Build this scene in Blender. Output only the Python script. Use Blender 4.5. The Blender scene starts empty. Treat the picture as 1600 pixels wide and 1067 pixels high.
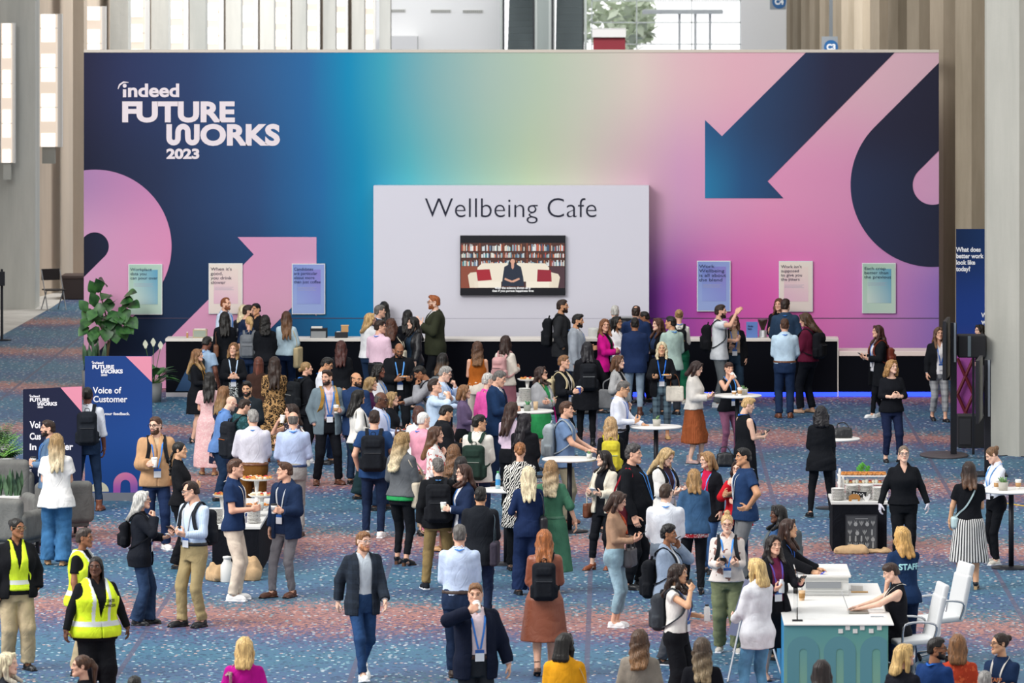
import bpy, math, random, zlib
import numpy as np
from mathutils import Matrix, Vector

for _b in (bpy.data.objects, bpy.data.meshes, bpy.data.materials, bpy.data.lights, bpy.data.cameras):
    for _o in list(_b): _b.remove(_o)
SC = bpy.context.scene; COL = SC.collection

# ------------------------------------------------------------------ camera: level 200 mm lens on a high gallery, shifted down
CAMH, FPX, VX, VY = 8.86, 8888.9, 960.0, -127.0       # height, focal length in pixels, vanishing point of the hall
cam = bpy.data.cameras.new('camera'); camo = bpy.data.objects.new('camera', cam); COL.objects.link(camo)
camo.location = (0, 0, CAMH); camo.rotation_euler = (math.pi / 2, 0, 0)
cam.sensor_width = 36; cam.lens = 200; cam.clip_start = 1; cam.clip_end = 600
cam.shift_x = -(VX - 800) / 1600; cam.shift_y = (VY - 533.5) / 1600
cam.dof.use_dof = True; cam.dof.focus_distance = 80; cam.dof.aperture_fstop = 5.6
SC.camera = camo
def dep(fy): return CAMH * FPX / (fy - VY)                        # distance of a floor point seen at row fy
def at(px, py, d): return Vector(((px - VX) * d / FPX, d, CAMH - (py - VY) * d / FPX))
def onfloor(px, fy): return at(px, fy, dep(fy))

# ------------------------------------------------------------------ daylight, rear fill, exposure
w = bpy.data.worlds.new('world'); SC.world = w; w.use_nodes = True
wn = w.node_tree; bg = wn.nodes['Background']
wt_, wx, wr = wn.nodes.new('ShaderNodeTexCoord'), wn.nodes.new('ShaderNodeSeparateXYZ'), wn.nodes.new('ShaderNodeValToRGB')   # sky: bright hazy band low down, softer above
wn.links.new(wt_.outputs['Generated'], wx.inputs[0]); wn.links.new(wx.outputs[2], wr.inputs[0]); wn.links.new(wr.outputs[0], bg.inputs[0])
wr.color_ramp.elements[0].position = .05; wr.color_ramp.elements[0].color = (1.95, 1.95, 1.97, 1); wr.color_ramp.elements[1].position = .12; wr.color_ramp.elements[1].color = (.90, .91, .915, 1)
bg.inputs[1].default_value = .82
def area(name, loc, target, sx, sy, power, col=(1, 1, 1)):
    l = bpy.data.lights.new(name, 'AREA'); l.shape = 'RECTANGLE'; l.size = sx; l.size_y = sy; l.energy = power; l.color = col
    o = bpy.data.objects.new(name, l); COL.objects.link(o); o.location = loc
    o.rotation_euler = (Vector(target) - Vector(loc)).to_track_quat('-Z', 'Y').to_euler(); return o
area('window_daylight', (-26, 58, 26), (0, 88, 0), 26, 16, 18000, (1, .985, .96))
area('rear_fill', (4, 136, 24), (-3, 184, 4), 28, 12, 19000)  # added fill with no real source, brightens the walls at the hall's back
area('skylight', (6, 84, 34), (0, 86, 0), 30, 30, 4500, (1, .99, .98))
SC.view_settings.view_transform = 'Standard'; SC.view_settings.look = 'None'; SC.view_settings.exposure = 0.0; SC.view_settings.gamma = 1; SC.view_settings.use_curve_mapping = False
SC.cycles.max_bounces = 5; SC.cycles.diffuse_bounces = 3; SC.cycles.use_denoising = True

# ------------------------------------------------------------------ colours and materials
def lin(h):
    h = h.lstrip('#'); v = [int(h[i:i + 2], 16) / 255 for i in (0, 2, 4)]
    return tuple(c / 12.92 if c <= .04045 else ((c + .055) / 1.055) ** 2.4 for c in v)
PAL = dict(black='15171c', jet='101114', navy='1b2a46', dknavy='161d30', blue='2b4a7d', denim='3a5877', dkdenim='22344e', ltdenim='7fa0b4', skyblue='b6cbe4', ltblue='c3d3e8', white='e6e6ea', cream='e2dbcf', ivory='ece4da', beige='cdb99d', khaki='a8926c', tan='c29467', camel='b5804f', brown='6e452d', dkbrown='3b2a22', leather='7a4630', rust='9b5636', orange='b2642f', olive='3a3c2c', green='4f7f66', kelly='2f9a57', teal='27474c', sage='a9bfb4', gray='8b8f95', ltgray='b9bcc1', dkgray='45484e', charcoal='2c2f36', magenta='cf1688', hotpink='e0409a', pink='e8a3b4', palepink='e6bcbf', lilac='d9c6da', lavender='c8cadd', purple='5a2850', mauve='a8627e', plum='8f4b72', red='c81f2c', burgundy='6c1c34', yellow='e8a526', hivis='d8f032', mustard='b8893a', silver='c9ccd0', slate='5c6f86', graypants='7a7b80', bluegray='8fa3b9', stone='b7a892', taupe='a08672', chambray='7d96bb', strap='3f7fd0')
def hexof(c): return PAL.get(c, c)
MATS = {}
def nodes(name):
    m = bpy.data.materials.new(name); m.use_nodes = True
    nt = m.node_tree; return m, nt, nt.nodes['Principled BSDF']
def N(nt, t, **kw):
    n = nt.nodes.new(t)
    for k, v in kw.items():
        if k.startswith('i_'):
            key = k[2:]; n.inputs[int(key) if key.isdigit() else key.replace('_', ' ')].default_value = v
        else: setattr(n, k, v)
    return n
def coords(nt, scale, kind='Object', rot=(0, 0, 0)):
    tc = N(nt, 'ShaderNodeTexCoord'); mp = N(nt, 'ShaderNodeMapping'); mp.inputs['Scale'].default_value = scale; mp.inputs['Rotation'].default_value = rot
    nt.links.new(tc.outputs[kind], mp.inputs[0]); return mp.outputs[0]
def ramp(nt, fac, stops, interp='LINEAR'):
    r = N(nt, 'ShaderNodeValToRGB'); r.color_ramp.interpolation = interp
    e = r.color_ramp.elements
    while len(e) < len(stops): e.new(.5)
    for el, (p, c) in zip(e, stops): el.position = p; el.color = tuple(c) + (1,)
    nt.links.new(fac, r.inputs[0]); return r.outputs[0]
def bump(nt, b, h, s, d=.01):
    n = N(nt, 'ShaderNodeBump'); n.inputs['Strength'].default_value = s; n.inputs['Distance'].default_value = d
    nt.links.new(h, n.inputs['Height']); nt.links.new(n.outputs[0], b.inputs['Normal'])
def plain(name, col, rough=.6, metal=0., spec=.35, emit=0., alpha=1):
    key = ('plain', name, col, rough, metal, emit)
    if key in MATS: return MATS[key]
    m, nt, b = nodes(name); c = lin(hexof(col))
    b.inputs['Base Color'].default_value = c + (1,); b.inputs['Roughness'].default_value = rough; b.inputs['Metallic'].default_value = metal
    b.inputs['Specular IOR Level'].default_value = spec
    if emit: b.inputs['Emission Color'].default_value = c + (1,); b.inputs['Emission Strength'].default_value = emit
    MATS[key] = m; return m
def mulc(c, f): return tuple(min(1, x * f) for x in c)
def cloth(spec):
    """colour or colour|pattern|colour2"""
    if spec in MATS: return MATS[spec]
    p = spec.split('|'); c = lin(hexof(p[0])); pat = p[1] if len(p) > 1 else ''; c2 = lin(hexof(p[2])) if len(p) > 2 else mulc(c, .5)
    m, nt, b = nodes('cloth_' + p[0].strip('#') + ('_' + pat if pat else ''))
    b.inputs['Roughness'].default_value = .85; b.inputs['Specular IOR Level'].default_value = .12
    b.inputs['Base Color'].default_value = c + (1,)
    L = nt.links; out = None
    if pat in ('', 'denim', 'knit', 'fleece'):
        n = N(nt, 'ShaderNodeTexNoise', i_Scale=9. if pat != 'denim' else 5., i_Detail=5.); L.new(coords(nt, (1, 1, .6)), n.inputs['Vector'])
        v = .16 if pat != 'denim' else .45
        out = ramp(nt, n.outputs[0], ((.3, mulc(c, 1 - v)), (.7, mulc(c, 1 + v))))
    elif pat == 'leather':
        b.inputs['Roughness'].default_value = .42; b.inputs['Specular IOR Level'].default_value = .5
    elif pat in ('stripe', 'pin', 'hstripe'):
        x = N(nt, 'ShaderNodeSeparateXYZ'); L.new(coords(nt, (1, 1, 1)), x.inputs[0])
        if pat == 'hstripe': src = x.outputs[2]; fq = 130
        else:
            a = N(nt, 'ShaderNodeMath', operation='ARCTAN2'); L.new(x.outputs[0], a.inputs[0]); L.new(x.outputs[1], a.inputs[1]); src = a.outputs[0]; fq = 34 if pat == 'stripe' else 70
        s = N(nt, 'ShaderNodeMath', operation='MULTIPLY', i_1=float(fq)); L.new(src, s.inputs[0])
        q = N(nt, 'ShaderNodeMath', operation='SINE'); L.new(s.outputs[0], q.inputs[0])
        out = ramp(nt, q.outputs[0], ((.0, c), (.35, c2)) if pat != 'pin' else ((.0, c), (.85, c2)))
    elif pat == 'plaid':
        x = N(nt, 'ShaderNodeSeparateXYZ'); L.new(coords(nt, (1, 1, 1)), x.inputs[0]); ss = []
        for o, fq in ((0, 62.), (2, 55.)):
            s = N(nt, 'ShaderNodeMath', operation='MULTIPLY', i_1=fq); L.new(x.outputs[o], s.inputs[0])
            q = N(nt, 'ShaderNodeMath', operation='SINE'); L.new(s.outputs[0], q.inputs[0])
            g = N(nt, 'ShaderNodeMath', operation='GREATER_THAN', i_1=.45); L.new(q.outputs[0], g.inputs[0]); ss.append(g)
        a = N(nt, 'ShaderNodeMath', operation='ADD'); L.new(ss[0].outputs[0], a.inputs[0]); L.new(ss[1].outputs[0], a.inputs[1])
        h = N(nt, 'ShaderNodeMath', operation='MULTIPLY', i_1=.5); L.new(a.outputs[0], h.inputs[0])
        out = ramp(nt, h.outputs[0], ((0., c), (1., c2)))
    elif pat == 'leopard':
        v = N(nt, 'ShaderNodeTexVoronoi', i_Scale=26.); L.new(coords(nt, (1, 1, .8)), v.inputs['Vector'])
        out = ramp(nt, v.outputs['Distance'], ((.0, mulc(c, .6)), (.30, c2), (.55, c)), 'CONSTANT')
    elif pat == 'zebra':
        n = N(nt, 'ShaderNodeTexWave', i_Scale=11., i_Distortion=9., i_Detail=1.5); n.inputs['Detail Scale'].default_value = 1.2; L.new(coords(nt, (1, 1, 1), rot=(.3, .5, .2)), n.inputs['Vector'])
        out = ramp(nt, n.outputs[1], ((0., c), (.5, c2)), 'CONSTANT')
    elif pat in ('floral', 'floral2', 'print', 'scroll'):
        sc = {'floral': 16., 'floral2': 9., 'print': 30., 'scroll': 24.}[pat]
        v = N(nt, 'ShaderNodeTexVoronoi', i_Scale=sc); v.inputs['Randomness'].default_value = 1
        n = N(nt, 'ShaderNodeTexNoise', i_Scale=sc * 1.3, i_Detail=2.); co = coords(nt, (1, 1, 1)); L.new(co, n.inputs['Vector'])
        mx = N(nt, 'ShaderNodeMixRGB', i_0=.12); L.new(co, mx.inputs[1]); L.new(n.outputs[1], mx.inputs[2]); L.new(mx.outputs[0], v.inputs['Vector'])
        th = .36 if pat in ('floral', 'floral2') else .45
        out = ramp(nt, v.outputs['Distance'], ((0., c2), (th, c)), 'CONSTANT')
    if out is not None: L.new(out, b.inputs['Base Color'])
    nb = N(nt, 'ShaderNodeTexNoise', i_Scale=5.5 if pat not in ('fleece', 'knit') else 60., i_Detail=3., i_Distortion=1.6); L.new(coords(nt, (1, 1, .7)), nb.inputs['Vector'])
    sb = N(nt, 'ShaderNodeMath', operation='SUBTRACT', i_1=.5); L.new(nb.outputs[0], sb.inputs[0]); ab = N(nt, 'ShaderNodeMath', operation='ABSOLUTE'); L.new(sb.outputs[0], ab.inputs[0])
    pw = N(nt, 'ShaderNodeMath', operation='POWER', i_1=.6); L.new(ab.outputs[0], pw.inputs[0])
    bump(nt, b, pw.outputs[0], .42, .02 if pat != 'leather' else .016)
    MATS[spec] = m; return m
SKIN = dict(l=('e0b096', 'c4826f'), p=('e8bfa8', 'cc877a'), t=('c99672', 'a8695a'), o=('d8a884', 'ba7868'), b=('99694b', '83524a'), d=('75493a', '663c36'), k=('5f3d2d', '54322a'))
def skin(k):
    if ('skin', k) in MATS: return MATS['skin', k]
    m, nt, b = nodes('skin'); c = lin(SKIN[k][0])
    n = N(nt, 'ShaderNodeTexNoise', i_Scale=14., i_Detail=3.); nt.links.new(coords(nt, (1, 1, 1)), n.inputs['Vector'])
    nt.links.new(ramp(nt, n.outputs[0], ((.3, (c[0] * .93, c[1] * .86, c[2] * .84)), (.7, mulc(c, 1.06)))), b.inputs['Base Color'])
    b.inputs['Roughness'].default_value = .5; b.inputs['Specular IOR Level'].default_value = .35
    b.inputs['Subsurface Weight'].default_value = .0
    MATS['skin', k] = m; return m
HAIRC = dict(black='14110f', dkbrown='2c1d16', brown='4a3022', ltbrown='7a5638', auburn='7c4526', red='96532a', blond='b99766', dkblond='8f734c', plat='d3c2a0', gray='8d8a86', silver='b9b6b0', white='dedcd8', saltpep='5e5a57', wine='43201c', ombre='3a261c')
def hairmat(k):
    if ('hair', k) in MATS: return MATS['hair', k]
    a = k.split('>'); c = lin(HAIRC.get(a[0], a[0])); c2 = lin(HAIRC.get(a[1], a[1])) if len(a) > 1 else None
    m, nt, b = nodes('hair_' + a[0]); L = nt.links
    n = N(nt, 'ShaderNodeTexNoise', i_Scale=1., i_Detail=4.); L.new(coords(nt, (70, 70, 7)), n.inputs['Vector'])
    out = ramp(nt, n.outputs[0], ((.32, mulc(c, .5)), (.5, c), (.72, mulc(c, 1.8))))
    if c2:
        n2 = N(nt, 'ShaderNodeTexNoise', i_Scale=1., i_Detail=3.); L.new(coords(nt, (60, 60, 5)), n2.inputs['Vector'])
        o2 = ramp(nt, n2.outputs[0], ((.35, mulc(c2, .6)), (.6, mulc(c2, 1.2))))
        x = N(nt, 'ShaderNodeSeparateXYZ'); L.new(coords(nt, (1, 1, 1)), x.inputs[0])
        mr = N(nt, 'ShaderNodeMapRange', i_1=1.62, i_2=1.35); L.new(x.outputs[2], mr.inputs[0])
        mx = N(nt, 'ShaderNodeMixRGB'); L.new(mr.outputs[0], mx.inputs[0]); L.new(out, mx.inputs[1]); L.new(o2, mx.inputs[2]); out = mx.outputs[0]
    L.new(out, b.inputs['Base Color'])
    b.inputs['Roughness'].default_value = .42; b.inputs['Specular IOR Level'].default_value = .35
    bump(nt, b, n.outputs[0], .9, .008)
    MATS['hair', k] = m; return m

# ------------------------------------------------------------------ objects, labels
def put(o): COL.objects.link(o); return o
def tag(o, label=None, cat=None, group=None, kind=None):
    if label: o['label'] = label
    if cat: o['category'] = cat
    if group: o['group'] = group
    if kind: o['kind'] = kind
    return o
def empty(name, label, cat, M=None, group=None):
    o = bpy.data.objects.new(name, None); put(o); o.empty_display_size = .1
    if M is not None: o.matrix_world = M
    return tag(o, label, cat, group)
def part(name, me, parent=None):
    me.name = name; o = bpy.data.objects.new(name, me); put(o)
    if parent is not None: o.parent = parent
    return o
def dup(root, loc=None, label=None, group=None, M=None):
    c = root.copy(); put(c)
    if loc is not None: c.location = loc
    if M is not None: c.matrix_world = M
    if label: c['label'] = label
    if group: c['group'] = group
    for ch in root.children:
        k = ch.copy(); put(k); k.parent = c
        for g in ch.children:
            q = g.copy(); put(q); q.parent = k
    return c
# ------------------------------------------------------------------ signed-distance modelling kit
class Grid:
    def __init__(s, lo, hi, h):
        s.h = h; s.lo = np.array(lo, float)
        n = np.ceil((np.array(hi, float) - s.lo) / h).astype(int) + 2
        s.ax = [s.lo[i] + h * np.arange(n[i]) for i in range(3)]
        s.F = np.full(tuple(n), 1.0)
    def blk(s, lo, hi):
        sl = []
        for i in range(3):
            a = max(0, int((lo[i] - s.lo[i]) / s.h) - 1); b = min(len(s.ax[i]), int((hi[i] - s.lo[i]) / s.h) + 3)
            if b <= a: return None, None
            sl.append(slice(a, b))
        sl = tuple(sl)
        return sl, (s.ax[0][sl[0]][:, None, None], s.ax[1][sl[1]][None, :, None], s.ax[2][sl[2]][None, None, :])
    def add(s, fn, lo, hi, k=.02):
        pad = max(k, .02)
        sl, c = s.blk([l - pad for l in lo], [u + pad for u in hi])
        if sl is None: return
        d = fn(*c); f = s.F[sl]
        if k > 0:
            q = np.maximum(k - np.abs(f - d), 0) / k
            s.F[sl] = np.minimum(f, d) - q * q * k * .25
        else: s.F[sl] = np.minimum(f, d)
    def sub(s, fn, lo=None, hi=None, k=.006):
        if lo is None: lo, hi = s.lo, s.lo + 9
        sl, c = s.blk(lo, hi)
        if sl is None: return
        d = -fn(*c); f = s.F[sl]
        q = np.maximum(k - np.abs(f - d), 0) / k
        s.F[sl] = np.maximum(f, d) + q * q * k * .25
    def all(s): return s.ax[0][:, None, None], s.ax[1][None, :, None], s.ax[2][None, None, :]
    def cone(s, a, b, r1, r2, k=.02, flat=False):
        a = np.array(a, float); b = np.array(b, float); r = max(r1, r2)
        s.add(f_cone(a, b, r1, r2, flat), np.minimum(a, b) - r, np.maximum(a, b) + r, k)
    def ell(s, c, r, k=.02):
        c = np.array(c, float); r = np.array(r, float)
        s.add(f_ell(c, r), c - r, c + r, k)
    def box(s, c, r, rd, k=.01):
        c = np.array(c, float); r = np.array(r, float)
        s.add(f_box(c, r, rd), c - r, c + r, k)
    def mesh(s):
        return surfnet(s.F, s.lo, s.h)

def f_cone(a, b, r1, r2, flat=False):
    ba = b - a; L2 = float(ba @ ba) + 1e-9
    def fn(X, Y, Z):
        px, py, pz = X - a[0], Y - a[1], Z - a[2]
        tt = (px * ba[0] + py * ba[1] + pz * ba[2]) / L2
        t = np.clip(tt, 0, 1)
        d = np.sqrt((px - t * ba[0]) ** 2 + (py - t * ba[1]) ** 2 + (pz - t * ba[2]) ** 2) - (r1 + (r2 - r1) * t)
        if flat: d = np.maximum(d, (tt - 1) * math.sqrt(L2))
        return d
    return fn
def f_ell(c, r):
    def fn(X, Y, Z):
        x, y, z = X - c[0], Y - c[1], Z - c[2]
        k0 = np.sqrt((x / r[0]) ** 2 + (y / r[1]) ** 2 + (z / r[2]) ** 2) + 1e-6
        k1 = np.sqrt((x / r[0] ** 2) ** 2 + (y / r[1] ** 2) ** 2 + (z / r[2] ** 2) ** 2) + 1e-6
        return k0 * (k0 - 1) / k1
    return fn
def f_box(c, r, rd):
    def fn(X, Y, Z):
        qx, qy, qz = np.abs(X - c[0]) - r[0] + rd, np.abs(Y - c[1]) - r[1] + rd, np.abs(Z - c[2]) - r[2] + rd
        return np.sqrt(np.maximum(qx, 0) ** 2 + np.maximum(qy, 0) ** 2 + np.maximum(qz, 0) ** 2) + np.minimum(np.maximum(qx, np.maximum(qy, qz)), 0) - rd
    return fn

_CORN = [(i, j, k) for i in (0, 1) for j in (0, 1) for k in (0, 1)]
_EDG = [(a, b) for a in range(8) for b in range(a + 1, 8) if sum(x != y for x, y in zip(_CORN[a], _CORN[b])) == 1]
def surfnet(F, lo, h):
    S = F < 0
    S[0] = S[-1] = False; S[:, 0] = S[:, -1] = False; S[:, :, 0] = S[:, :, -1] = False
    F = np.where(S, np.minimum(F, -1e-5), np.maximum(F, 1e-5))
    n = F.shape
    c = np.zeros((n[0] - 1, n[1] - 1, n[2] - 1), np.uint8)
    for i, j, k in _CORN: c += S[i:n[0] - 1 + i, j:n[1] - 1 + j, k:n[2] - 1 + k]
    act = (c > 0) & (c < 8)
    ii = np.argwhere(act)
    idx = np.full(c.shape, -1, np.int64); idx[act] = np.arange(len(ii))
    val = [F[ii[:, 0] + o[0], ii[:, 1] + o[1], ii[:, 2] + o[2]] for o in _CORN]
    acc = np.zeros((len(ii), 3)); cnt = np.zeros(len(ii))
    for a, b in _EDG:
        m = (val[a] < 0) != (val[b] < 0)
        t = np.where(m, val[a] / np.where(m, val[a] - val[b], 1), 0)
        oa = np.array(_CORN[a], float); ob = np.array(_CORN[b], float)
        acc += np.where(m[:, None], oa + t[:, None] * (ob - oa), 0); cnt += m
    V = (ii + acc / np.maximum(cnt, 1)[:, None]) * h + lo
    Q = []
    for ax in range(3):
        u, v = (ax + 1) % 3, (ax + 2) % 3
        sl0 = [slice(None)] * 3; sl1 = [slice(None)] * 3
        sl0[ax] = slice(0, -1); sl1[ax] = slice(1, None)
        A = S[tuple(sl0)]; B = S[tuple(sl1)]
        e = np.argwhere(A != B)
        e = e[(e[:, u] > 0) & (e[:, v] > 0)]
        if not len(e): continue
        ina = A[e[:, 0], e[:, 1], e[:, 2]]
        q = []
        for du, dv in ((-1, -1), (0, -1), (0, 0), (-1, 0)):
            w = e.copy(); w[:, u] += du; w[:, v] += dv
            q.append(idx[w[:, 0], w[:, 1], w[:, 2]])
        q = np.stack(q, 1)
        q[~ina] = q[~ina][:, ::-1]
        Q.append(q)
    return V, np.concatenate(Q) if Q else np.zeros((0, 4), np.int64)

def raw_mesh(V, Q, mats, mi=None, smooth=True, name='part'):
    me = bpy.data.meshes.new(name)
    V = np.asarray(V, np.float32); Q = np.asarray(Q, np.int32)
    me.vertices.add(len(V)); me.vertices.foreach_set('co', V.ravel())
    me.loops.add(Q.size); me.loops.foreach_set('vertex_index', Q.ravel())
    me.polygons.add(len(Q)); me.polygons.foreach_set('loop_start', np.arange(0, Q.size, Q.shape[1], dtype=np.int32))
    for m in (mats if isinstance(mats, (list, tuple)) else [mats]): me.materials.append(m)
    if mi is not None: me.polygons.foreach_set('material_index', np.asarray(mi, np.int32))
    me.polygons.foreach_set('use_smooth', np.full(len(Q), smooth))
    me.update(calc_edges=True)
    return me
def joinarr(parts):
    Vs, Qs, Ms, n = [], [], [], 0
    for V, Q, M in parts:
        Vs.append(V); Qs.append(np.asarray(Q) + n); Ms.append(np.asarray(M) if np.ndim(M) else np.full(len(Q), M)); n += len(V)
    return np.concatenate(Vs), np.concatenate(Qs), np.concatenate(Ms)
def folds(G, amp, fr, seed, zs=1.0):
    r = np.random.RandomState(seed)
    X, Y, Z = G.all(); n = 0
    w = .35 * np.sin(7 * X + 5 * Z + r.rand() * 6) + .35 * np.sin(6 * Y - 8 * Z + r.rand() * 6)
    for i in range(4):
        v = r.randn(3); v /= np.linalg.norm(v); v[2] *= zs; f = fr * (.6 + .5 * i)
        n = n + np.sin(f * (v[0] * X + v[1] * Y + v[2] * Z) + 3 * w + r.rand() * 6) / (1 + .5 * i)
    G.F += amp * (.35 * n + .8 * (.45 - np.minimum(np.abs(n), 1.2)))

def sweep(pts, w, t, wd=(1, 0, 0), n=0):
    """flat ribbon along pts; w wide along wd, t thick"""
    P = np.array(pts, float)
    if n:
        k = len(P); T = np.linspace(0, k - 1, n); out = []
        for s in T:
            i = min(int(s), k - 2); f = s - i
            p0, p1, p2, p3 = P[max(i - 1, 0)], P[i], P[i + 1], P[min(i + 2, k - 1)]
            out.append(.5 * ((2 * p1) + (p2 - p0) * f + (2 * p0 - 5 * p1 + 4 * p2 - p3) * f * f + (3 * p1 - p0 - 3 * p2 + p3) * f ** 3))
        P = np.array(out)
    T = np.gradient(P, axis=0); T /= np.linalg.norm(T, axis=1)[:, None] + 1e-9
    W = np.array(wd, float)[None, :] - T * (T @ np.array(wd, float))[:, None]
    W /= np.linalg.norm(W, axis=1)[:, None] + 1e-9
    N = np.cross(T, W)
    V = np.stack([P + W * w / 2 + N * t / 2, P - W * w / 2 + N * t / 2, P - W * w / 2 - N * t / 2, P + W * w / 2 - N * t / 2], 1).reshape(-1, 3)
    Q = []
    m = len(P)
    for i in range(m - 1):
        for j in range(4): Q.append((i * 4 + j, i * 4 + (j + 1) % 4, i * 4 + 4 + (j + 1) % 4, i * 4 + 4 + j))
    Q.append((3, 2, 1, 0)); e = (m - 1) * 4; Q.append((e, e + 1, e + 2, e + 3))
    return V, np.array(Q)
def tube(pts, r, seg=8, n=0):
    P = np.array(pts, float)
    if n:
        s = sweep(pts, 1, 1, (.3, .5, .81), n)[0].reshape(-1, 4, 3); P = s.mean(1)
    T = np.gradient(P, axis=0); T /= np.linalg.norm(T, axis=1)[:, None] + 1e-9
    a = np.array((.31, .52, .79)); U = np.cross(T, a); U /= np.linalg.norm(U, axis=1)[:, None] + 1e-9; W = np.cross(T, U)
    an = np.arange(seg) * 2 * math.pi / seg
    R = np.broadcast_to(np.asarray(r, float), (len(P),))
    V = (P[:, None] + R[:, None, None] * (U[:, None] * np.cos(an)[None, :, None] + W[:, None] * np.sin(an)[None, :, None])).reshape(-1, 3)
    Q = [(i * seg + j, i * seg + (j + 1) % seg, (i + 1) * seg + (j + 1) % seg, (i + 1) * seg + j) for i in range(len(P) - 1) for j in range(seg)]
    return V, np.array(Q)

# ------------------------------------------------------------------ head, hand, shoe and hair masters
_C = {}
def head_tpl(sex):
    if ('head', sex) in _C: return _C['head', sex]
    m = sex == 'm'
    G = Grid((-.11, -.15, -.2), (.11, .13, .14), .0052)
    G.ell((0, .012, .028), (.074, .094, .086), 0)
    G.ell((0, -.03, -.025), (.060 if m else .057, .062, .088), .03)
    for s in (-1, 1):
        G.cone((s * .05, .0, -.055), (s * .014, -.072, -.104 if m else -.1), .028 if m else .024, .02, .03)
        G.ell((s * .042, -.06, -.02), (.018, .015, .018), .02)
        G.cone((s * .048, -.073, .024), (s * .012, -.087, .022), .011, .012 if m else .009, .015)
        G.ell((s * .0135, -.1, -.03), (.009, .011, .008), .008)
        G.sub(f_ell(np.array((s * .031, -.1, .003)), np.array((.017, .02, .012))), (-.06, -.13, -.02), (.06, -.07, .03), .01)
        G.ell((s * .078, .012, -.004), (.009, .019, .031), .008)
        G.sub(f_ell(np.array((s * .088, .008, 0)), np.array((.008, .01, .018))), (-.1, -.02, -.03), (.1, .03, .03), .005)
    G.ell((0, -.075, -.098), (.02, .02, .02), .02)
    G.cone((0, -.09, .012), (0, -.108, -.023), .0065, .010, .012)
    G.ell((0, -.09, -.057), (.023, .011, .0065), .006); G.ell((0, -.089, -.069), (.02, .011, .0075), .005)
    G.cone((0, .02, -.07), (0, .036, -.17), .056 if m else .047, .06 if m else .05, .03)
    V, Q = G.mesh()
    c = V[Q].mean(1); x, y, z = np.abs(c[:, 0]), c[:, 1], c[:, 2]
    mi = np.zeros(len(Q), int)
    mi[(y < .0) & (z < -.03) & (z > -.14) & (x < .07) & ~((z > -.046) & (x < .02)) & (y < .02 + .5 * (z + .06)) & ((z < -.062 + .25 * np.maximum(x - .02, 0)) | (x > .055) | ((z > -.058) & (z < -.044) & (x < .034)))] = 3
    mi[(x < .022) & (z < -.053) & (z > -.074) & (y < -.088)] = 1
    mi[(x > .012) & (x < .053) & (z > .019 + .1 * (x - .012)) & (z < .031 - .1 * np.maximum(x - .035, 0) + .05 * x) & (y < -.06)] = 2
    E = []
    for s in (-1, 1):
        g = Grid((s * .031 - .02, -.11, -.02), (s * .031 + .02, -.06, .028), .0035)
        g.ell((s * .031, -.0795, .002), (.0145, .0125, .0066), 0)
        v, q = g.mesh(); cc = v[q].mean(1)
        E.append((v, q, np.where((np.hypot(cc[:, 0] - s * .031, cc[:, 2] - .003) < .0072), 5, 4)))
    r = joinarr([(V, Q, mi)] + E); _C['head', sex] = r
    return r
def hand_tpl(kind):
    if ('hand', kind) in _C: return _C['hand', kind]
    cu = {'relax': (18, 26, 18), 'grip': (38, 42, 30), 'flat': (6, 8, 5), 'fist': (62, 70, 40), 'hold': (45, 30, 18)}[kind]
    G = Grid((-.05, -.075, -.095), (.21, .1, .045), .0045)
    G.cone((-.04, 0, 0), (.01, 0, 0), .026, .026, .01)
    G.box((.048, 0, 0), (.046, .042, .0155), .014, .02)
    G.ell((.03, .028, -.006), (.03, .018, .016), .012)
    for y, L, r in ((.031, .074, .0098), (.0105, .082, .0102), (-.0105, .075, .0098), (-.03, .058, .0086)):
        p = np.array((.084, y, 0.)); a = 0
        for c, f, q in zip(cu, (.46, .3, .24), (1, .92, .82)):
            a += math.radians(c); e = p + L * f * np.array((math.cos(a), y * .12, -math.sin(a)))
            G.cone(p, e, r * q, r * q * .92, .003); p = e
    td = {'relax': ((.6, .62, -.4), (.85, .2, -.45)), 'grip': ((.5, .5, -.75), (.75, -.1, -.66)), 'flat': ((.6, .75, -.1), (.85, .45, -.1)), 'fist': ((.5, .35, -.8), (.5, -.6, -.5)), 'hold': ((.5, .5, -.75), (.8, .1, -.6))}[kind]
    p = np.array((.018, .034, -.004))
    for d, L, r in zip(td, (.05, .04), (.0125, .0105)):
        d = np.array(d); e = p + L * d / np.linalg.norm(d); G.cone(p, e, r, r * .9, .006); p = e
    _C['hand', kind] = G.mesh()
    return _C['hand', kind]
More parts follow.
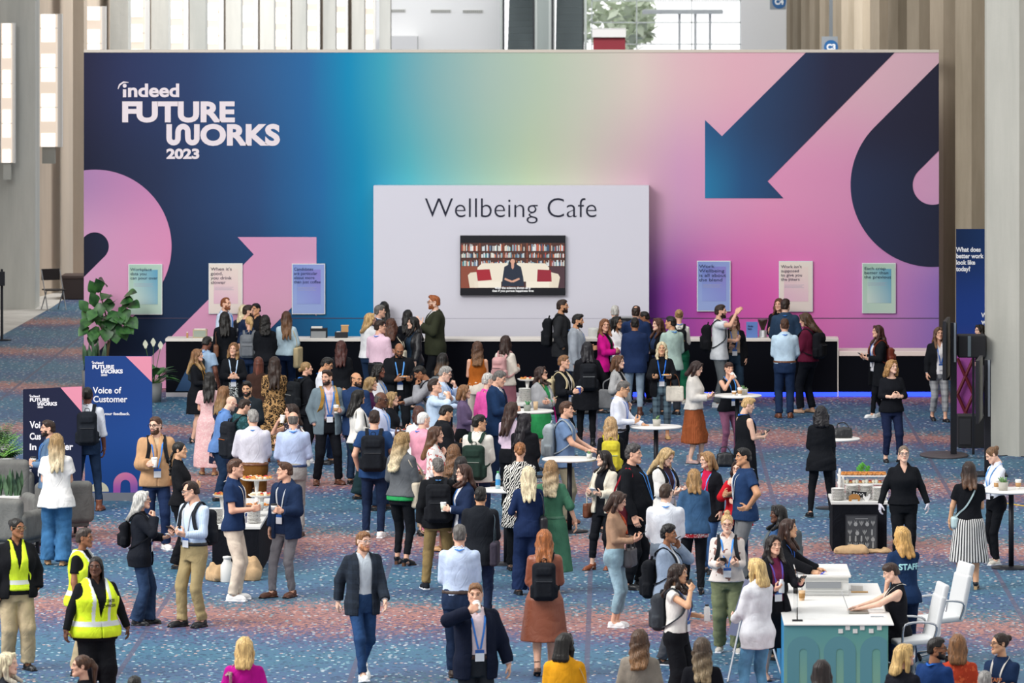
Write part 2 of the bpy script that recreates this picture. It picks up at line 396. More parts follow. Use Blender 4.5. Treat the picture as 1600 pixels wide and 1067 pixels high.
def shoe_tpl(kind):
    if ('shoe', kind) in _C: return _C['shoe', kind]
    G = Grid((-.07, -.24, -.02), (.07, .12, .22), .0065)
    hl = {'heel': .06, 'mule': .05}.get(kind, 0)
    if kind in ('dress', 'sneaker', 'boot', 'flat', 'heel', 'mule', 'sandal'):
        w = .046 if kind in ('heel', 'flat', 'sandal', 'mule') else .051
        tz = .034 if kind != 'sneaker' else .04
        tip = -.205 if kind in ('dress', 'heel') else -.19
        G.ell((0, .03, .04 + hl), (w * .82, .055, .045), 0)
        G.cone((0, .02, .042 + hl * .9), (0, -.12, tz), .042, .036, .03)
        G.ell((0, -.11, tz), (w, .075, .036), .03); G.ell((0, tip + .05, .026), (w * .68, .055, .026), .03)
        if kind in ('sneaker', 'boot', 'dress'): G.cone((0, .02, .06), (0, .025, .095 if kind != 'boot' else .17), .046, .046, .02, True)
        if kind in ('flat', 'heel', 'sandal', 'mule'):
            G.sub(f_ell(np.array((0, -.0, .1 + hl)), np.array((.045, .085 if kind != 'mule' else .05, .06))), k=.01)
        G.sub(lambda X, Y, Z: Z - .0 + 0 * X + 0 * Y if not hl else np.where(Y > -.08, Z - hl * np.clip((Y + .08) / .09, 0, 1), Z) + 0 * X, k=.002)
        G.box((0, -.06 if hl == 0 else -.14, .010), (w * .95, .14 if hl == 0 else .065, .012), .011, .006)
        if hl: G.box((0, .045, hl * .5), (.026, .026, hl * .5 + .01), .006, .008)
    V, Q = G.mesh(); c = V[Q].mean(1)
    sole = .024 if kind == 'sneaker' else .014
    mi = np.where((c[:, 2] < sole) | ((hl > 0) & (c[:, 1] > .01) & (c[:, 2] < hl - .008)), 1, 0)
    _C['shoe', kind] = (V, Q, mi)
    return _C['shoe', kind]

def hair_tpl(style, L=.3, opt=''):
    key = ('hair', style, L, opt)
    if key in _C: return _C[key]
    rs = random.Random(str(key))
    long_ = style in ('long', 'wavy', 'curly', 'bob', 'dreads', 'pony', 'braid')
    low = -max(.16, L + .05) if long_ else -.16
    G = Grid((-.19, -.16, low), (.19, .27, .22), .0072 if L < .2 or not long_ else .008)
    o = {'short': .007, 'dreads': .009, 'buzz': .004, 'ring': .006, 'bald': .0, 'bun': .008, 'lowbun': .008, 'topbun': .008, 'pony': .009, 'braid': .009}.get(style, .015)
    fz = .060 if style in ('short', 'buzz') else .058
    G.ell((0, .012 + o * .3, .028), (.074 + o, .094 + o, .086 + o), 0)
    face = f_ell(np.array((0, -.116, -.03)), np.array((.118 if style in ('short', 'buzz', 'ring', 'dreads') else .08, .088, .118 if 'bang' not in opt else .075)))
    nape = -.06
    if style in ('short', 'buzz', 'ring'):
        G.ell((0, .06, -.03), (.062 + o, .047 + o, .06), .02)
        if style == 'short':
            if 'fade' in opt: G.ell((0, -.008, .07), (.066, .086, .058), .012)
            else: G.ell((0, -.008, .07), (.073, .09, .06), .012)
            if 'quiff' in opt: G.ell((0, -.06, .1), (.055, .035, .03), .02)
            if 'curl' in opt: G.ell((0, 0, .075), (.08, .095, .068), .012)
    G.sub(face, k=.008)
    if style not in ('bob', 'long', 'wavy', 'curly', 'dreads'): G.sub(lambda X, Y, Z: Z - nape + 0 * X + 0 * Y, k=.01)
    if style in ('short', 'buzz', 'ring'):
        G.sub(lambda X, Y, Z: np.maximum(np.maximum(Y - .005, Z - .02), .045 - np.abs(X)) , k=.006)
    if style == 'ring':
        G.sub(lambda X, Y, Z: .052 + .25 * (Y - .05) - Z + 0 * X, k=.006)
    if 'recede' in opt:
        for s in (-1, 1): G.sub(f_ell(np.array((s * .045, -.07, .085)), np.array((.035, .05, .05))), k=.01)
    if 'crown' in opt: G.sub(f_ell(np.array((0, .05, .125)), np.array((.042, .05, .04))), k=.01)
    if style in ('bun', 'lowbun', 'topbun'):
        c = {'bun': (0, .115, .055), 'lowbun': (0, .118, -.03), 'topbun': (0, .02, .135)}[style]
        G.ell(c, (.042, .038, .04), .012)
    if style == 'pony':
        G.ell((0, .105, .05), (.024, .026, .024), .01)
        G.cone((0, .115, .055), (.0, .15, -.02), .024, .034, .012); G.cone((0, .15, -.02), (0.01, .145, -L), .034, .014, .02)
    if style == 'braid':
        p = np.array((0, .1, -.03))
        for i in range(int(L / .035)):
            q = np.array((.008 * (-1) ** i, .105 + .04 * min(i, 3) / 3, -.05 - .035 * i)); G.ell(q, (.026, .022, .024), .008)
    if style in ('bob', 'long', 'wavy', 'curly'):
        fw = -.02 if 'back' not in opt else .035
        wd = 1.0 if style != 'curly' else 1.2
        for s in (-1, 1):
            G.cone((s * .062, .015, .045), (s * .084 * wd, fw * .5 + .01, -.07), .034, .032 * wd, .02)
            if L > .22:
                e = (s * .085 * wd, -.115, -L * .8) if 'front' in opt else (s * .07 * wd, .175, -L * .95)
                m = (s * .088 * wd, -.02, -.16) if 'front' in opt else (s * .085 * wd, .06, -.16)
                G.cone((s * .084 * wd, fw * .5 + .01, -.07), m, .032 * wd, .03 * wd, .02); G.cone(m, e, .03 * wd, .022 * wd, .02)
            elif L > .1: G.cone((s * .084 * wd, fw * .5 + .01, -.07), (s * (.088 if style != 'bob' else .075) * wd, fw + .02 + .1 * (L - .12), -L), .032 * wd, .024 * wd if style != 'bob' else .03, .02)
            m = (s * .058 * wd, .112, -min(L, .16)); G.cone((s * .042, .07, .03), m, .045, .044 * wd, .03)
            if L > .16: G.cone(m, (s * .062 * wd, .115 + .085 * min(1, (L - .16) / .12), -L), .042 * wd, .03 * wd, .03)
            G.cone((s * .03, -.06, .1), (s * .075, -.045, .0), .02, .018, .02)
        G.cone((0, .08, .02), (0, .12, -min(L, .16)), .05, .045 * wd, .03)
        if L > .16: G.cone((0, .12, -.16), (0, .12 + .085 * min(1, (L - .16) / .12), -L), .045 * wd, .034 * wd, .03)
        G.sub(f_ell(np.array((0, -.128, -.02)), np.array((.064, .1, .106 if 'bang' not in opt else .066))), k=.01)
        if L > .12: G.sub(lambda X, Y, Z: np.maximum(np.maximum(np.abs(X) - .052 - .0 * Z, Y - .06), Z + .06) , k=.012)
    if style == 'dreads':
        for i in range(26):
            a = math.radians(-4 + 188 * i / 25)
            x0, y0 = .074 * math.cos(a), .012 + .09 * math.sin(a); ln = L * (.85 + .3 * rs.random())
            k = 1.25 + .2 * rs.random()
            G.cone((x0 * .8, y0 * .8, .07), (x0 * 1.12, y0 * 1.1, -.01), .014, .014, .006)
            G.cone((x0 * 1.12, y0 * 1.1, -.01), (x0 * k, max(y0 * k, -.06), -ln), .0125, .010, .004)
    X, Y, Z = G.all()
    an = np.arctan2(X, Y - .01)
    if style in ('curly',) or 'curl' in opt:
        G.F += .007 * np.sin(75 * X + 2 * np.sin(40 * Z)) * np.sin(80 * Y + 1) * np.sin(70 * Z + 2 * np.sin(35 * X))
    elif style == 'wavy':
        G.F += .004 * np.sin(34 * an + 3.2 * np.sin(42 * Z + 2 * X * 20)) + .006 * np.sin(48 * Z + 4 * an) * (Z < -.03)
    elif style not in ('buzz', 'dreads'):
        if style == 'long': G.F += (.006 * np.sin(24 * Z + 3 * an + 2 * np.sin(9 * X)) + .004 * np.sin(95 * X + 1.5 * np.sin(18 * Z))) * np.clip((-.02 - Z) / .12, 0, 1) + .020 * np.clip((.11 - L - Z) / .12, 0, 1) * (.5 + .5 * np.sin(70 * X + 25 * Y))
        G.F += .0028 * np.sin(30 * an + 2 * np.sin(9 * Z)) * np.sin(11 * an + 1.3 + 6 * Z)
        if style in ('short',): G.F += .003 * np.sin(90 * X + 40 * Z) * np.sin(50 * Y + 30 * Z)
    _C[key] = G.mesh()
    return _C[key]

# ------------------------------------------------------------------ the posed figure
TAB = {
 'm': np.array([(.70, .150, .10, .01), (.80, .152, .108, .01), (.88, .170, .118, .012), (.95, .170, .118, .010), (1.05, .156, .108, .0), (1.15, .158, .110, -.004), (1.25, .172, .120, -.002), (1.33, .182, .122, .004), (1.40, .172, .108, .012), (1.445, .140, .082, .018), (1.485, .08, .06, .022), (1.53, .05, .05, .02)]),
 'f': np.array([(.70, .150, .10, .01), (.80, .158, .110, .01), (.88, .178, .125, .014), (.95, .170, .115, .012), (1.05, .136, .096, .0), (1.12, .132, .094, -.004), (1.22, .146, .118, -.014), (1.28, .152, .124, -.016), (1.36, .150, .098, .002), (1.41, .130, .078, .014), (1.455, .085, .06, .02), (1.51, .05, .045, .02)]),
}
ARMS = {  # wrist x(out), y, z ; finger direction ; palm normal ; hand shape ; elbow pole   (x positive = outwards)
 'down': ((.235, -.03, .885), (0, -.1, -1), (-1, 0, 0), 'relax', (.4, 1, 0)),
 'slack': ((.25, -.10, .91), (-.05, -.35, -1), (-1, 0, 0), 'relax', (.6, 1, 0)),
 'out': ((.33, -.05, .90), (.1, -.1, -1), (-1, .2, 0), 'relax', (.4, 1, 0)),
 'phone': ((.10, -.27, 1.13), (-.45, -.7, .35), (-.35, .55, .75), 'grip', (.3, .5, -1)),
 'phonelow': ((.10, -.27, 1.03), (-.5, -.8, .1), (-.3, .4, .86), 'grip', (.5, .6, -1)),
 'cup': ((.13, -.26, 1.15), (-.35, -.85, .2), (-1, .3, 0), 'hold', (.4, .6, -1)),
 'cuplow': ((.16, -.28, 1.04), (-.25, -.95, .1), (-1, .2, 0), 'hold', (.5, .8, -1)),
 'drink': ((.085, -.205, 1.475), (-.75, -.1, .55), (-.5, .6, -.1), 'hold', (.8, -.2, -1)),
 'drinkhi': ((.10, -.21, 1.49), (-.75, -.1, .45), (-.5, .6, -.1), 'hold', (1, -.3, -.3)),
 'face': ((.08, -.18, 1.42), (-.3, .1, 1), (-.2, 1, 0), 'fist', (.6, -.1, -1)),
 'ear': ((.14, -.10, 1.47), (-.2, .2, 1), (-1, .2, 0), 'grip', (.7, -.3, -1)),
 'cross': ((-.07, -.21, 1.16), (-1, .1, .1), (0, 1, .2), 'relax', (.8, .2, -1)),
 'crossunder': ((-.05, -.19, 1.12), (-1, .15, 0), (0, 1, .3), 'fist', (.8, .2, -1)),
 'clasp': ((.06, -.25, 1.06), (-.9, -.25, -.1), (-.1, 1, .1), 'relax', (.8, .5, -1)),
 'clasphi': ((.06, -.25, 1.14), (-.9, -.25, .25), (-.1, 1, .1), 'relax', (.8, .5, -1)),
 'clasplow': ((.06, -.2, .93), (-.7, -.2, -.6), (-.1, 1, 0), 'relax', (.8, .7, -.3)),
 'hip': ((.205, -.02, 1.0), (-.5, -.8, -.3), (-.6, .5, .4), 'relax', (1, .5, 0)),
 'pocket': ((.215, -.05, .93), (-.25, -.25, -1), (-1, 0, 0), None, (.7, 1, 0)),
 'backhip': ((.12, .17, 1.0), (-.9, .1, -.3), (0, -1, 0), 'relax', (1, .3, 0)),
 'walkf': ((.21, -.22, .95), (-.05, -.5, -1), (-1, 0, 0), 'relax', (.3, 1, -.2)),
 'walkb': ((.25, .17, .92), (.05, .25, -1), (-1, 0, 0), 'relax', (.4, 1, 0)),
 'reach': ((.16, -.46, 1.12), (-.1, -1, -.1), (-.5, 0, -.8), 'relax', (.6, .3, -1)),
 'reachout': ((.42, -.34, 1.05), (.5, -.8, -.2), (-.5, 0, -.8), 'relax', (.6, .3, -1)),
 'offer': ((.19, -.36, 1.2), (-.1, -.9, .4), (-.6, .3, .6), 'relax', (.6, .6, -1)),
 'gest': ((.15, -.26, 1.28), (-.25, -.5, .8), (-1, .2, 0), 'flat', (.6, .6, -1)),
 'raise': ((.22, -.30, 1.62), (-.1, -.6, .75), (-.6, 0, -.6), 'relax', (.9, -.4, -.5)),
 'tablel': ((.15, -.36, 1.07), (-.35, -.9, -.1), (-.2, 0, -1), 'relax', (.7, .6, -1)),
 'type': ((.09, -.46, 1.20), (-.1, -1, -.15), (0, 0, -1), 'flat', (.8, .4, -.8)),
 'strap': ((.13, -.16, 1.24), (-.1, .1, 1), (-.2, 1, 0), 'fist', (.6, .2, -1)),
 'plate': ((.14, -.27, 1.13), (-.4, -.85, .1), (-.1, .1, 1), 'hold', (.6, .6, -1)),
 'bag': ((.15, -.16, 1.08), (-.3, -.9, .25), (-1, 0, .3), 'fist', (.6, .8, -1)),
}
LEGS = {  # left foot (x, y, yaw, lift, pitch), right foot
 'stand': ((.10, 0, 9, 0, 0), (-.10, 0, -9, 0, 0)),
 'relax': ((.12, -.07, 14, 0, 0), (-.09, .05, -10, 0, 0)),
 'relax2': ((.09, .05, 10, 0, 0), (-.12, -.07, -14, 0, 0)),
 'wide': ((.17, 0, 14, 0, 0), (-.17, .02, -14, 0, 0)),
 'walk': ((.07, -.26, 4, 0, -10), (-.08, .30, -4, .07, 42)),
 'walk2': ((.08, .30, 4, .07, 42), (-.07, -.26, -4, 0, -10)),
 'step': ((.08, -.15, 4, 0, 0), (-.08, .16, -4, .02, 18)),
 'step2': ((.08, .16, 4, .02, 18), (-.08, -.15, -4, 0, 0)),
 'close': ((.06, 0, 6, 0, 0), (-.06, .01, -6, 0, 0)),
 'lean': ((.05, .06, 10, 0, 0), (-.14, -.12, -14, 0, 0)),
 'sit': ((.12, -.42, 5, .31, 0), (-.12, -.40, -5, .31, 0)),
}
def nrm(v):
    v = np.array(v, float); return v / (np.linalg.norm(v) + 1e-9)
def ik(a, b, l1, l2, pole):
    a, b = np.array(a, float), np.array(b, float)
    d = b - a; D = np.linalg.norm(d); mx = (l1 + l2) * .995
    if D > mx: b = a + d / D * mx; d = b - a; D = mx
    u = d / D; x = (l1 * l1 - l2 * l2 + D * D) / (2 * D); h = math.sqrt(max(l1 * l1 - x * x, 0))
    p = np.array(pole, float); p = nrm(p - u * (p @ u))
    return a + u * x + p * h, b

class Pose: pass
def make_pose(sex, wt, lean, la, ra, legs, hd, nod, tilt, belly, twist):
    P = Pose(); P.sex = sex; P.t = math.tan(math.radians(lean)); P.tab = TAB[sex].copy()
    P.tab[:, 1] *= wt; P.tab[:, 2] *= (wt - 1) * 1.25 + 1
    if belly:
        g = np.exp(-((P.tab[:, 0] - 1.06) / .12) ** 2) * belly; P.tab[:, 2] += g * .5; P.tab[:, 3] -= g * .5; P.tab[:, 1] += g * .4
    P.warp = lambda p: np.array((p[0], p[1] - P.t * max(0, p[2] - .95), p[2]))
    m = sex == 'm'
    P.ar = [(.050, .042, .040, .028), (.043, .036, .034, .0245)][0 if m else 1]
    P.ar = tuple(r * (1 + (wt - 1) * .8) for r in P.ar)
    P.lr = [(.086, .06, .056, .04), (.088, .058, .053, .037)][0 if m else 1]
    P.lr = tuple(r * (1 + (wt - 1) * .9) for r in P.lr)
    P.sh, P.el, P.wr, P.hand = {}, {}, {}, {}
    for side, spec in (('L', la), ('R', ra)):
        sx = 1 if side == 'L' else -1
        if isinstance(spec, str): W, f, n, hk, pole = ARMS[spec]
        else:
            b = ARMS[spec[0]]; W = spec[1]; f = spec[2] if len(spec) > 2 else b[1]; n = spec[3] if len(spec) > 3 else b[2]; hk, pole = b[3], (spec[4] if len(spec) > 4 else b[4])
        mm = lambda v: np.array((v[0] * sx, v[1], v[2]), float)
        S = P.warp((sx * ((.168 if m else .146) * (1 + (wt - 1) * .7)), .014, 1.412 if m else 1.392))
        W = mm(W); W[0] += sx * (wt - 1) * .12
        W = W + np.array((0, -P.t * max(0, W[2] - .95), 0))
        E, W = ik(S, W, .285 if m else .27, .25 if m else .238, mm(pole))
        P.sh[side], P.el[side], P.wr[side] = S, E, W
        P.hand[side] = (nrm(mm(f)), nrm(mm(n)), hk)
    P.hip, P.kn, P.an, P.foot = {}, {}, {}, {}
    lg = LEGS[legs] if isinstance(legs, str) else legs
    for side, (fx, fy, yaw, lift, pitch), sx in (('L', lg[0], 1), ('R', lg[1], -1)):
        hp = np.array((sx * .092, .012, .89))
        an = np.array((fx, fy + .0 - (.05 * math.sin(math.radians(pitch))), .085 + lift + .02 * abs(math.sin(math.radians(pitch)))))
        K, A = ik(hp, an, .425, .40, (fx * .25, -1, .05))
        P.hip[side], P.kn[side], P.an[side], P.foot[side] = hp, K, A, (yaw, pitch)
    P.hc = P.warp((0, -.016, 1.641)); P.tilt = tilt
    cy, sy = math.cos(math.radians(hd)), math.sin(math.radians(hd)); cp, sp = math.cos(math.radians(nod)), math.sin(math.radians(nod)); ct, st = math.cos(math.radians(tilt)), math.sin(math.radians(tilt))
    Rz = np.array(((cy, -sy, 0), (sy, cy, 0), (0, 0, 1))); Rx = np.array(((1, 0, 0), (0, cp, -sp), (0, sp, cp))); Ry = np.array(((ct, 0, st), (0, 1, 0), (-st, 0, ct)))
    P.hR = Rz @ Rx @ Ry
    piv = np.array((0, .02, -.09))
    P.hc = P.hc + piv - P.hR @ piv
    P.head = lambda V: (V * .94) @ P.hR.T + P.hc
    return P

def torso_fn(P, o, straight=0., flare=0., z0=.95, low=0.):
    T = P.tab; zz = np.linspace(.30, 1.56, 127)
    a = np.interp(zz, T[:, 0], T[:, 1]); b = np.interp(zz, T[:, 0], T[:, 2]); c = np.interp(zz, T[:, 0], T[:, 3])
    ker = np.ones(7) / 7; pad = lambda v: np.convolve(np.pad(v, 3, 'edge'), ker, 'valid')
    a, b, c = pad(a), pad(b), pad(c)
    if straight:
        mxa = np.where(zz < 1.3, np.maximum(a, a[(zz > .85) & (zz < 1.33)].max() * .97), a); mxb = np.where(zz < 1.28, np.maximum(b, b[(zz > .85) & (zz < 1.3)].max() * .97), b)
        a = a + straight * (mxa - a); b = b + straight * (mxb - b)
    if flare:
        q = np.maximum(z0 - zz, 0); i = np.argmin(np.abs(zz - min(z0, .92)))
        a = np.where(zz < min(z0, .92), a[i], a) + flare * q; b = np.where(zz < min(z0, .92), b[i], b) + flare * q * .85
    lw = low * np.clip((1.04 - zz) / .12, 0, 1); a = a + o + lw; b = b + o + lw
    def fn(X, Y, Z):
        A, B, Cc = np.interp(Z, zz, a), np.interp(Z, zz, b), np.interp(Z, zz, c)
        y = Y + P.t * np.maximum(Z - .95, 0) - Cc
        k0 = np.sqrt((X / A) ** 2 + (y / B) ** 2) + 1e-6; k1 = np.sqrt((X / A ** 2) ** 2 + (y / B ** 2) ** 2) + 1e-6
        return k0 * (k0 - 1) / k1
    P.surf = lambda x, z, s, e=0: (lambda A, B, Cc: Cc + s * (B + e) * math.sqrt(max(0, 1 - (x / (A + e)) ** 2)) - P.t * max(0, z - .95))(np.interp(z, zz, a), np.interp(z, zz, b), np.interp(z, zz, c))
    return fn
def bounds(P, pts, r):
    A = np.array(pts); return A.min(0) - r, A.max(0) + r

def body_mesh(P, h, bare_legs):
    pts = [p for d in (P.sh, P.el, P.wr) for p in d.values()] + [(0, 0, 1.6), P.hc]
    pts += [p for d in (P.kn, P.an) for p in d.values()] + [(f[0], f[1] - .2, .0) for f in P.an.values()]
    lo, hi = bounds(P, pts, .2); hi[2] = max(hi[2] - .1, 1.6)
    G = Grid(lo, hi, h)
    sh = 1. if bare_legs else .80
    tf = torso_fn(P, -.016)
    G.add(lambda X, Y, Z: np.maximum(tf(X, Y, Z), np.maximum(Z - 1.46, .86 - Z)), lo, hi, 0)
    r = P.ar
    for s in 'LR':
        G.cone(P.sh[s], P.el[s], r[0], r[1], .045); G.cone(P.el[s], P.wr[s] , r[2], r[3], .015)
        G.cone(P.hip[s], P.kn[s], P.lr[0] * sh, P.lr[1] * sh, .03); G.cone(P.kn[s], P.an[s], P.lr[2] * sh, P.lr[3] * (1 if bare_legs else .9), .03)
        if bare_legs: m = P.kn[s] * .72 + P.an[s] * .28; G.ell(m + np.array((0, .018, 0)), (.048, .05, .1), .03)
        y, p = map(math.radians, P.foot[s]); d = np.array((math.sin(y), -math.cos(y), -.28 if p < .2 else -.6))
        G.cone(P.an[s] + (0, 0, -.03), P.an[s] + (0, 0, -.03) + .11 * nrm(d), .036, .028, .02)
    m = P.sex == 'm'
    n0 = P.warp((0, .026, 1.43)); G.cone(n0, P.hc + P.hR @ np.array((0, .02, -.075)), .064 if m else .052, .056 if m else .046, .03)
    V, Q = G.mesh(); parts = [(V, Q, 0)]
    hv, hq, hm = head_tpl(P.sex); parts.append((P.head(hv), hq, hm))
    for s in 'LR':
        f, n, hk = P.hand[s]
        if hk is None: continue
        v, q = hand_tpl(hk); v = v * (.98 if m else .88)
        if s == 'L': v = v * np.array((1, -1, 1)); q = q[:, ::-1]
        z = -(n - f * (f @ n)); z = nrm(z); y = np.cross(z, f)
        R = np.stack((f, y, z), 1); parts.append((v @ R.T + P.wr[s], q, 0))
    return joinarr(parts)
def grip(P, s, d=.095, e=.038):
    f, n, hk = P.hand[s]; n = nrm(n - f * (f @ n)); return P.wr[s] + f * d + n * e

def sleeves(G, P, o, kind, k=.04, ease=.006, flat=True):
    r = P.ar
    for s in 'LR':
        S, E, W = P.sh[s], P.el[s], P.wr[s]
        if kind == 'none':
            continue
        if kind == 'cap': G.cone(S, S + (E - S) * .22, r[0] + o, r[0] + o + .008, k, True); continue
        if kind == 'short': G.cone(S, S + (E - S) * .62, r[0] + o * .8, r[1] + o + .008 + ease, k, True); continue
        oo = o * .62
        G.cone(S, E, r[0] + oo, r[1] + oo + ease, k)
        f = {'long': .97, 'q': .5, 'elbow': .08, 'jacket': .93, 'roll': .3}[kind]
        G.cone(E, E + (W - E) * f, r[2] + oo + ease, (r[2] + (r[3] - r[2]) * f) + oo + ease * (1.1 if kind == 'jacket' else .8), .012, True)
        if kind == 'roll': G.cone(E + (W - E) * (f - .1), E + (W - E) * f, r[2] + o + ease + .006, r[2] + o + ease + .006, .004, True)

def top_mesh(P, h, o=.012, hem=.96, sleeve='long', neck='crew', straight=.15, flare=0., seed=1, amp=.006, openw=None, lap=False, skirtz=.95, vz=1.3, pleat=0, hood=False, collar=True, ease=.006, k=.04):
    pts = [p + np.zeros(3) for p in P.sh.values()] + ([p for d in (P.el, P.wr) for p in d.values()] if sleeve not in ('none', 'cap') else [])
    pts += [(-.22, -.2, hem), (.22, .2, hem), (0, -.05, 1.55), P.warp((0, 0, 1.5))]
    lo, hi = bounds(P, pts, .12 + max(0, flare) * max(0, skirtz - hem)); lo[2] = hem - .03; 
    if sleeve not in ('none', 'cap', 'short'): lo[2] = min(lo[2], min(p[2] for p in P.wr.values()) - .06)
    G = Grid(lo, hi, h)
    tf = torso_fn(P, o, straight, flare, skirtz, .018 if hem < .94 else 0)
    if pleat:
        def tf2(X, Y, Z): return tf(X, Y, Z) + .012 * np.clip((skirtz - .02 - Z) / .15, 0, 1) * np.cos(pleat * np.arctan2(X, Y))
    else: tf2 = tf
    G.add(lambda X, Y, Z: np.maximum(tf2(X, Y, Z), np.maximum(Z - 1.50, hem - Z)), (lo[0], lo[1], hem), hi, 0)
    sleeves(G, P, o, sleeve, k, ease)
    if sleeve in ('none',):
        for s in 'LR':
            sx = 1 if s == 'L' else -1; c = P.sh[s] + np.array((sx * .035, 0, -.03))
            G.sub(f_ell(c, np.array((.06, .14, .11))), c - .2, c + .2, .01)
    n0 = P.warp((0, .03, 1.42)); n1 = P.warp((0, -.005, 1.60)); m = P.sex == 'm'
    nr = (.066 if m else .058)
    if neck == 'wide': G.sub(f_ell(P.warp((0, -.01, 1.48)), np.array((.105, .09, .06))), k=.01)
    if hood:
        c = P.warp((0, .07, 1.47)); G.ell(c, (.12, .075, .055), .03)
    if collar:
        a = P.warp((0, .022, 1.455)); b = P.warp((0, .006, 1.515)); G.cone(a, b, nr + .010 + o * .4, nr + .004 + o * .4, .012, True)
    G.sub(f_cone(n0, n1, nr, nr - .004), k=.004)
    if neck == 'v' or neck == 'shirt':
        v0 = vz if neck == 'v' else 1.43
        G.sub(lambda X, Y, Z: np.maximum(np.maximum(np.abs(X) - (.062 if neck == 'v' else .035) * np.clip((Z - v0) / (1.49 - v0), 0, 3), v0 - Z), Y + P.t * np.maximum(Z - .95, 0) - .0), k=.004)
    folds(G, amp * .8, 13, seed, 1.4)
    if lap:
        X, Y, Z = G.all(); w = openw
        ww = np.interp(Z, w[0], w[1]); y = Y + P.t * np.maximum(Z - .95, 0)
        G.F -= .007 * ((np.abs(X) > ww) & (np.abs(X) < ww + np.clip((Z - 1.08) * .22, 0, .06) ) & (y < 0) & (Z > 1.08) & (Z < 1.45))
    if openw is not None:
        w = openw
        G.sub(lambda X, Y, Z: np.maximum(np.abs(X) - np.interp(Z, w[0], w[1]), Y + P.t * np.maximum(Z - .95, 0) - .0), k=.004)
    return G.mesh()

def legs_mesh(P, h, o=.012, fit='reg', top=1.03, hem=.05, seed=3, amp=.006):
    pts = [p for d in (P.kn, P.an, P.hip) for p in d.values()]
    lo, hi = bounds(P, pts + [(-.16, -.12, .9), (.16, .14, .9)], .14); hi[2] = top + .04; lo[2] = min(p[2] for p in P.an.values()) - .1
    G = Grid(lo, hi, h); tf = torso_fn(P, o)
    G.add(lambda X, Y, Z: np.maximum(tf(X, Y, Z), np.maximum(Z - top, .80 - Z)), (lo[0], lo[1], .75), (hi[0], hi[1], top), 0)
    R = {'reg': (.096, .073, .070, .064), 'slim': (.094, .067, .064, .05), 'skinny': (.091, .062, .058, .043), 'wide': (.108, .098, .098, .105), 'flare': (.097, .071, .07, .092), 'loose': (.104, .085, .082, .072)}[fit]
    kk = P.lr[0] / .091
    R = tuple(r * (1 + (kk - 1) * .8) for r in R)
    for s in 'LR':
        K, A = P.kn[s], P.an[s]
        d = nrm(A - K); L = np.linalg.norm(A - K); e = K + d * (L - (hem - .045))
        G.cone(P.hip[s], K, R[0], R[1], .025); f = 1 - (hem - .045) / L
        G.cone(K, e, R[2] , R[2] + (R[3] - R[2]) * f, .02, True)
    folds(G, amp, 20, seed, 1.4)
    X, Y, Z = G.all(); G.F += amp * .7 * np.sin(62 * Z + 9 * np.sin(14 * X + seed)) * np.clip((.4 - Z) / .3, 0, 1)
    return G.mesh()
def skirt_mesh(P, h, o=.016, hem=.5, top=1.04, flare=.12, pleat=0, seed=5, amp=.006):
    ex = flare * (top - hem) + .27
    lo = np.array((-ex, -ex, hem - .03)); hi = np.array((ex, ex, top + .03)); G = Grid(lo, hi, h)
    tf = torso_fn(P, o, 0, flare, .98)
    def fn(X, Y, Z):
        d = tf(X, Y, Z)
        if pleat: d = d + .011 * np.clip((.95 - Z) / .25, 0, 1) * np.cos(pleat * np.arctan2(X, Y) + .6 * np.sin(5 * Z))
        return np.maximum(d, np.maximum(Z - top, hem - Z))
    G.add(fn, lo, hi, 0)
    for s in 'LR':
        K = P.kn[s]
        if hem < K[2]: G.cone(P.hip[s], K, .09, .085, .06)
        a = P.an[s]; 
        if hem < K[2] - .1: G.cone(K, K + (a - K) * min(1, (K[2] - hem) / max(.05, K[2] - a[2])), .085, .085, .06, True)
    folds(G, amp, 15, seed, .5)
    return G.mesh()
# ------------------------------------------------------------------ people
TEXTS = {}
def text_arr(s, size, bold=0., ext=0., align='CENTER', spacing=1., lines=1.):
    key = (s, size, bold, ext, align, spacing, lines)
    if key in TEXTS: return TEXTS[key]
    cu = bpy.data.curves.new('lettering', 'FONT'); cu.body = s; cu.size = size; cu.align_x = align; cu.extrude = ext; cu.offset = bold; cu.space_character = spacing; cu.space_line = lines; cu.resolution_u = 5
    o = bpy.data.objects.new('lettering', cu); COL.objects.link(o)
    dg = bpy.context.evaluated_depsgraph_get(); dg.update()
    me = bpy.data.meshes.new_from_object(o.evaluated_get(dg))
    bpy.data.objects.remove(o); bpy.data.curves.remove(cu)
    V = np.empty(len(me.vertices) * 3); me.vertices.foreach_get('co', V); V = V.reshape(-1, 3)
    F = [tuple(p.vertices) for p in me.polygons]; bpy.data.meshes.remove(me)
    T = []
    for f in F:
        for i in range(1, len(f) - 1): T.append((f[0], f[i], f[i + 1]))
    r = (V, np.array(T) if T else np.zeros((0, 3), int)); TEXTS[key] = r
    return r
BZ = {'closed': ((.6, 1.0, 1.1, 1.3, 1.48, 1.6), (.06, .006, .003, .045, .075, .08)),
      'open': ((.6, .9, 1.1, 1.3, 1.48, 1.6), (.10, .085, .075, .08, .078, .08)),
      'wide': ((.6, .9, 1.1, 1.3, 1.48, 1.6), (.13, .115, .105, .10, .085, .08)),
      'zip': ((.6, 1.2, 1.35, 1.48, 1.6), (.001, .001, .012, .04, .06)),
      'vee': ((.6, 1.0, 1.06, 1.3, 1.48, 1.6), (.01, .002, .002, .06, .09, .1))}
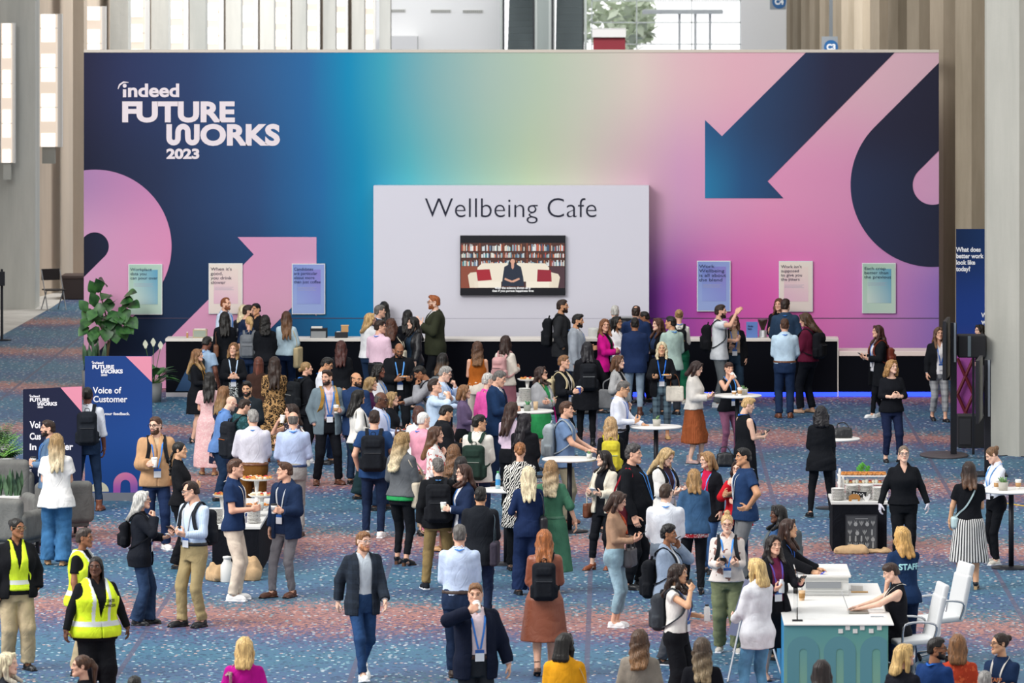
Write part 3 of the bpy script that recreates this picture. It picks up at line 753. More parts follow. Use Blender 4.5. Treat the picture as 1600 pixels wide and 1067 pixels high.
TOPS = {
 'shirt': dict(neck='shirt', o=.012, hem=.97), 'shirtin': dict(neck='shirt', o=.012, hem=.97, straight=.3), 'shirtout': dict(neck='shirt', o=.014, hem=.80, straight=.5, flare=.12),
 'rolled': dict(neck='shirt', o=.012, hem=.97, sleeve='roll', straight=.3), 'sshirt': dict(neck='shirt', o=.014, hem=.82, sleeve='short', straight=.5, flare=.1, ease=.012),
 'tee': dict(o=.013, hem=.83, sleeve='short', straight=.45, collar=False, flare=.08), 'teein': dict(o=.011, hem=.97, sleeve='short', collar=False), 'polo': dict(neck='shirt', o=.012, hem=.88, sleeve='short', straight=.4),
 'tank': dict(o=.009, hem=.93, sleeve='none', collar=False, straight=.1, neck='wide'), 'shell': dict(o=.010, hem=.95, sleeve='none', collar=False), 'cap': dict(o=.012, hem=.95, sleeve='cap', collar=False, straight=.2),
 'knit': dict(o=.012, hem=.96, collar=False), 'kniV': dict(o=.014, hem=.86, collar=False, neck='v', straight=.3), 'sweater': dict(o=.022, hem=.87, collar=False, straight=.5, amp=.008, ease=.012), 'fleece': dict(o=.03, hem=.90, straight=.7, amp=.006, ease=.018),
 'hoodie': dict(o=.028, hem=.86, straight=.5, hood=True, collar=False, amp=.008, ease=.014), 'blouse': dict(neck='v', o=.016, hem=.88, straight=.5, flare=.1, amp=.009, ease=.014, vz=1.36), 'blouseS': dict(o=.02, hem=.78, sleeve='short', straight=.6, flare=.22, amp=.009, ease=.02, neck='shirt'),
 'blouseq': dict(o=.014, hem=.86, sleeve='q', straight=.4, collar=False, ease=.012), 'kniq': dict(o=.012, hem=.86, sleeve='q', straight=.3, collar=False, neck='wide'),
 'dress': dict(o=.012, hem=.52, collar=False, sleeve='short', flare=.12, neck='v', vz=1.36), 'maxi': dict(o=.014, hem=.14, collar=False, sleeve='short', flare=.10, ease=.02), 'maxil': dict(o=.014, hem=.14, collar=False, sleeve='long', flare=.10), 'dressless': dict(o=.012, hem=.5, collar=False, sleeve='none', flare=.15),
 'coatdress': dict(o=.022, hem=.42, sleeve='jacket', flare=.13, straight=.15, ease=.012, amp=.008),
}
OUTS = {
 'blazer': dict(o=.030, hem=.77, sleeve='jacket', openw=BZ['closed'], lap=True, ease=.011, amp=.006), 'blazero': dict(o=.030, hem=.77, sleeve='jacket', openw=BZ['open'], lap=True, ease=.011),
 'short': dict(o=.028, hem=.90, sleeve='jacket', openw=BZ['open'], lap=True, ease=.010), 'cardigan': dict(o=.026, hem=.76, sleeve='jacket', openw=BZ['open'], ease=.012, collar=False, amp=.008, flare=.08), 'cardw': dict(o=.026, hem=.76, sleeve='jacket', openw=BZ['wide'], ease=.012, collar=False, amp=.008, flare=.08),
 'jacket': dict(o=.034, hem=.84, sleeve='jacket', openw=BZ['zip'], ease=.016, amp=.009), 'jacketo': dict(o=.034, hem=.84, sleeve='jacket', openw=BZ['wide'], ease=.018, amp=.010), 'coat': dict(o=.034, hem=.45, sleeve='jacket', openw=BZ['open'], ease=.014, flare=.06, amp=.008), 'coatc': dict(o=.034, hem=.62, sleeve='jacket', openw=BZ['zip'], ease=.014, flare=.1, amp=.008),
 'vest': dict(o=.045, hem=.84, sleeve='none', openw=BZ['vee'], collar=False, amp=.006), 'gilet': dict(o=.04, hem=.84, sleeve='none', openw=BZ['open'], amp=.006),
}
SHORT = {}
def local(P, V, c): return V - np.array(c)
PEOPLE = []
def person(hx, hy, fy, face, label, sex='f', skn='l', hair=('long', 'brown', .32), top=('knit', 'black'), outer=None, bottom=('reg', 'black'), skirt=None, shoes=('flat', 'black'),
           la='down', ra='down', legs='relax', hd=0, nod=0, tilt=0, lean=0, wt=1., belly=0., twist=0, lan=None, badge=True, glass=None, belt=None, beard=None, bags=(), hold=(), text=None, H=None, drop=0., extra=(), earring=None, gloves=None):
    seed = zlib.crc32(label.encode()) & 0xffff; rs = random.Random(seed)
    if H is None: H = CAMH * (1 - (hy - VY) / (fy - VY))
    s = H / 1.755
    d = dep(fy); px = (fy - VY) / CAMH; h = min(.0185, max(.0118, 1.45 / px))
    P = make_pose(sex, wt, lean, la, ra, legs, hd, nod, tilt, belly, twist)
    a = math.radians(face); R = Matrix.Rotation(a, 4, 'Z')
    hw = (hx - VX) * d / FPX; off = R @ Vector(P.hc) * s
    d2 = d
    M = Matrix.Translation((hw - off.x, d2, -drop * s)) @ R @ Matrix.Scale(s, 4)
    name = 'person'
    root = empty(name, label, 'person', M)
    sk = skin(skn); hm = hairmat(hair[1]) if hair else sk; bm = hairmat(beard[1] if isinstance(beard, (tuple, list)) else hair[1]) if beard else sk
    brow = hairmat(hair[1].split('>')[0]) if hair and hair[1] not in ('white', 'silver', 'plat') else plain('brow', '7a6450')
    if not hair: brow = plain('brow', '2a1c16')
    V, Q, MI = body_mesh(P, h * 1.12, skirt or top[0] in ('dress', 'maxi', 'coatdress', 'dressless'))
    eyew, iris = plain('eye_white', 'b9b2ac', .3), plain('iris', '2a1d16', .25)
    part('body', raw_mesh(V, Q, [sk, plain('lips', SKIN[skn][1], .45), brow, bm, eyew, iris], MI), root)
    if hair:
        st = hair[0].split(' '); ff = abs((face + hd + 180) % 360 - 180); st += ['front'] if ff < 80 else []; hv, hq = hair_tpl(st[0], hair[2] if len(hair) > 2 else .3, ' '.join(st[1:]) if st[0] in ('long', 'wavy', 'curly') or st[-1] != 'front' else ' '.join(st[1:-1]))
        part('hair', raw_mesh(P.head(hv), hq, hm), root)
    tk = dict(TOPS[top[0]]); tk.update(top[2] if len(top) > 2 else {})
    tk.setdefault('sleeve', 'long')
    if outer:  # what the jacket covers stays slim
        tk['amp'] = .002; tk['o'] = min(tk['o'], .012); tk['straight'] = min(tk.get('straight', .15), .15); tk['flare'] = 0 if top[0] not in ('dress', 'maxi', 'dressless', 'maxil') else tk['flare']
        if tk['sleeve'] == 'long': tk['ease'] = .003
    nm = {'tee': 'tshirt', 'teein': 'tshirt', 'polo': 'polo_shirt', 'tank': 'tank_top', 'shell': 'sleeveless_top', 'cap': 'top', 'knit': 'knit_top', 'kniV': 'knit_top', 'kniq': 'knit_top', 'sweater': 'sweater', 'fleece': 'fleece', 'hoodie': 'hoodie'}.get(top[0], 'dress' if 'dress' in top[0] or 'maxi' in top[0] else 'blouse' if 'blouse' in top[0] else 'shirt')
    v, q = top_mesh(P, h, seed=seed, **tk); part(nm, raw_mesh(v, q, cloth(top[1])), root); surf_in = P.surf
    if bottom:
        bk = dict(hem=.05); bk.update(bottom[2] if len(bottom) > 2 else {})
        v, q = legs_mesh(P, h, .016 if tk['hem'] > .94 else .004, bottom[0], seed=seed + 1, **bk)
        part('trousers', raw_mesh(v, q, cloth(bottom[1])), root)
    if skirt:
        v, q = skirt_mesh(P, h, seed=seed + 2, **(skirt[1] if len(skirt) > 1 else {})); part('skirt', raw_mesh(v, q, cloth(skirt[0])), root)
    if belt:
        G = Grid((-.3, -.25, .96), (.3, .25, 1.05), min(h, .014)); tf = torso_fn(P, .027)
        G.add(lambda X, Y, Z: np.maximum(tf(X, Y, Z), np.abs(Z - 1.0) - .02), (-.3, -.25, .96), (.3, .25, 1.05), 0)
        v, q = G.mesh(); part('belt', raw_mesh(v, q, cloth(belt + '|leather')), root)
    surf = surf_in; so = 0
    if outer:
        ok = dict(OUTS[outer[0]]); ok.setdefault('straight', .55 if sex == 'm' else .22); ok.update(outer[2] if len(outer) > 2 else {})
        v, q = top_mesh(P, h, seed=seed + 3, **ok); mi = None; ms = cloth(outer[1])
        if outer[0] == 'vest':
            c = v[q].mean(1); zz = c[:, 2]; xx = np.abs(c[:, 0])
            mi = (((zz > .97) & (zz < 1.025)) | ((zz > 1.0) & (xx > .075) & (xx < .115))).astype(int); ms = [cloth(outer[1]), plain('reflective_tape', 'd4d8d6', .4)]
        on = {'blazer': 'blazer', 'blazero': 'blazer', 'short': 'jacket', 'cardigan': 'cardigan', 'cardw': 'cardigan', 'jacket': 'jacket', 'jacketo': 'jacket', 'coat': 'coat', 'coatc': 'coat', 'vest': 'safety_vest', 'gilet': 'gilet'}[outer[0]]
        part(on, raw_mesh(v, q, ms, mi), root); surf = P.surf
    # shoes
    for sd in 'LR':
        if not shoes: break
        sv, sq, sm = shoe_tpl(shoes[0]); yaw, pit = P.foot[sd]
        ca, sa = math.cos(math.radians(yaw)), math.sin(math.radians(yaw)); cp, sp = math.cos(math.radians(pit)), math.sin(math.radians(pit))
        k = .96 if sex == 'm' else .86; sv = sv * k
        Rx = np.array(((1, 0, 0), (0, cp, -sp), (0, sp, cp))); Rz = np.array(((ca, -sa, 0), (sa, ca, 0), (0, 0, 1)))
        A = P.an[sd]; ball = np.array((0, -.12, 0))
        sv = (sv - ball) @ Rx.T + ball if pit > 0 else sv @ Rx.T
        lift = 0 if abs(pit) > 1 else A[2] - .085
        sv = sv @ Rz.T + np.array((A[0], A[1] + .0, max(0, lift)))
        sc = shoes[2] if len(shoes) > 2 else ('white' if shoes[0] == 'sneaker' else '1a1512')
        part('shoe', raw_mesh(sv, sq, [cloth(shoes[1] + ('|leather' if shoes[0] != 'sneaker' else '')), plain('sole', sc, .7)], sm), root)
    if gloves:
        for sd in 'LR':
            f, n, hk = P.hand[sd]; v, q = hand_tpl(hk); v = (v - (.05, 0, 0)) * .97 + (.045, 0, 0)
            if sd == 'L': v = v * np.array((1, -1, 1)); q = q[:, ::-1]
            z = -nrm(n - f * (f @ n)); part('glove', raw_mesh(v @ np.stack((f, np.cross(z, f), z), 1).T + P.wr[sd], q, plain('nitrile_glove', 'd5d2dc', .5)), root)
    if lan:
        f = surf_in if not outer or outer[0] in ('blazero', 'blazer', 'cardigan', 'cardw', 'short', 'gilet', 'coat', 'jacketo') else surf
        e = .008; w0 = P.warp
        nb = .115 + (.03 if outer else .012)
        def F(x, z): return np.array((x, f(x, z, -1, e), z))
        pl = [w0((0, nb, 1.475)), w0((.055, .075, 1.49)), w0((.08, .012, 1.478)), F(.072, 1.41), F(.058, 1.32), F(.036, 1.2), F(.012, 1.09)]
        pr = [p * np.array((-1, 1, 1)) for p in pl]
        A = sweep(pl, .02, .004, (1, -.2, 0), 16); B = sweep(pr, .02, .004, (1, .2, 0), 16)
        v, q, m_ = joinarr([(A[0], A[1], 0), (B[0], B[1], 0)]); part('lanyard', raw_mesh(v, q, cloth(lan), smooth=False), root)
        if badge:
            y0 = min(f(x, z, -1, .014) for x in (0, .04) for z in (1.08, 1.0, .95)); G = []
            for (z0, z1, mm) in ((.965, 1.05, 0), (1.05, 1.085, 1)):
                b = np.array([(x, y, z) for x in (-.048, .048) for y in (y0 - .006, y0 - .002) for z in (z0, z1)]); G.append((b, np.array([(0, 1, 3, 2), (4, 6, 7, 5), (0, 4, 5, 1), (2, 3, 7, 6), (0, 2, 6, 4), (1, 5, 7, 3)]), mm))
            v, q, m_ = joinarr(G); part('badge', raw_mesh(v, q, [plain('badge_card', 'e8e9ee', .4), plain('badge_header', '2f5ea8', .4)], m_, False), root)
    if glass:
        G = []
        for sx in (-1, 1):
            an = np.linspace(0, 2 * math.pi, 17); G.append(tube([(sx * .033 + .023 * math.cos(t), -.112 + .012 * abs(math.cos(t) * .5 + .3 * sx * math.cos(t)), .002 + .018 * math.sin(t)) for t in an], .0026, 6))
            G.append(tube([(sx * .056, -.1, .008), (sx * .076, -.06, .01), (sx * .084, .01, .008)], .0026, 6))
            if glass == 'sun':
                k = [(sx * .033 + .022 * math.cos(t), -.108, .002 + .017 * math.sin(t)) for t in an[:-1]]; b = np.array(k + [(x, y + .004, z) for x, y, z in k] + [(sx * .033, -.109, .002), (sx * .033, -.103, .002)])
                G.append((b, np.array([(i, (i + 1) % 16, 16 + (i + 1) % 16, 16 + i) for i in range(16)] + [(i, (i + 1) % 16, 32, 32) for i in range(16)] )))
        G.append(tube([(-.012, -.113, .008), (.012, -.113, .008)], .0026, 6))
        v, q, m_ = joinarr([(x[0], x[1], 0) for x in G]); part('glasses', raw_mesh(P.head(v), q, plain('glasses_frame', '1a1a1e' if glass in (True, 'sun') else glass, .3)), root)
    if text:  # printed lettering follows the cloth: (side, string, size, z, colour)
        for side, st, sz, z, colr, x0 in text:
            v, q = text_arr(st, sz, sz * .035); v = v.copy(); n0 = len(v)
            if side == 'b': X = x0 - v[:, 0]
            else: X = x0 + v[:, 0]
            Z = z + v[:, 1]; sg = 1 if side == 'b' else -1
            Y = np.array([surf(x, zz, sg, .009) for x, zz in zip(X, Z)]); vv = np.stack((X, Y, Z), 1)
            part('lettering', raw_mesh(vv, q, plain('print', colr, .6), smooth=False), root)
    for nmx, fn in extra: fn(P, root, surf)
    for b in bags: BAGS[b[0]](P, M, surf, label, sex, **dict(b[1:] and b[1] or {}))
    for hk in hold: HOLD[hk[0]](P, M, hk[1], label, **(hk[2] if len(hk) > 2 else {}))
    PEOPLE.append((label, root)); return root

# ------------------------------------------------------------------ bags and hand-held things: top-level, placed on their bearer
def bagroot(name, label, cat, M, c, group=None):
    return empty(name, label, cat, M @ Matrix.Translation(c), group)
def on(label, what): return (what + ' ' + label)[:110]
def backpack(P, M, surf, who, sex, col='black', w=.145, hh=.23, dpt=.075, z=1.19, label=None, trim=None, lbl=None, front=False, one=None):
    yb = max(surf(0, zz, 1, .0) for zz in (1.1, 1.2, 1.3)) + dpt + .012
    c = (0, yb, z); root = bagroot('backpack', lbl or on(who, f'{label or col.split("|")[0]} backpack on the back of'), 'backpack', M, c)
    G = Grid((-w - .05, -dpt - .09, -hh - .04), (w + .05, dpt + .12, hh + .05), .0115)
    G.box((0, 0, -.01), (w, dpt, hh), .06, 0); G.box((0, dpt * .9, -hh * .38), (w * .8, .045, hh * .5), .035, .015); G.box((0, dpt * .8, hh * .52), (w * .72, .035, hh * .22), .03, .015)
    for sx in (-1, 1): G.box((sx * w, 0, -hh * .55), (.028, dpt * .7, hh * .34), .025, .015)
    folds(G, .004, 22, 7, 1)
    v, q = G.mesh(); part('pack_body', raw_mesh(v, q, cloth(col)), root)
    G = [tube([(x, dpt + .044 + .0, hh * .1 - .02) for x in np.linspace(-w * .7, w * .7, 8)], .004, 6), tube([(w * .86 * math.cos(t), dpt * .62, -.02 + hh * .86 * math.sin(t)) for t in np.linspace(.25, 2.9, 14)], .005, 6)]
    v, q, m_ = joinarr([(x[0], x[1], 0) for x in G]); part('zipper', raw_mesh(v, q, plain('zip', trim or '3a3d42', .5)), root)
    v, q = sweep([(-.03, -.02, hh - .01), (-.025, -.03, hh + .03), (.025, -.03, hh + .03), (.03, -.02, hh - .01)], .02, .008, (0, 1, 0), 10); part('handle', raw_mesh(v, q, cloth(col)), root)
    for sx in (-1, 1):
        if one is not None and sx != one: continue
        def S(x, zz, sd): return np.array((sx * x, surf(x, zz, sd, .012), zz))
        top = 1.475 if sex == 'm' else 1.45
        pts = [np.array((sx * .06, surf(.06, 1.36, 1, .012), 1.37)), np.array((sx * .09, surf(.09, 1.40, 1, .012), 1.42)), P.warp((sx * .10, .02, top + .028)), S(.105, 1.39, -1), S(.118, 1.28, -1), S(.135, 1.17, -1) + np.array((sx * .012, 0, 0)), np.array((sx * .165, surf(.0, 1.08, 1, 0) * .3, 1.06)), np.array((sx * .12, surf(.1, 1.04, 1, .02), 1.02))]
        v, q = sweep([p - np.array(c) for p in pts], .05, .014, (1, 0, 0), 26); part('strap', raw_mesh(v, q, cloth(trim and col or col), smooth=False), root)
    return root
def sidebag(P, M, surf, who, sex, side='L', col='beige|leather', w=.16, hh=.14, dpt=.05, z=.98, name='shoulder_bag', label=None, lbl=None, x=None, y=.03, cross=False, strapc=None, sw=.022, top=None):
    sx = 1 if side == 'L' else -1
    x = x if x is not None else (.27 if sex == 'm' else .245)
    c = np.array((sx * x, y, z)); root = bagroot(name, lbl or on(who, f'{label or col.split("|")[0]} {name.replace("_", " ")} carried by'), 'bag', M, c)
    G = Grid((-dpt - .04, -w - .04, -hh - .04), (dpt + .04, w + .04, hh + .04), .011)
    taper = top or 1.0
    G.box((0, 0, 0), (dpt, w, hh), min(.035, dpt * .8), 0)
    X, Y, Z = G.all(); G.F += (1 - taper) * np.clip((Z + hh) / (2 * hh), 0, 1) * .06
    folds(G, .004, 20, 5, 1)
    v, q = G.mesh(); part('bag_body', raw_mesh(v, q, cloth(col)), root)
    sc = cloth(strapc or col)
    shp = P.sh[side]
    if cross:
        o = 'R' if side == 'L' else 'L'; t = 1.475 if sex == 'm' else 1.45
        for sd in (1, -1):
            pts = [P.warp((-sx * .085, .02, t + .02))] + [np.array((xx, surf(abs(xx), zz, sd, .012), zz)) for xx, zz in ((-sx * .075, 1.39), (-sx * .02, 1.27), (sx * .06, 1.14))] + [np.array((sx * .15, surf(.12, 1.05, sd, .012) * .8, 1.05)), c + np.array((0, sd * w * .85, hh * .9))]
            v, q = sweep([p - c for p in pts], sw, .006, (1, 0, .4), 22); part('strap', raw_mesh(v, q, sc, smooth=False), root)
    else:
        tp = shp + np.array((-sx * .045, 0, .07))
        for sd in (1, -1):
            pts = [c + np.array((0, sd * w * .55, hh * .95)), np.array((sx * (x + .0), sd * w * .5 + y, z + hh + .12)), (tp + np.array((sx * .07, sd * .07, -.10))), tp + np.array((0, sd * .015, 0))]
            v, q = sweep([p - c for p in pts], sw, .007, (0, 1, 0), 14); part('strap', raw_mesh(v, q, sc, smooth=False), root)
    return root
def handbag(P, M, surf, who, sex, side='L', col='dkgray|leather', w=.15, hh=.11, dpt=.06, label=None, lbl=None, name='handbag', drop=.2, hand=False, strapc=None, dx=0, dy=0):
    p = (P.el[side] * .45 + P.wr[side] * .55) if not hand else grip(P, side, .07, .02)
    c = p + np.array((dx, dy, -drop - hh)); root = bagroot(name, lbl or on(who, f'{label or col.split("|")[0]} {name} on the arm of'), 'bag', M, c)
    G = Grid((-w - .04, -dpt - .04, -hh - .04), (w + .04, dpt + .04, hh + .04), .011); G.box((0, 0, 0), (w, dpt, hh), .03, 0)
    X, Y, Z = G.all(); G.F += .12 * np.clip((Z + hh) / (2 * hh), 0, 1) * np.abs(Y) * 2; folds(G, .003, 20, 5, 1)
    v, q = G.mesh(); part('bag_body', raw_mesh(v, q, cloth(col)), root)
    for sd in (-1, 1):
        v, q = sweep([(-w * .5, sd * dpt * .6, hh * .9), (-w * .4, sd * .02, hh + drop * .7), (0, 0, hh + drop + .045), (w * .4, sd * .02, hh + drop * .7), (w * .5, sd * dpt * .6, hh * .9)], .018, .008, (0, 1, 0), 18); part('handle', raw_mesh(v, q, cloth(strapc or col), smooth=False), root)
    return root
BAGS = dict(backpack=backpack, side=sidebag, hand=handbag)
def lathe(prof, seg=20):
    P = np.array(prof, float); an = np.arange(seg) * 2 * math.pi / seg
    V = np.stack((P[:, None, 0] * np.cos(an), P[:, None, 0] * np.sin(an), np.broadcast_to(P[:, None, 1], (len(P), seg))), -1).reshape(-1, 3)
    Q = [(i * seg + j, i * seg + (j + 1) % seg, (i + 1) * seg + (j + 1) % seg, (i + 1) * seg + j) for i in range(len(P) - 1) for j in range(seg)]
    return V, np.array(Q)
def cup_parts(root, col='e9e6e1', sleeve='b98f62', lid='efefef', hh=.115):
    v, q = lathe([(0, 0), (.029, 0), (.030, .004), (.041, hh), (.036, hh), (0, hh)], 18); part('cup_wall', raw_mesh(v, q, plain('paper_cup', col, .6)), root)
    if sleeve: v, q = lathe([(.0325, hh * .25), (.0345, hh * .25), (.0395, hh * .75), (.0375, hh * .75)], 18); part('cup_sleeve', raw_mesh(v, q, plain('card_sleeve', sleeve, .8)), root)
    if lid: v, q = lathe([(.043, hh - .006), (.044, hh + .004), (.039, hh + .014), (.034, hh + .012), (0, hh + .012)], 18); part('lid', raw_mesh(v, q, plain('cup_lid', lid, .4)), root)
def h_cup(P, M, s, who, col='e9e6e1', sleeve='b98f62', lid='efefef', lbl=None, tip=0, name='paper_cup', hh=.115):
    g = grip(P, s, .09, .045); a = M.to_euler().z
    r = empty(name, lbl or on(who, 'cup held by'), 'cup', M @ Matrix.Translation(g) @ Matrix.Rotation(math.radians(tip), 4, 'X') @ Matrix.Translation((0, 0, -.05))); cup_parts(r, col, sleeve, lid, hh)
def boxarr(lo, hi):
    b = np.array([(x, y, z) for x in (lo[0], hi[0]) for y in (lo[1], hi[1]) for z in (lo[2], hi[2])], float)
    return b, np.array([(0, 1, 3, 2), (4, 6, 7, 5), (0, 4, 5, 1), (2, 3, 7, 6), (0, 2, 6, 4), (1, 5, 7, 3)])
def h_phone(P, M, s, who, lbl=None, col='17181b', w=.038, l=.078, tilt=35, name='phone', scr=None):
    g = grip(P, s, .10, .03)
    r = empty(name, lbl or on(who, name.replace('_', ' ') + ' held by'), name, M @ Matrix.Translation(g) @ Matrix.Rotation(math.radians(-tilt), 4, 'X'))
    v, q = boxarr((-w, -l, -.005), (w, l, .004)); part('phone_case', raw_mesh(v, q, plain('phone_case', col, .35), smooth=False), r)
    v, q = boxarr((-w + .004, -l + .006, .0041), (w - .004, l - .006, .0055)); part('screen', raw_mesh(v, q, plain('phone_glass', scr or '2a3038', .12), smooth=False), r)
def h_plate(P, M, s, who, lbl=None, food=('c98a4a', 'b23a2e', 'd9b45a'), n=4):
    g = grip(P, s, .13, .03)
    r = empty('plate', lbl or on(who, 'plate of food held by'), 'plate', M @ Matrix.Translation(g))
    v, q = lathe([(0, 0), (.05, 0), (.088, .014), (.09, .016), (.086, .018), (.05, .006), (0, .006)], 24); part('dish', raw_mesh(v, q, plain('ceramic', 'eceae6', .3)), r)
    rs = random.Random(len(who))
    for i in range(n):
        G = Grid((-.04, -.04, -.03), (.04, .04, .04), .007); G.ell((0, 0, 0), (.024, .018, .016), 0); v, q = G.mesh(); an = i * 2 * math.pi / n
        part('food', raw_mesh(v + np.array((.035 * math.cos(an), .035 * math.sin(an), .018)), q, plain('food', food[i % len(food)], .6)), r)
def h_bottle(P, M, s, who, lbl=None, col='e6e6e6', tip=0, cap='2a2c30', hh=.2):
    g = grip(P, s, .08, .04)
    r = empty('water_bottle', lbl or on(who, 'bottle held by'), 'bottle', M @ Matrix.Translation(g) @ Matrix.Rotation(math.radians(tip), 4, 'X') @ Matrix.Translation((0, 0, -.1)))
    v, q = lathe([(0, 0), (.034, 0), (.036, .01), (.036, hh * .78), (.022, hh * .9), (.02, hh * .92), (0, hh * .92)]); part('bottle_body', raw_mesh(v, q, plain('bottle', col, .35)), r)
    v, q = lathe([(.022, hh * .9), (.023, hh), (.0, hh)]); part('cap', raw_mesh(v, q, plain('bottle_cap', cap, .5)), r)
HOLD = dict(cup=h_cup, phone=h_phone, plate=h_plate, bottle=h_bottle)
# ------------------------------------------------------------------ setting
from mathutils.geometry import tessellate_polygon
def boxm(lo, hi, m, name='box', parent=None, bev=0.):
    v, q = boxarr(lo, hi); me = raw_mesh(v, q, m, smooth=False); o = part(name, me, parent)
    if bev:
        b = o.modifiers.new('soft_edges', 'BEVEL'); b.width = bev; b.segments = 2
    return o
def boxes(lst, m, name, parent=None, bev=0.):
    v, q, mi = joinarr([(boxarr(l, h)[0], boxarr(l, h)[1], 0) for l, h in lst]); o = part(name, raw_mesh(v, q, m, smooth=False), parent)
    if bev:
        b = o.modifiers.new('soft_edges', 'BEVEL'); b.width = bev; b.segments = 2
    return o
def struct(o): o['kind'] = 'structure'; return o
def poly_arr(pts, d, th=.006):
    """outline given in picture rows and columns of a sheet standing at distance d, given real thickness"""
    P = [at(x, y, d) for x, y in pts]; n = len(P)
    tri = tessellate_polygon([P]); F = np.array([p[:] for p in P]); Bk = F + np.array((0, th, 0))
    V = np.concatenate([F, Bk]); T = []
    for a, b, c in tri:
        nn = (P[b] - P[a]).cross(P[c] - P[a])
        if nn.y > 0: a, c = c, a
        T.append((a, b, c)); T.append((c + n, b + n, a + n))
    area_ = sum(P[i].x * P[(i + 1) % n].z - P[(i + 1) % n].x * P[i].z for i in range(n))
    for i in range(n):
        j = (i + 1) % n
        T += [(j, i, i + n), (j, i + n, j + n)] if area_ > 0 else [(i, j, i + n), (j, j + n, i + n)]
    return V, np.array(T)
def sheet(pts, d, m, name, parent=None, th=.006):
    v, t = poly_arr(pts, d, th); return part(name, raw_mesh(v, t, m, smooth=False), parent)
def rect(x0, y0, x1, y1): return [(x0, y0), (x1, y0), (x1, y1), (x0, y1)]
def lettering(s, x0, y0, x1, y1, d, m, parent, bold=.0, name='lettering', lines=1., align='LEFT', ext=.004, keep=False):
    v, t = text_arr(s, 1., bold, .01, align, 1., lines); v = v.copy()
    a, b = v.min(0), v.max(0); p0, p1 = at(x0, y1, d), at(x1, y0, d)
    sx = (p1.x - p0.x) / (b[0] - a[0]); sz = (p1.z - p0.z) / (b[1] - a[1])
    if keep: sx = sz = min(sx, sz)
    X = p0.x + (v[:, 0] - a[0]) * sx; Z = p1.z + (v[:, 1] - b[1]) * sz; Y = d - ext + (v[:, 2] - a[2]) * 0 - (v[:, 2] < 0) * .0 - np.where(v[:, 2] > 0, ext * .8, 0)
    return part(name, raw_mesh(np.stack((X, Y, Z), 1), t, m, smooth=False), parent)
def stroke(pts, w, d, m, name, parent, ext=.004, n=0):
    """brush line of width w (picture pixels) on a sheet at distance d"""
    P = np.array(pts, float)
    if n: P = sweep([(x, y, 0) for x, y in pts], 1, 1, (1, .3, .2), n)[0].reshape(-1, 4, 3).mean(1)[:, :2]
    T = np.gradient(P, axis=0); T /= np.linalg.norm(T, axis=1)[:, None]; Nn = np.stack((-T[:, 1], T[:, 0]), 1)
    ww = np.broadcast_to(np.asarray(w, float), (len(P),))[:, None] / 2
    out = [tuple(p) for p in P + Nn * ww] + [tuple(p) for p in (P - Nn * ww)[::-1]]
    return sheet(out, d - ext, m, name, parent, th=ext * .8)

DW = dep(607); WP = FPX / DW                               # the printed backdrop wall
def grad2(name, rows, x0, x1, zrow, rough=.75, spec=.2):
    """printed colour field: rows of (x pixel, colour) read left to right, blended between heights"""
    m, nt, b = nodes(name); x = N(nt, 'ShaderNodeSeparateXYZ'); nt.links.new(coords(nt, (1, 1, 1)), x.inputs[0])
    mr = N(nt, 'ShaderNodeMapRange', i_1=x0, i_2=x1); nt.links.new(x.outputs[0], mr.inputs[0])
    outs = [ramp(nt, mr.outputs[0], [((p - rows[0][0][0]) / (rows[0][-1][0] - rows[0][0][0]), lin(c)) for p, c in r]) for r in rows]
    o = outs[0]
    for i in range(1, len(rows)):
        m2 = N(nt, 'ShaderNodeMapRange', interpolation_type='SMOOTHSTEP', i_1=zrow[i - 1], i_2=zrow[i]); nt.links.new(x.outputs[2], m2.inputs[0])
        mx = N(nt, 'ShaderNodeMixRGB'); nt.links.new(m2.outputs[0], mx.inputs[0]); nt.links.new(o, mx.inputs[1]); nt.links.new(outs[i], mx.inputs[2]); o = mx.outputs[0]
    nt.links.new(o, b.inputs['Base Color']); b.inputs['Roughness'].default_value = rough; b.inputs['Specular IOR Level'].default_value = spec
    return m
def zof(y, d): return CAMH - (y - VY) * d / FPX
def xof(x, d): return (x - VX) * d / FPX

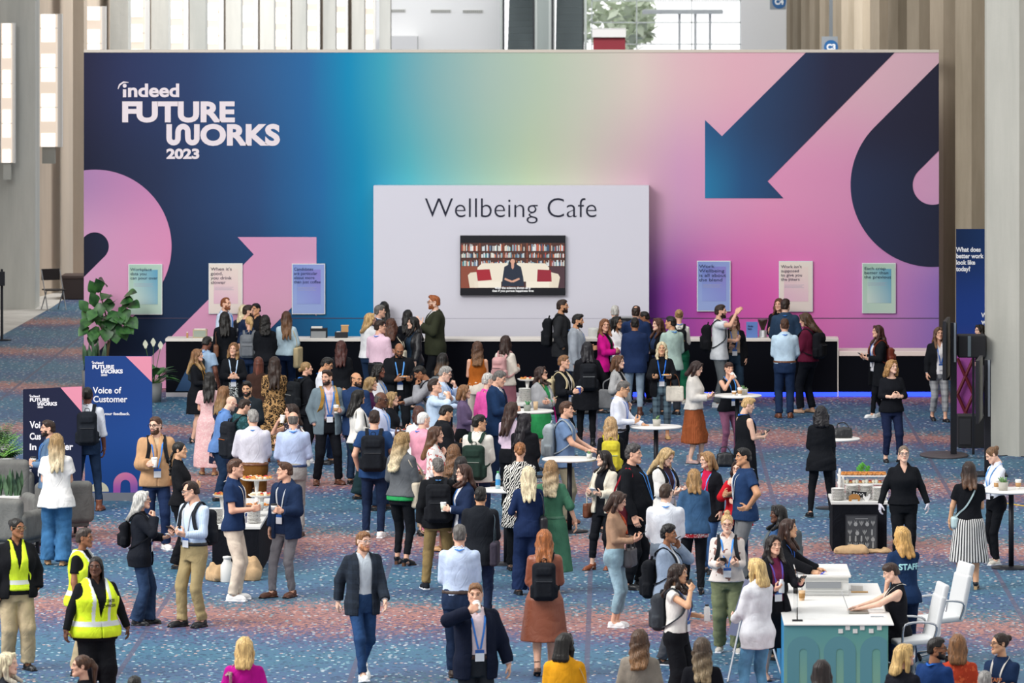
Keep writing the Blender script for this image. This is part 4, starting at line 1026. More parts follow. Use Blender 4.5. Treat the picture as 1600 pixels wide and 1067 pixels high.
# --- carpet
def carpet():
    m, nt, b = nodes('patterned_carpet'); L = nt.links
    tc = coords(nt, (1, 1, 1)); x = N(nt, 'ShaderNodeSeparateXYZ'); L.new(tc, x.inputs[0])
    # slow bands across the hall, wavering
    nz = N(nt, 'ShaderNodeTexNoise', i_Scale=.35, i_Detail=3.); L.new(coords(nt, (1, .5, 1)), nz.inputs['Vector'])
    nn = N(nt, 'ShaderNodeMath', operation='MULTIPLY', i_1=4.2); L.new(nz.outputs[0], nn.inputs[0])
    tl = N(nt, 'ShaderNodeMath', operation='MULTIPLY', i_1=.14); L.new(x.outputs[0], tl.inputs[0])
    a0 = N(nt, 'ShaderNodeMath', operation='ADD'); L.new(x.outputs[1], a0.inputs[0]); L.new(nn.outputs[0], a0.inputs[1])
    a1 = N(nt, 'ShaderNodeMath', operation='ADD'); L.new(a0.outputs[0], a1.inputs[0]); L.new(tl.outputs[0], a1.inputs[1])
    dv = N(nt, 'ShaderNodeMath', operation='DIVIDE', i_1=8.6); L.new(a1.outputs[0], dv.inputs[0])
    fr = N(nt, 'ShaderNodeMath', operation='FRACT'); L.new(dv.outputs[0], fr.inputs[0])
    # cells: woven flecks, each one colour
    cell = N(nt, 'ShaderNodeTexVoronoi', i_Scale=1.); L.new(coords(nt, (30, 14., 1)), cell.inputs['Vector'])
    sp = N(nt, 'ShaderNodeSeparateXYZ'); L.new(cell.outputs['Color'], sp.inputs[0])
    j = N(nt, 'ShaderNodeMath', operation='MULTIPLY_ADD', i_1=.20, i_2=-.10); L.new(sp.outputs[0], j.inputs[0])
    ph = N(nt, 'ShaderNodeMath', operation='ADD'); L.new(fr.outputs[0], ph.inputs[0]); L.new(j.outputs[0], ph.inputs[1])
    ph2 = N(nt, 'ShaderNodeMath', operation='FRACT'); L.new(ph.outputs[0], ph2.inputs[0])
    base = ramp(nt, ph2.outputs[0], ((0, lin('3c5f80')), (.16, lin('3a6a80')), (.30, lin('416484')), (.42, lin('4c4d72')), (.52, lin('886368')), (.60, lin('ab766a')), (.68, lin('8e6a6c')), (.76, lin('3c6b7a')), (.88, lin('40567c')), (1, lin('3c5f80'))))
    # dark and light dashes
    def dashes(scale, pick, size):
        f = N(nt, 'ShaderNodeTexVoronoi', i_Scale=1.); L.new(coords(nt, scale), f.inputs['Vector']); q = N(nt, 'ShaderNodeSeparateXYZ'); L.new(f.outputs['Color'], q.inputs[0])
        g1 = N(nt, 'ShaderNodeMath', operation='GREATER_THAN', i_1=pick); L.new(q.outputs[1], g1.inputs[0]); g2 = N(nt, 'ShaderNodeMath', operation='LESS_THAN', i_1=size); L.new(f.outputs['Distance'], g2.inputs[0])
        m_ = N(nt, 'ShaderNodeMath', operation='MULTIPLY'); L.new(g1.outputs[0], m_.inputs[0]); L.new(g2.outputs[0], m_.inputs[1]); return m_.outputs[0], q
    dk, _q = dashes((15, 9., 1), .45, .42); lt, s2 = dashes((13.5, 8., 1), .52, .30)
    m1 = N(nt, 'ShaderNodeMixRGB'); L.new(dk, m1.inputs[0]); L.new(base, m1.inputs[1])
    d2 = N(nt, 'ShaderNodeMixRGB', blend_type='MULTIPLY', i_0=1.); L.new(base, d2.inputs[1]); d2.inputs[2].default_value = (.5, .54, .62, 1); L.new(d2.outputs[0], m1.inputs[2])
    lf = N(nt, 'ShaderNodeMath', operation='MULTIPLY', i_1=.8); L.new(lt, lf.inputs[0])
    m2 = N(nt, 'ShaderNodeMixRGB'); L.new(lf.outputs[0], m2.inputs[0]); L.new(m1.outputs[0], m2.inputs[1])
    lc = ramp(nt, s2.outputs[0], ((0, lin('8db6c0')), (.45, lin('c3cbd0')), (.75, lin('cfaea6'))), 'CONSTANT'); L.new(lc, m2.inputs[2])
    # module seams running down the hall
    sx = N(nt, 'ShaderNodeMath', operation='MULTIPLY_ADD', i_1=1 / 2.75, i_2=.13); L.new(x.outputs[0], sx.inputs[0])
    sf = N(nt, 'ShaderNodeMath', operation='FRACT'); L.new(sx.outputs[0], sf.inputs[0])
    sm = ramp(nt, sf.outputs[0], ((0, (1, 1, 1)), (.022, (0, 0, 0))), 'CONSTANT')
    mf = N(nt, 'ShaderNodeMath', operation='MULTIPLY', i_1=.8); L.new(sm, mf.inputs[0])
    m3 = N(nt, 'ShaderNodeMixRGB'); L.new(mf.outputs[0], m3.inputs[0]); L.new(m2.outputs[0], m3.inputs[1]); m3.inputs[2].default_value = lin('4f4e66') + (1,)
    L.new(m3.outputs[0], b.inputs['Base Color']); b.inputs['Roughness'].default_value = .55; b.inputs['Specular IOR Level'].default_value = .3
    pn = N(nt, 'ShaderNodeTexNoise', i_Scale=90.); L.new(tc, pn.inputs['Vector']); bump(nt, b, pn.outputs[0], .4, .01)
    return m
def concrete(name, c, sc=.8, c2=None, streak=(1, 1, .12)):
    m, nt, b = nodes(name); L = nt.links
    n = N(nt, 'ShaderNodeTexNoise', i_Scale=sc, i_Detail=6., i_Roughness=.65); L.new(coords(nt, streak), n.inputs['Vector'])
    k = lin(c); L.new(ramp(nt, n.outputs[0], ((.3, lin(c2) if c2 else mulc(k, .72)), (.7, mulc(k, 1.12)))), b.inputs['Base Color'])
    b.inputs['Roughness'].default_value = .8; b.inputs['Specular IOR Level'].default_value = .25
    g = N(nt, 'ShaderNodeTexNoise', i_Scale=6., i_Detail=5.); L.new(coords(nt, (1, 1, 1)), g.inputs['Vector']); bump(nt, b, g.outputs[0], .25, .02)
    return m
struct(boxm((-34, 40, -.2), (30, 230, 0), carpet(), 'floor'))
STONE = concrete('pale_floor_slab', 'c9c6c0', 1.2, 'b4b0aa', (1, 1, 1))
p0, p1 = onfloor(-40, 548), onfloor(82, 480)
v = np.array([(-24, p0.y - 3, .004), (p0.x - 8, p0.y - 3, .004), (p0.x, p0.y, .004), (p1.x, p1.y, .004), (p1.x, p1.y + 12, .004), (-24, p1.y + 12, .004)]); v = np.concatenate([v, v - (0, 0, .03)])
struct(part('floor_stone', raw_mesh(v, np.array([(0, 1, 2, 3), (0, 3, 4, 5)]), STONE, smooth=False)))

# --- backdrop wall
ROWS = [
 [(131, '171a2b'), (400, '1e3a61'), (500, '155f8e'), (575, '0a7fb6'), (700, '4aa0c0'), (1000, '5d2c86'), (1050, '8f409c'), (1120, 'c254a8'), (1200, 'd862ae'), (1300, 'd976b6'), (1400, 'bd80bd'), (1467, '9675c0')],
 [(131, '1b1e33'), (250, '253150'), (400, '2b4a77'), (500, '23689f'), (565, '0d87b1'), (640, '4fabb7'), (760, '9abcaa'), (830, 'b4c4a6'), (900, 'c2c0b0'), (1000, 'cca8b6'), (1060, 'cf9cc0'), (1200, 'df95bb'), (1330, 'd992ba'), (1467, 'd6a2c6')],
 [(131, '25263f'), (200, '2a3358'), (300, '2c4069'), (400, '2f5686'), (480, '29659b'), (545, '1187b2'), (600, '3f9fb5'), (680, '82aeb0'), (760, 'a2bab0'), (850, 'b3c3ae'), (930, 'c6c7b8'), (1000, 'd8c8c0'), (1060, 'ddb9bf'), (1150, 'e1afbd'), (1467, 'd7b1bf')]]
ROWS[0] = ROWS[0][:3] + ROWS[0][3:]
WALLM = grad2('backdrop_print', ROWS, xof(131, DW), xof(1467, DW), [zof(470, DW), zof(290, DW), zof(110, DW)])
X0, X1, ZT = xof(131, DW), xof(1467, DW), zof(82, DW)
wall = struct(boxm((X0, DW, 0), (X1, DW + .12, ZT), WALLM, 'wall_back'))
CREAMW = plain('raw_timber_white', 'cfc6ba', .7)
boxes([((X0, DW + 2.2, ZT - .12), (X1, DW + 2.4, ZT)), ((X0, DW + .12, ZT - .12), (X0 + .1, DW + 2.2, ZT)), ((X1 - .1, DW + .12, ZT - .12), (X1, DW + 2.2, ZT))] + [((x, DW + .12, ZT - .12), (x + .1, DW + 2.2, ZT - .01)) for x in (-4.2, 0.1, 3.4)] + [((x, DW + 2.2, 0), (x + .1, DW + 2.4, ZT)) for x in (X0, -4.2, 3.4, X1 - .1)], CREAMW, 'bracing_frame', wall)
boxm((X0, DW - .01, ZT), (X1, DW + .13, ZT + .05), CREAMW, 'top_edge', wall)
boxm((X0, DW - .006, zof(497.6, DW)), (X1, DW, zof(496.6, DW)), plain('seam', '4a4258', .8), 'seam', wall)
def arc(cx, cy, r, a0, a1, n=40): return [(cx + r * math.cos(math.radians(a)), cy + r * math.sin(math.radians(a))) for a in np.linspace(a0, a1, n)]
PINKM = grad2('pink_print', [[(131, 'd39ebb'), (260, 'd594b7'), (494, 'd0a3b9')], [(131, 'c996b9'), (268, 'd68cb3'), (494, 'cb98b8')], [(131, 'a67eaa'), (268, 'c884b0'), (494, 'cf9ab9')]], xof(131, DW), xof(494, DW), [zof(520, DW), zof(390, DW), zof(275, DW)])
a_ = math.degrees(math.acos(-17 / 120)); b_ = math.degrees(math.acos(-17 / 22))
sheet(arc(148, 385, 120, -a_, 45, 60) + [(131, 572), (131, 433)] + arc(148, 385, 22, 45, -b_, 30), DW - .008, PINKM, 'loop_graphic', wall)
sheet([(371.3, 370.4), (494.5, 370.4), (494.5, 493.6), (467.8, 468.4), (329, 606.5), (187, 606.5), (396.5, 397.4)], DW - .008, PINKM, 'arrow_graphic', wall)
NAVYM = grad2('navy_print', [[(1101, '2b7ba8'), (1160, '2a5583'), (1250, '2c3a5c'), (1467, '262a40')], [(1101, '2c5a88'), (1180, '2c4468'), (1300, '2a2c44'), (1467, '27273a')]], xof(1101, DW), xof(1467, DW), [zof(300, DW), zof(190, DW)])
sheet([(1101.6, 187.5), (1128, 212.7), (1259, 82.2), (1397.6, 82.2), (1199.3, 283.2), (1224, 309.6), (1101.6, 309.6)], DW - .008, NAVYM, 'arrow_graphic', wall)
sheet([(1467, 98)] + arc(1457, 289, 128, 225, 85.5, 60) + arc(1457, 289, 31, 71, 225, 30) + [(1467, 235)], DW - .008, NAVYM, 'loop_graphic', wall)
INK = plain('pale_ink', 'e4d9de', .7)
def logo(x0, y0, sc, d, parent, m, skew=None):
    """event logo: small wordmark with a swoosh, two stacked words and the year; sc = 1 on the big wall"""
    g = lambda x, y: (x0 + (x - 184) * sc, y0 + (y - 127) * sc)
    def T(s, xa, ya, xb, yb, bold): (u, v), (u2, v2) = g(xa, ya), g(xb, yb); lettering(s, u, v, u2, v2, d, m, parent, bold)
    T('ndeed', 200, 130.5, 280, 152, .032); T('FUTURE', 191, 158.5, 367, 191.5, .045); T('ORKS', 313, 193.5, 437.5, 228, .045); T('2023', 260, 232, 311.5, 248.5, .045)
    def S(pts, w_, n=0): stroke([g(x, y) for x, y in pts], np.asarray(w_) * sc, d, m, 'lettering', parent, n=n)
    S([(194.6, 139.5), (194.6, 152)], 5.2)
    sheet([g(*p) for p in arc(194.8, 134, 3.1, 0, 350, 16)], d - .004, m, 'lettering', parent, .003)
    S([(184.3, 139), (187, 132.5), (193, 128.3), (201, 128.8)], [1.2, 2.6, 2.6, .8], 0)
    w = [(264.3, 194)] + [(264.3, 216)] + arc(271.3, 216, 7, 170, 20, 9) + [(278.3, 205)] + arc(286, 205, 7.4, 190, 350, 9) + [(293.6, 216)] + arc(300.6, 216, 7, 160, 10, 9) + [(307.6, 194)]
    S(w, 8.6)
logo(184, 127, 1., DW, wall, INK)
# --- cafe panel
DP = DW - .42; px0, px1 = xof(583.5, DP), xof(1014, DP)
PANELM, nt, b = nodes('panel_white'); b.inputs['Base Color'].default_value = lin('d4d3de') + (1,); b.inputs['Roughness'].default_value = .7
panel = empty('cafe_panel', 'large white panel with the cafe title standing against the printed wall', 'panel', Matrix.Translation((xof(798, DP), DP, 0)))
def rel(o, root): o.parent = root; o.matrix_parent_inverse = root.matrix_basis.inverted() if root.parent is None else (root.parent.matrix_basis @ root.matrix_parent_inverse @ root.matrix_basis).inverted(); return o
rel(boxm((px0, DP, 0), (px1, DW - .01, zof(290.5, DP)), PANELM, 'board'), panel)
rel(lettering('Wellbeing Cafe', 664, 309.5, 932, 349, DP, plain('dark_ink', '1d1f33', .6), None, -.012), panel)
rel(boxm((px0, DP - .004, zof(497.4, DP)), (px1, DP, zof(496.8, DP)), plain('seam_grey', 'b6b4c2', .8), 'seam'), panel)

# --- television with its picture
DT = DP - .10
tv = empty('television', 'wall mounted television showing a person seated on a cream sofa', 'television', Matrix.Translation((xof(801, DT), DT, zof(461, DT))))
rel(boxm((xof(719, DT), DT, zof(461.5, DT)), (xof(883.5, DT), DT + .09, zof(368, DT)), plain('tv_black', '16171d', .3), 'housing'), tv)
def glow(c, e=.95): 
    m, nt, b = nodes('screen_light'); b.inputs['Base Color'].default_value = (0, 0, 0, 1); b.inputs['Emission Color'].default_value = lin(c) + (1,); b.inputs['Emission Strength'].default_value = e; b.inputs['Roughness'].default_value = .5; return m
GL = {}
def gm(c):
    if c not in GL: GL[c] = glow(c)
    return GL[c]
PIC = []
def pic(pts, c, lay): PIC.append((poly_arr(pts, DT - .002 - .0009 * lay, .0006), c))
pic(rect(720, 379.5, 882.5, 450), '4c2a22', 0)
rs = random.Random(5)
for (a, b_) in ((721, 747), (752, 785), (788, 820), (826, 858), (861, 882)):
    for r_, (yt, yb) in enumerate(((381, 392), (394.5, 402.5), (406, 415.5))):
        x = a
        while x < b_ - 1:
            w_ = rs.uniform(.8, 2.1); hgt = rs.uniform(.55, 1) * (yb - yt)
            if rs.random() < .9: pic(rect(x, yb - hgt, min(b_, x + w_), yb), rs.choice(['dfe3e2', 'c9d2d6', '9fb6bb', 'b0704e', 'e8e2d4', '5b8f96', '33506c', 'd8cfc0', 'c96a48', 'eef0ee', '7e8fa6', 'a9443e']), 1)
            x += w_
for x in (748.5, 786, 822.5, 859): pic(rect(x - .2, 380, x + 2.4, 416), '7c3f2c', 2)
for y in (392.3, 402.8): pic(rect(720, y, 882.5, y + 1.4), '43241d', 2)
pic(rect(720, 416, 746, 450), '8c4632', 2); pic(rect(860, 417, 882.5, 450), '4b3038', 2)
CR = 'f1e6d2'
pic([(753, 411.5), (793, 411), (794, 440), (746, 440), (746, 418)], CR, 3); pic([(807, 411), (852, 411.5), (858, 418), (858, 440), (805, 440)], CR, 3)
pic([(731, 430), (735, 426), (745, 425), (748, 449.5), (734, 449.5)], 'e9dcc6', 4); pic([(860, 425), (872, 428), (875, 433), (872, 449.5), (858, 449.5)], 'e9dcc6', 4)
pic(rect(741, 440, 783, 449.5), 'f6ecd9', 4); pic(rect(822, 440, 864, 449.5), 'f6ecd9', 4)
pic([(744, 421.5), (765, 420.5), (768.5, 437.5), (746.5, 439)], 'a81a2c', 5); pic([(840, 421), (861, 422), (862, 440), (839, 440)], '981b30', 5)
pic(arc(801, 412, 6.6, 180, 360, 14) + [(808.5, 424), (804, 430), (797, 430), (793.5, 424)], '221718', 5)
pic([(788, 417), (796, 412.5), (806, 412.5), (814, 417), (817.5, 433), (819, 447), (784, 447), (785.5, 433)], '19263a', 6)
pic(arc(801, 408.4, 3.7, 0, 350, 16), 'dca68e', 7); pic([(798.6, 411), (803.4, 411), (803, 418), (801, 421), (799, 418)], 'd6a08a', 7)
pic([(789, 434), (800, 438.5), (811, 434), (812.5, 436.5), (803, 441), (798, 441), (788, 437)], 'dba58d', 7)
cols = sorted({c for _, c in PIC}); arr = [(v, t, cols.index(c)) for (v, t), c in PIC]
v, t, mi = joinarr(arr); rel(part('screen_picture', raw_mesh(v, t, [gm(c) for c in cols], mi, False)), tv)
CAPW = gm('f4f4f4')
rel(lettering('what the science shows us is', 773, 447.6, 829, 451.6, DT - .012, CAPW, None, .03), tv); rel(lettering('that if you pursue happiness first', 769, 452.4, 834, 457, DT - .012, CAPW, None, .03), tv)

# --- posters
def poster(x0, y0, x1, y1, c, inner, txt, tc, lab):
    r = empty('poster', lab, 'poster', Matrix.Translation(at((x0 + x1) / 2, y1, DW - .05)), 'cafe posters')
    rel(sheet(rect(x0, y0, x1, y1), DW - .046, plain('poster_edge', 'dcdfdf', .6), 'backing', None, .03), r)
    rel(sheet(rect(x0 + 1.2, y0 + 1.2, x1 - 1.2, y1 - 1.2), DW - .05, grad2('poster_print', [[(0, c[0]), (1, c[1])], [(0, c[2]), (1, c[3])]], xof(x0, DW), xof(x1, DW), [zof(y1, DW), zof(y0, DW)]), 'print', None, .003), r)
    rel(sheet(rect(x0 + 8, y0 + 9, x1 - 7, y1 - 16), DW - .053, grad2('poster_inner', [[(0, inner[0]), (1, inner[1])], [(0, inner[2]), (1, inner[3])]], xof(x0 + 8, DW), xof(x1 - 7, DW), [zof(y1 - 16, DW), zof(y0 + 9, DW)]), 'print', None, .002), r)
    n = txt.count('\n') + 1; wd = (x1 - x0) * (.80 if max(map(len, txt.split('\n'))) > 11 else .62 if n > 3 else .7)
    rel(lettering(txt, x0 + 3.2, y0 + 6, x0 + 3.2 + wd, y0 + 6 + 6.5 * n, DW - .053, plain('poster_ink', tc, .7), None, .0, lines=1.0), r)
    boxs = [(poly_arr(rect(x0 + 9, y0 + 11 + 6.5 * n + 2 * i, x1 - 14 - 3 * (i % 2), y0 + 11.5 + 6.5 * n + 2 * i), DW - .0545, .001)) for i in range(3)]
    v, t, mi = joinarr([(a, b_, 0) for a, b_ in boxs]); rel(part('print', raw_mesh(v, t, plain('faint_ink', 'a3a3b4', .7), smooth=False)), r)
MINT = ('b4cdbd', 'bcd2c3', 'a3c2b2', 'b2ccbd'); MINTI = ('c6d6cb', '86b0c0', '9cc2bd', '5f9dbb')
CRM = ('e2d5cd', 'e0d3cc', 'e5dacf', 'e2d8cf'); CRMI = ('dcb4c6', 'e0c0ca', 'e2ccc9', 'e4d3cb')
BLU = ('98aad8', '93a5d6', '7f93cd', '8e9ed2'); BLUI = ('8f9fd6', '8790d0', '7386c6', '8a80c8')
poster(200.5, 412.5, 253.5, 491.5, MINT, MINTI, 'Workplace\ndata you\ncan pour over', '3a5266', 'pale green poster about workplace data to pour over, behind the leafy plant')
poster(326, 411.5, 379, 490.5, CRM, CRMI, "When it's\ngood,\nyou drink\nslower", '4c4458', 'cream poster about drinking slower, on the left half of the wall')
poster(456, 412, 508, 491, BLU, BLUI, 'Candidates\nare particular\nabout more\nthan just coffee', '2f3a66', 'periwinkle poster about particular candidates, beside the tip of the pink arrow')
poster(1089, 407.5, 1141.5, 486.5, BLU, BLUI, 'Work\nWellbeing\nis all about\nthe blend', '2c3358', 'periwinkle poster about the wellbeing blend, right of the white panel')
poster(1217, 408, 1270, 487, CRM, CRMI, "Work isn't\nsupposed\nto give you\nthe jitters", '3c3450', 'cream poster about work and jitters, on the magenta part of the wall')
poster(1347, 411, 1399.5, 489.5, MINT, MINTI, 'Each crop\nbetter than\nthe previous', '2f4456', 'pale green poster about better crops, under the dark loop graphic')

# --- bar counters
DC = dep(620); CP = FPX / DC; ct = zof(529, DC); BLK = plain('counter_black', '0d0f16', .9, 0, .08)
TOPM = plain('counter_top', 'e3dcd3', .45)
bar = empty('bar_counter', 'long dark bar counter with a white top in front of the printed wall', 'counter', Matrix.Translation((xof(780, DC), DC, 0)))
xa, xb, xc = xof(259, DC), xof(1308.5, DC), xof(1466, DC); CD = .55
xl = xof(985, DC)
rel(boxm((xa, DC + .03, .08), (xb, DC + CD, ct - .05), BLK, 'front_panel'), bar); rel(boxm((xa - .01, DC, ct - .055), (xb + .01, DC + CD + .02, ct), TOPM, 'worktop', bev=.008), bar)
rel(boxm((xa, DC + .02, 0), (xl, DC + CD, .08), plain('kick_board', 'b9b4b8', .6), 'kickboard'), bar)
LED = plain('blue_light', '2a45ff', .5, emit=2.2)
rel(boxm((xl, DC + .02, .005), (xb, DC + CD, .085), LED, 'light_strip'), bar)
rel(sheet([(274, 611), (293, 574), (306, 548), (330, 548), (330, 611)], DC + .022, plain('counter_print', '24456a', .6), 'print', None, .004), bar)
rel(boxm((xb + .0, DC + .01, 0), (xb + .02, DC + CD, ct), TOPM, 'end_panel'), bar)
bar2 = empty('bar_counter', 'lower dark counter section with a cream top at the right end of the bar', 'counter', Matrix.Translation((xof(1388, DC), DC, 0)))
ct2 = zof(549, DC)
rel(boxm((xb + .03, DC + .03, .09), (xc, DC + CD, ct2 - .08), BLK, 'front_panel'), bar2); rel(boxm((xb + .03, DC, ct2 - .085), (xc, DC + .85, ct2), plain('counter_top_cream', 'ecdcd4', .45), 'worktop', bev=.008), bar2)
rel(boxm((xb + .03, DC + .02, .005), (xc, DC + CD, .085), LED, 'light_strip'), bar2)

# --- back of the hall: left wall of light boxes, white wall, escalators, glazing, concrete fins on the right
TANW = concrete('warm_concrete', 'c6b7a5', .5); GREYC = concrete('grey_concrete', 'cdccc5', .6, 'a9aba6'); FIN = concrete('board_marked_concrete', 'a89c8a', .9, '837866')
def leftd(x): return 129. * 2268 / (2278 - x)
SH = Vector((-.02, -.4, 0))
pa, pb = at(-800, 0, leftd(-800) + 1.2), at(566, 0, leftd(566) + 1.2)
def vwall(p, q, z0, z1, th, m, name):
    n = Vector((-(q - p).y, (q - p).x, 0)).normalized() * th
    V = np.array([(a.x, a.y, z) for a in (p, q, q + n, p + n) for z in (z0, z1)]); Q = np.array([(0, 2, 3, 1), (2, 4, 5, 3), (4, 6, 7, 5), (6, 0, 1, 7), (1, 3, 5, 7), (0, 6, 4, 2)])
    return part(name, raw_mesh(V, Q, m, smooth=False))
struct(vwall(pa, pb, 0, 13, .3, TANW, 'wall_left'))
def pier(x0, x1, dd, m, deep=1.0):
    a, c = xof(x0, dd), xof(x1, dd); return struct(boxm((a, dd, 0), (c, dd + deep, 13), m, 'column'))
pier(-60, 55, 129.1, GREYC); pier(114, 131, 134.5, TANW, .8)
LX = [(10, 20, 36, 255), (75, 34, 22, 230), (146, 30, 10, 130), (212, 33, 0, 130), (274, 31, -20, 130), (331, 28, -20, 130), (386, 26, -20, 130), (437, 26, -20, 130), (487, 20, -20, 130), (532, 18, -20, 130), (577, 16, -20, 130)]
BOXM = plain('acrylic_housing', 'd8d8d6', .3); GLOW = plain('lit_diffuser', 'f0dcc8', .4, emit=.85); GLOW.node_tree.nodes['Principled BSDF'].inputs['Base Color'].default_value = (.3, .28, .26, 1); GLOWH = plain('lit_lamp', 'fff6ea', .4, emit=1.35)
side = ['leftmost, cut by the picture edge', 'second from the left, ending lowest of the full ones', 'just left above the corner of the printed wall']
for i, (x, wd, yt, yb) in enumerate(LX):
    dd = leftd(x) - (.5 if i == 0 else 0); yb2 = yb
    c = at(x, yb2, dd); s = dd / FPX; wm = wd * s; zt = zof(yt, dd) if yt > -10 else 11
    nth = ['first', 'second', 'third', 'fourth', 'fifth', 'sixth', 'seventh', 'eighth', 'ninth', 'tenth', 'eleventh'][i]
    r = empty('wall_light', f'tall glowing wall light box on the concrete wall, {nth} from the left edge', 'light', Matrix.Translation((c.x, dd, c.z)), 'tall wall light boxes')
    z0 = c.z; hs = (62 if i < 3 else 42 - i) * s * 1.0; z = z0
    rel(boxm((c.x - wm * .5, dd + .1, z0), (c.x + wm * .62, dd + .34, zt), BOXM, 'housing'), r)
    while z < zt - .1:
        z1 = min(z + hs, zt)
        df = rel(boxm((c.x - wm * .42, dd + .04, z + .012), (c.x + wm * .42, dd + .1, z1 - .012), GLOW, 'diffuser'), r)
        for q in (z + hs * .18, z1 - hs * .18):
            lp = boxm((c.x - wm * .32, dd + .02, q - hs * .17), (c.x + wm * .32, dd + .04, q + hs * .17), GLOWH, 'lamp', bev=.01); rel(lp, df)
        z = z1
    rel(boxm((c.x - wm * .3, dd + .15, z0 - 26 * s), (c.x + wm * .3, dd + .3, z0), plain('bracket', 'a9aba6', .4, .3), 'bracket'), r)
    if i >= 2:
        xm = x + (LX[i + 1][0] - x) * .5 if i < 10 else x + 20; dm = leftd(xm); w2 = (LX[min(i + 1, 10)][0] - x or 40) * .36
        pier(xm - w2 * .3, xm + w2 * .9, dm - .3, GREYC, .9)
# white end wall with vents
DE = 196.; WH = plain('white_wall', 'f4f4f4', .7)
struct(boxm((xof(556, DE), DE, 0), (xof(784, DE), DE + .3, 9.8), WH, 'wall_far'))
for xa_, ya_ in ((602, 14.5), (673, 15), (723, 15.5)):
    r = empty('wall_vent', {602: 'long slot vent on the white wall, leftmost', 673: 'long slot vent on the white wall, middle one', 723: 'long slot vent on the white wall, nearest the escalators'}[xa_], 'vent', Matrix.Translation(at(xa_ + 16, ya_ + 5, DE)), 'slot vents')
    rel(boxm((xof(xa_, DE), DE - .03, zof(ya_ + 5, DE)), (xof(xa_ + 32, DE), DE, zof(ya_, DE)), plain('vent_frame', 'c9c9c6', .5), 'frame'), r)
    rel(boxes([((xof(xa_ + 1 + 3 * k, DE), DE - .05, zof(ya_ + 4.4, DE)), (xof(xa_ + 2.6 + 3 * k, DE), DE - .03, zof(ya_ + .6, DE))) for k in range(10)], plain('vent_slat', '9a9a94', .5), 'slats'), r)
rel(boxm((xof(592, DE - 1), DE - 1, 0), (xof(652, DE - 1), DE, zof(57, DE - 1)), plain('white_ledge', 'dededf', .7), 'ledge'), bpy.data.objects['wall_far']) 
# escalators
STEP = plain('escalator_step', '4c5557', .45, .4); RAIL = plain('escalator_steel', 'a6aca9', .35, .5); RUB = plain('handrail_black', '22262a', .5)
for k, (x0, x1) in enumerate(((791, 833), (867, 910))):
    d0 = 184.; r = empty('escalator', ['dark escalator rising beside the white wall', 'dark escalator nearer the bright glazing'][k], 'escalator', Matrix.Translation((xof((x0 + x1) / 2, d0), d0, 0)))
    S = []
    for j in range(26):
        z0 = 3.2 + .21 * j; y0 = d0 + .38 * j; S.append(((xof(x0, d0), y0, z0 - .6), (xof(x1, d0), y0 + .42, z0 + .2)))
    rel(boxes(S, STEP, 'steps'), r)
    rel(boxes([((xof(a, d0), d0 - .6, 0), (xof(b_, d0), d0 - .2, 8.6)) for a, b_ in ((x0 - 9, x0 - 5), (x1 + 3, x1 + 7))], RAIL, 'balustrade'), r)
    rel(boxes([((xof(a, d0), d0 - .7, 0), (xof(b_, d0), d0 - .5, 8.8)) for a, b_ in ((x0 - 5, x0 - 2), (x1, x1 + 2.5))], RUB, 'handrail'), r)
struct(boxm((xof(838, 186.), 186, 0), (xof(862, 186.), 196, 9), plain('escalator_cladding', '9aa3a0', .4, .3), 'column'))
struct(boxm((xof(770, 187.), 190, 0), (xof(925, 187.), 200, 3.9), plain('low_grey_wall', '8d9492', .6), 'wall_escalator'))  # low wall behind the escalators, one even grey
# glazing
DG = 205.; MUL = plain('mullion_grey', 'c2c8c8', .4, .2)
gw = struct(boxes([((xof(x, DG), DG, 0), (xof(x + 1.6, DG), DG + .2, 12)) for x in (924, 994, 1080, 1156)] + [((xof(924, DG), DG, zof(y, DG)), (xof(1232, DG), DG + .2, zof(y - 1.6, DG))) for y in (70, 36, 2, -40)], MUL, 'window_1'))
GLS, nt, b = nodes('window_glass'); b.inputs['Base Color'].default_value = (1, 1, 1, 1); b.inputs['Transmission Weight'].default_value = 1; b.inputs['Roughness'].default_value = 0; b.inputs['IOR'].default_value = 1.01
boxm((xof(924, DG), DG + .08, 0), (xof(1158, DG), DG + .1, 12), GLS, 'glass_pane', gw)
struct(boxm((xof(1158, DG), DG - .2, 0), (xof(1240, DG), DG + .2, 12), plain('bright_white_wall', 'f2f3f4', .7), 'wall_right_far'))
kio = empty('kiosk', 'red kiosk with a white top in front of the bright glazing', 'kiosk', Matrix.Translation((xof(952, 180.), 180, 0)))
rel(boxm((xof(927, 180.), 180, 0), (xof(977, 180.), 182, zof(58, 180.)), plain('kiosk_red', '8c1f2e', .5), 'body'), kio); rel(boxm((xof(925.5, 180.), 179.8, zof(58, 180.)), (xof(978, 180.), 182.2, zof(46, 180.)), plain('kiosk_white', 'e4e2df', .5), 'canopy'), kio)
bm_ = empty('beam_walkway', 'pale raised walkway seen through the bright glazing', 'walkway', Matrix.Translation((xof(1060, 215.), 215, 0)))
rel(boxm((xof(1004, 215.), 215, zof(22, 215.)), (xof(1130, 215.), 217, zof(16, 215.)), plain('walkway_grey', 'c3c9cb', .6), 'deck'), bm_)
rel(boxes([((xof(x, 215.), 215.5, 0), (xof(x + 4, 215.), 216, zof(20, 215.))) for x in (1060, 1085, 1108)], plain('walkway_post', 'd5d9da', .6), 'posts'), bm_)
LEAFP = plain('sunlit_leaf', 'e3eed6', .8)
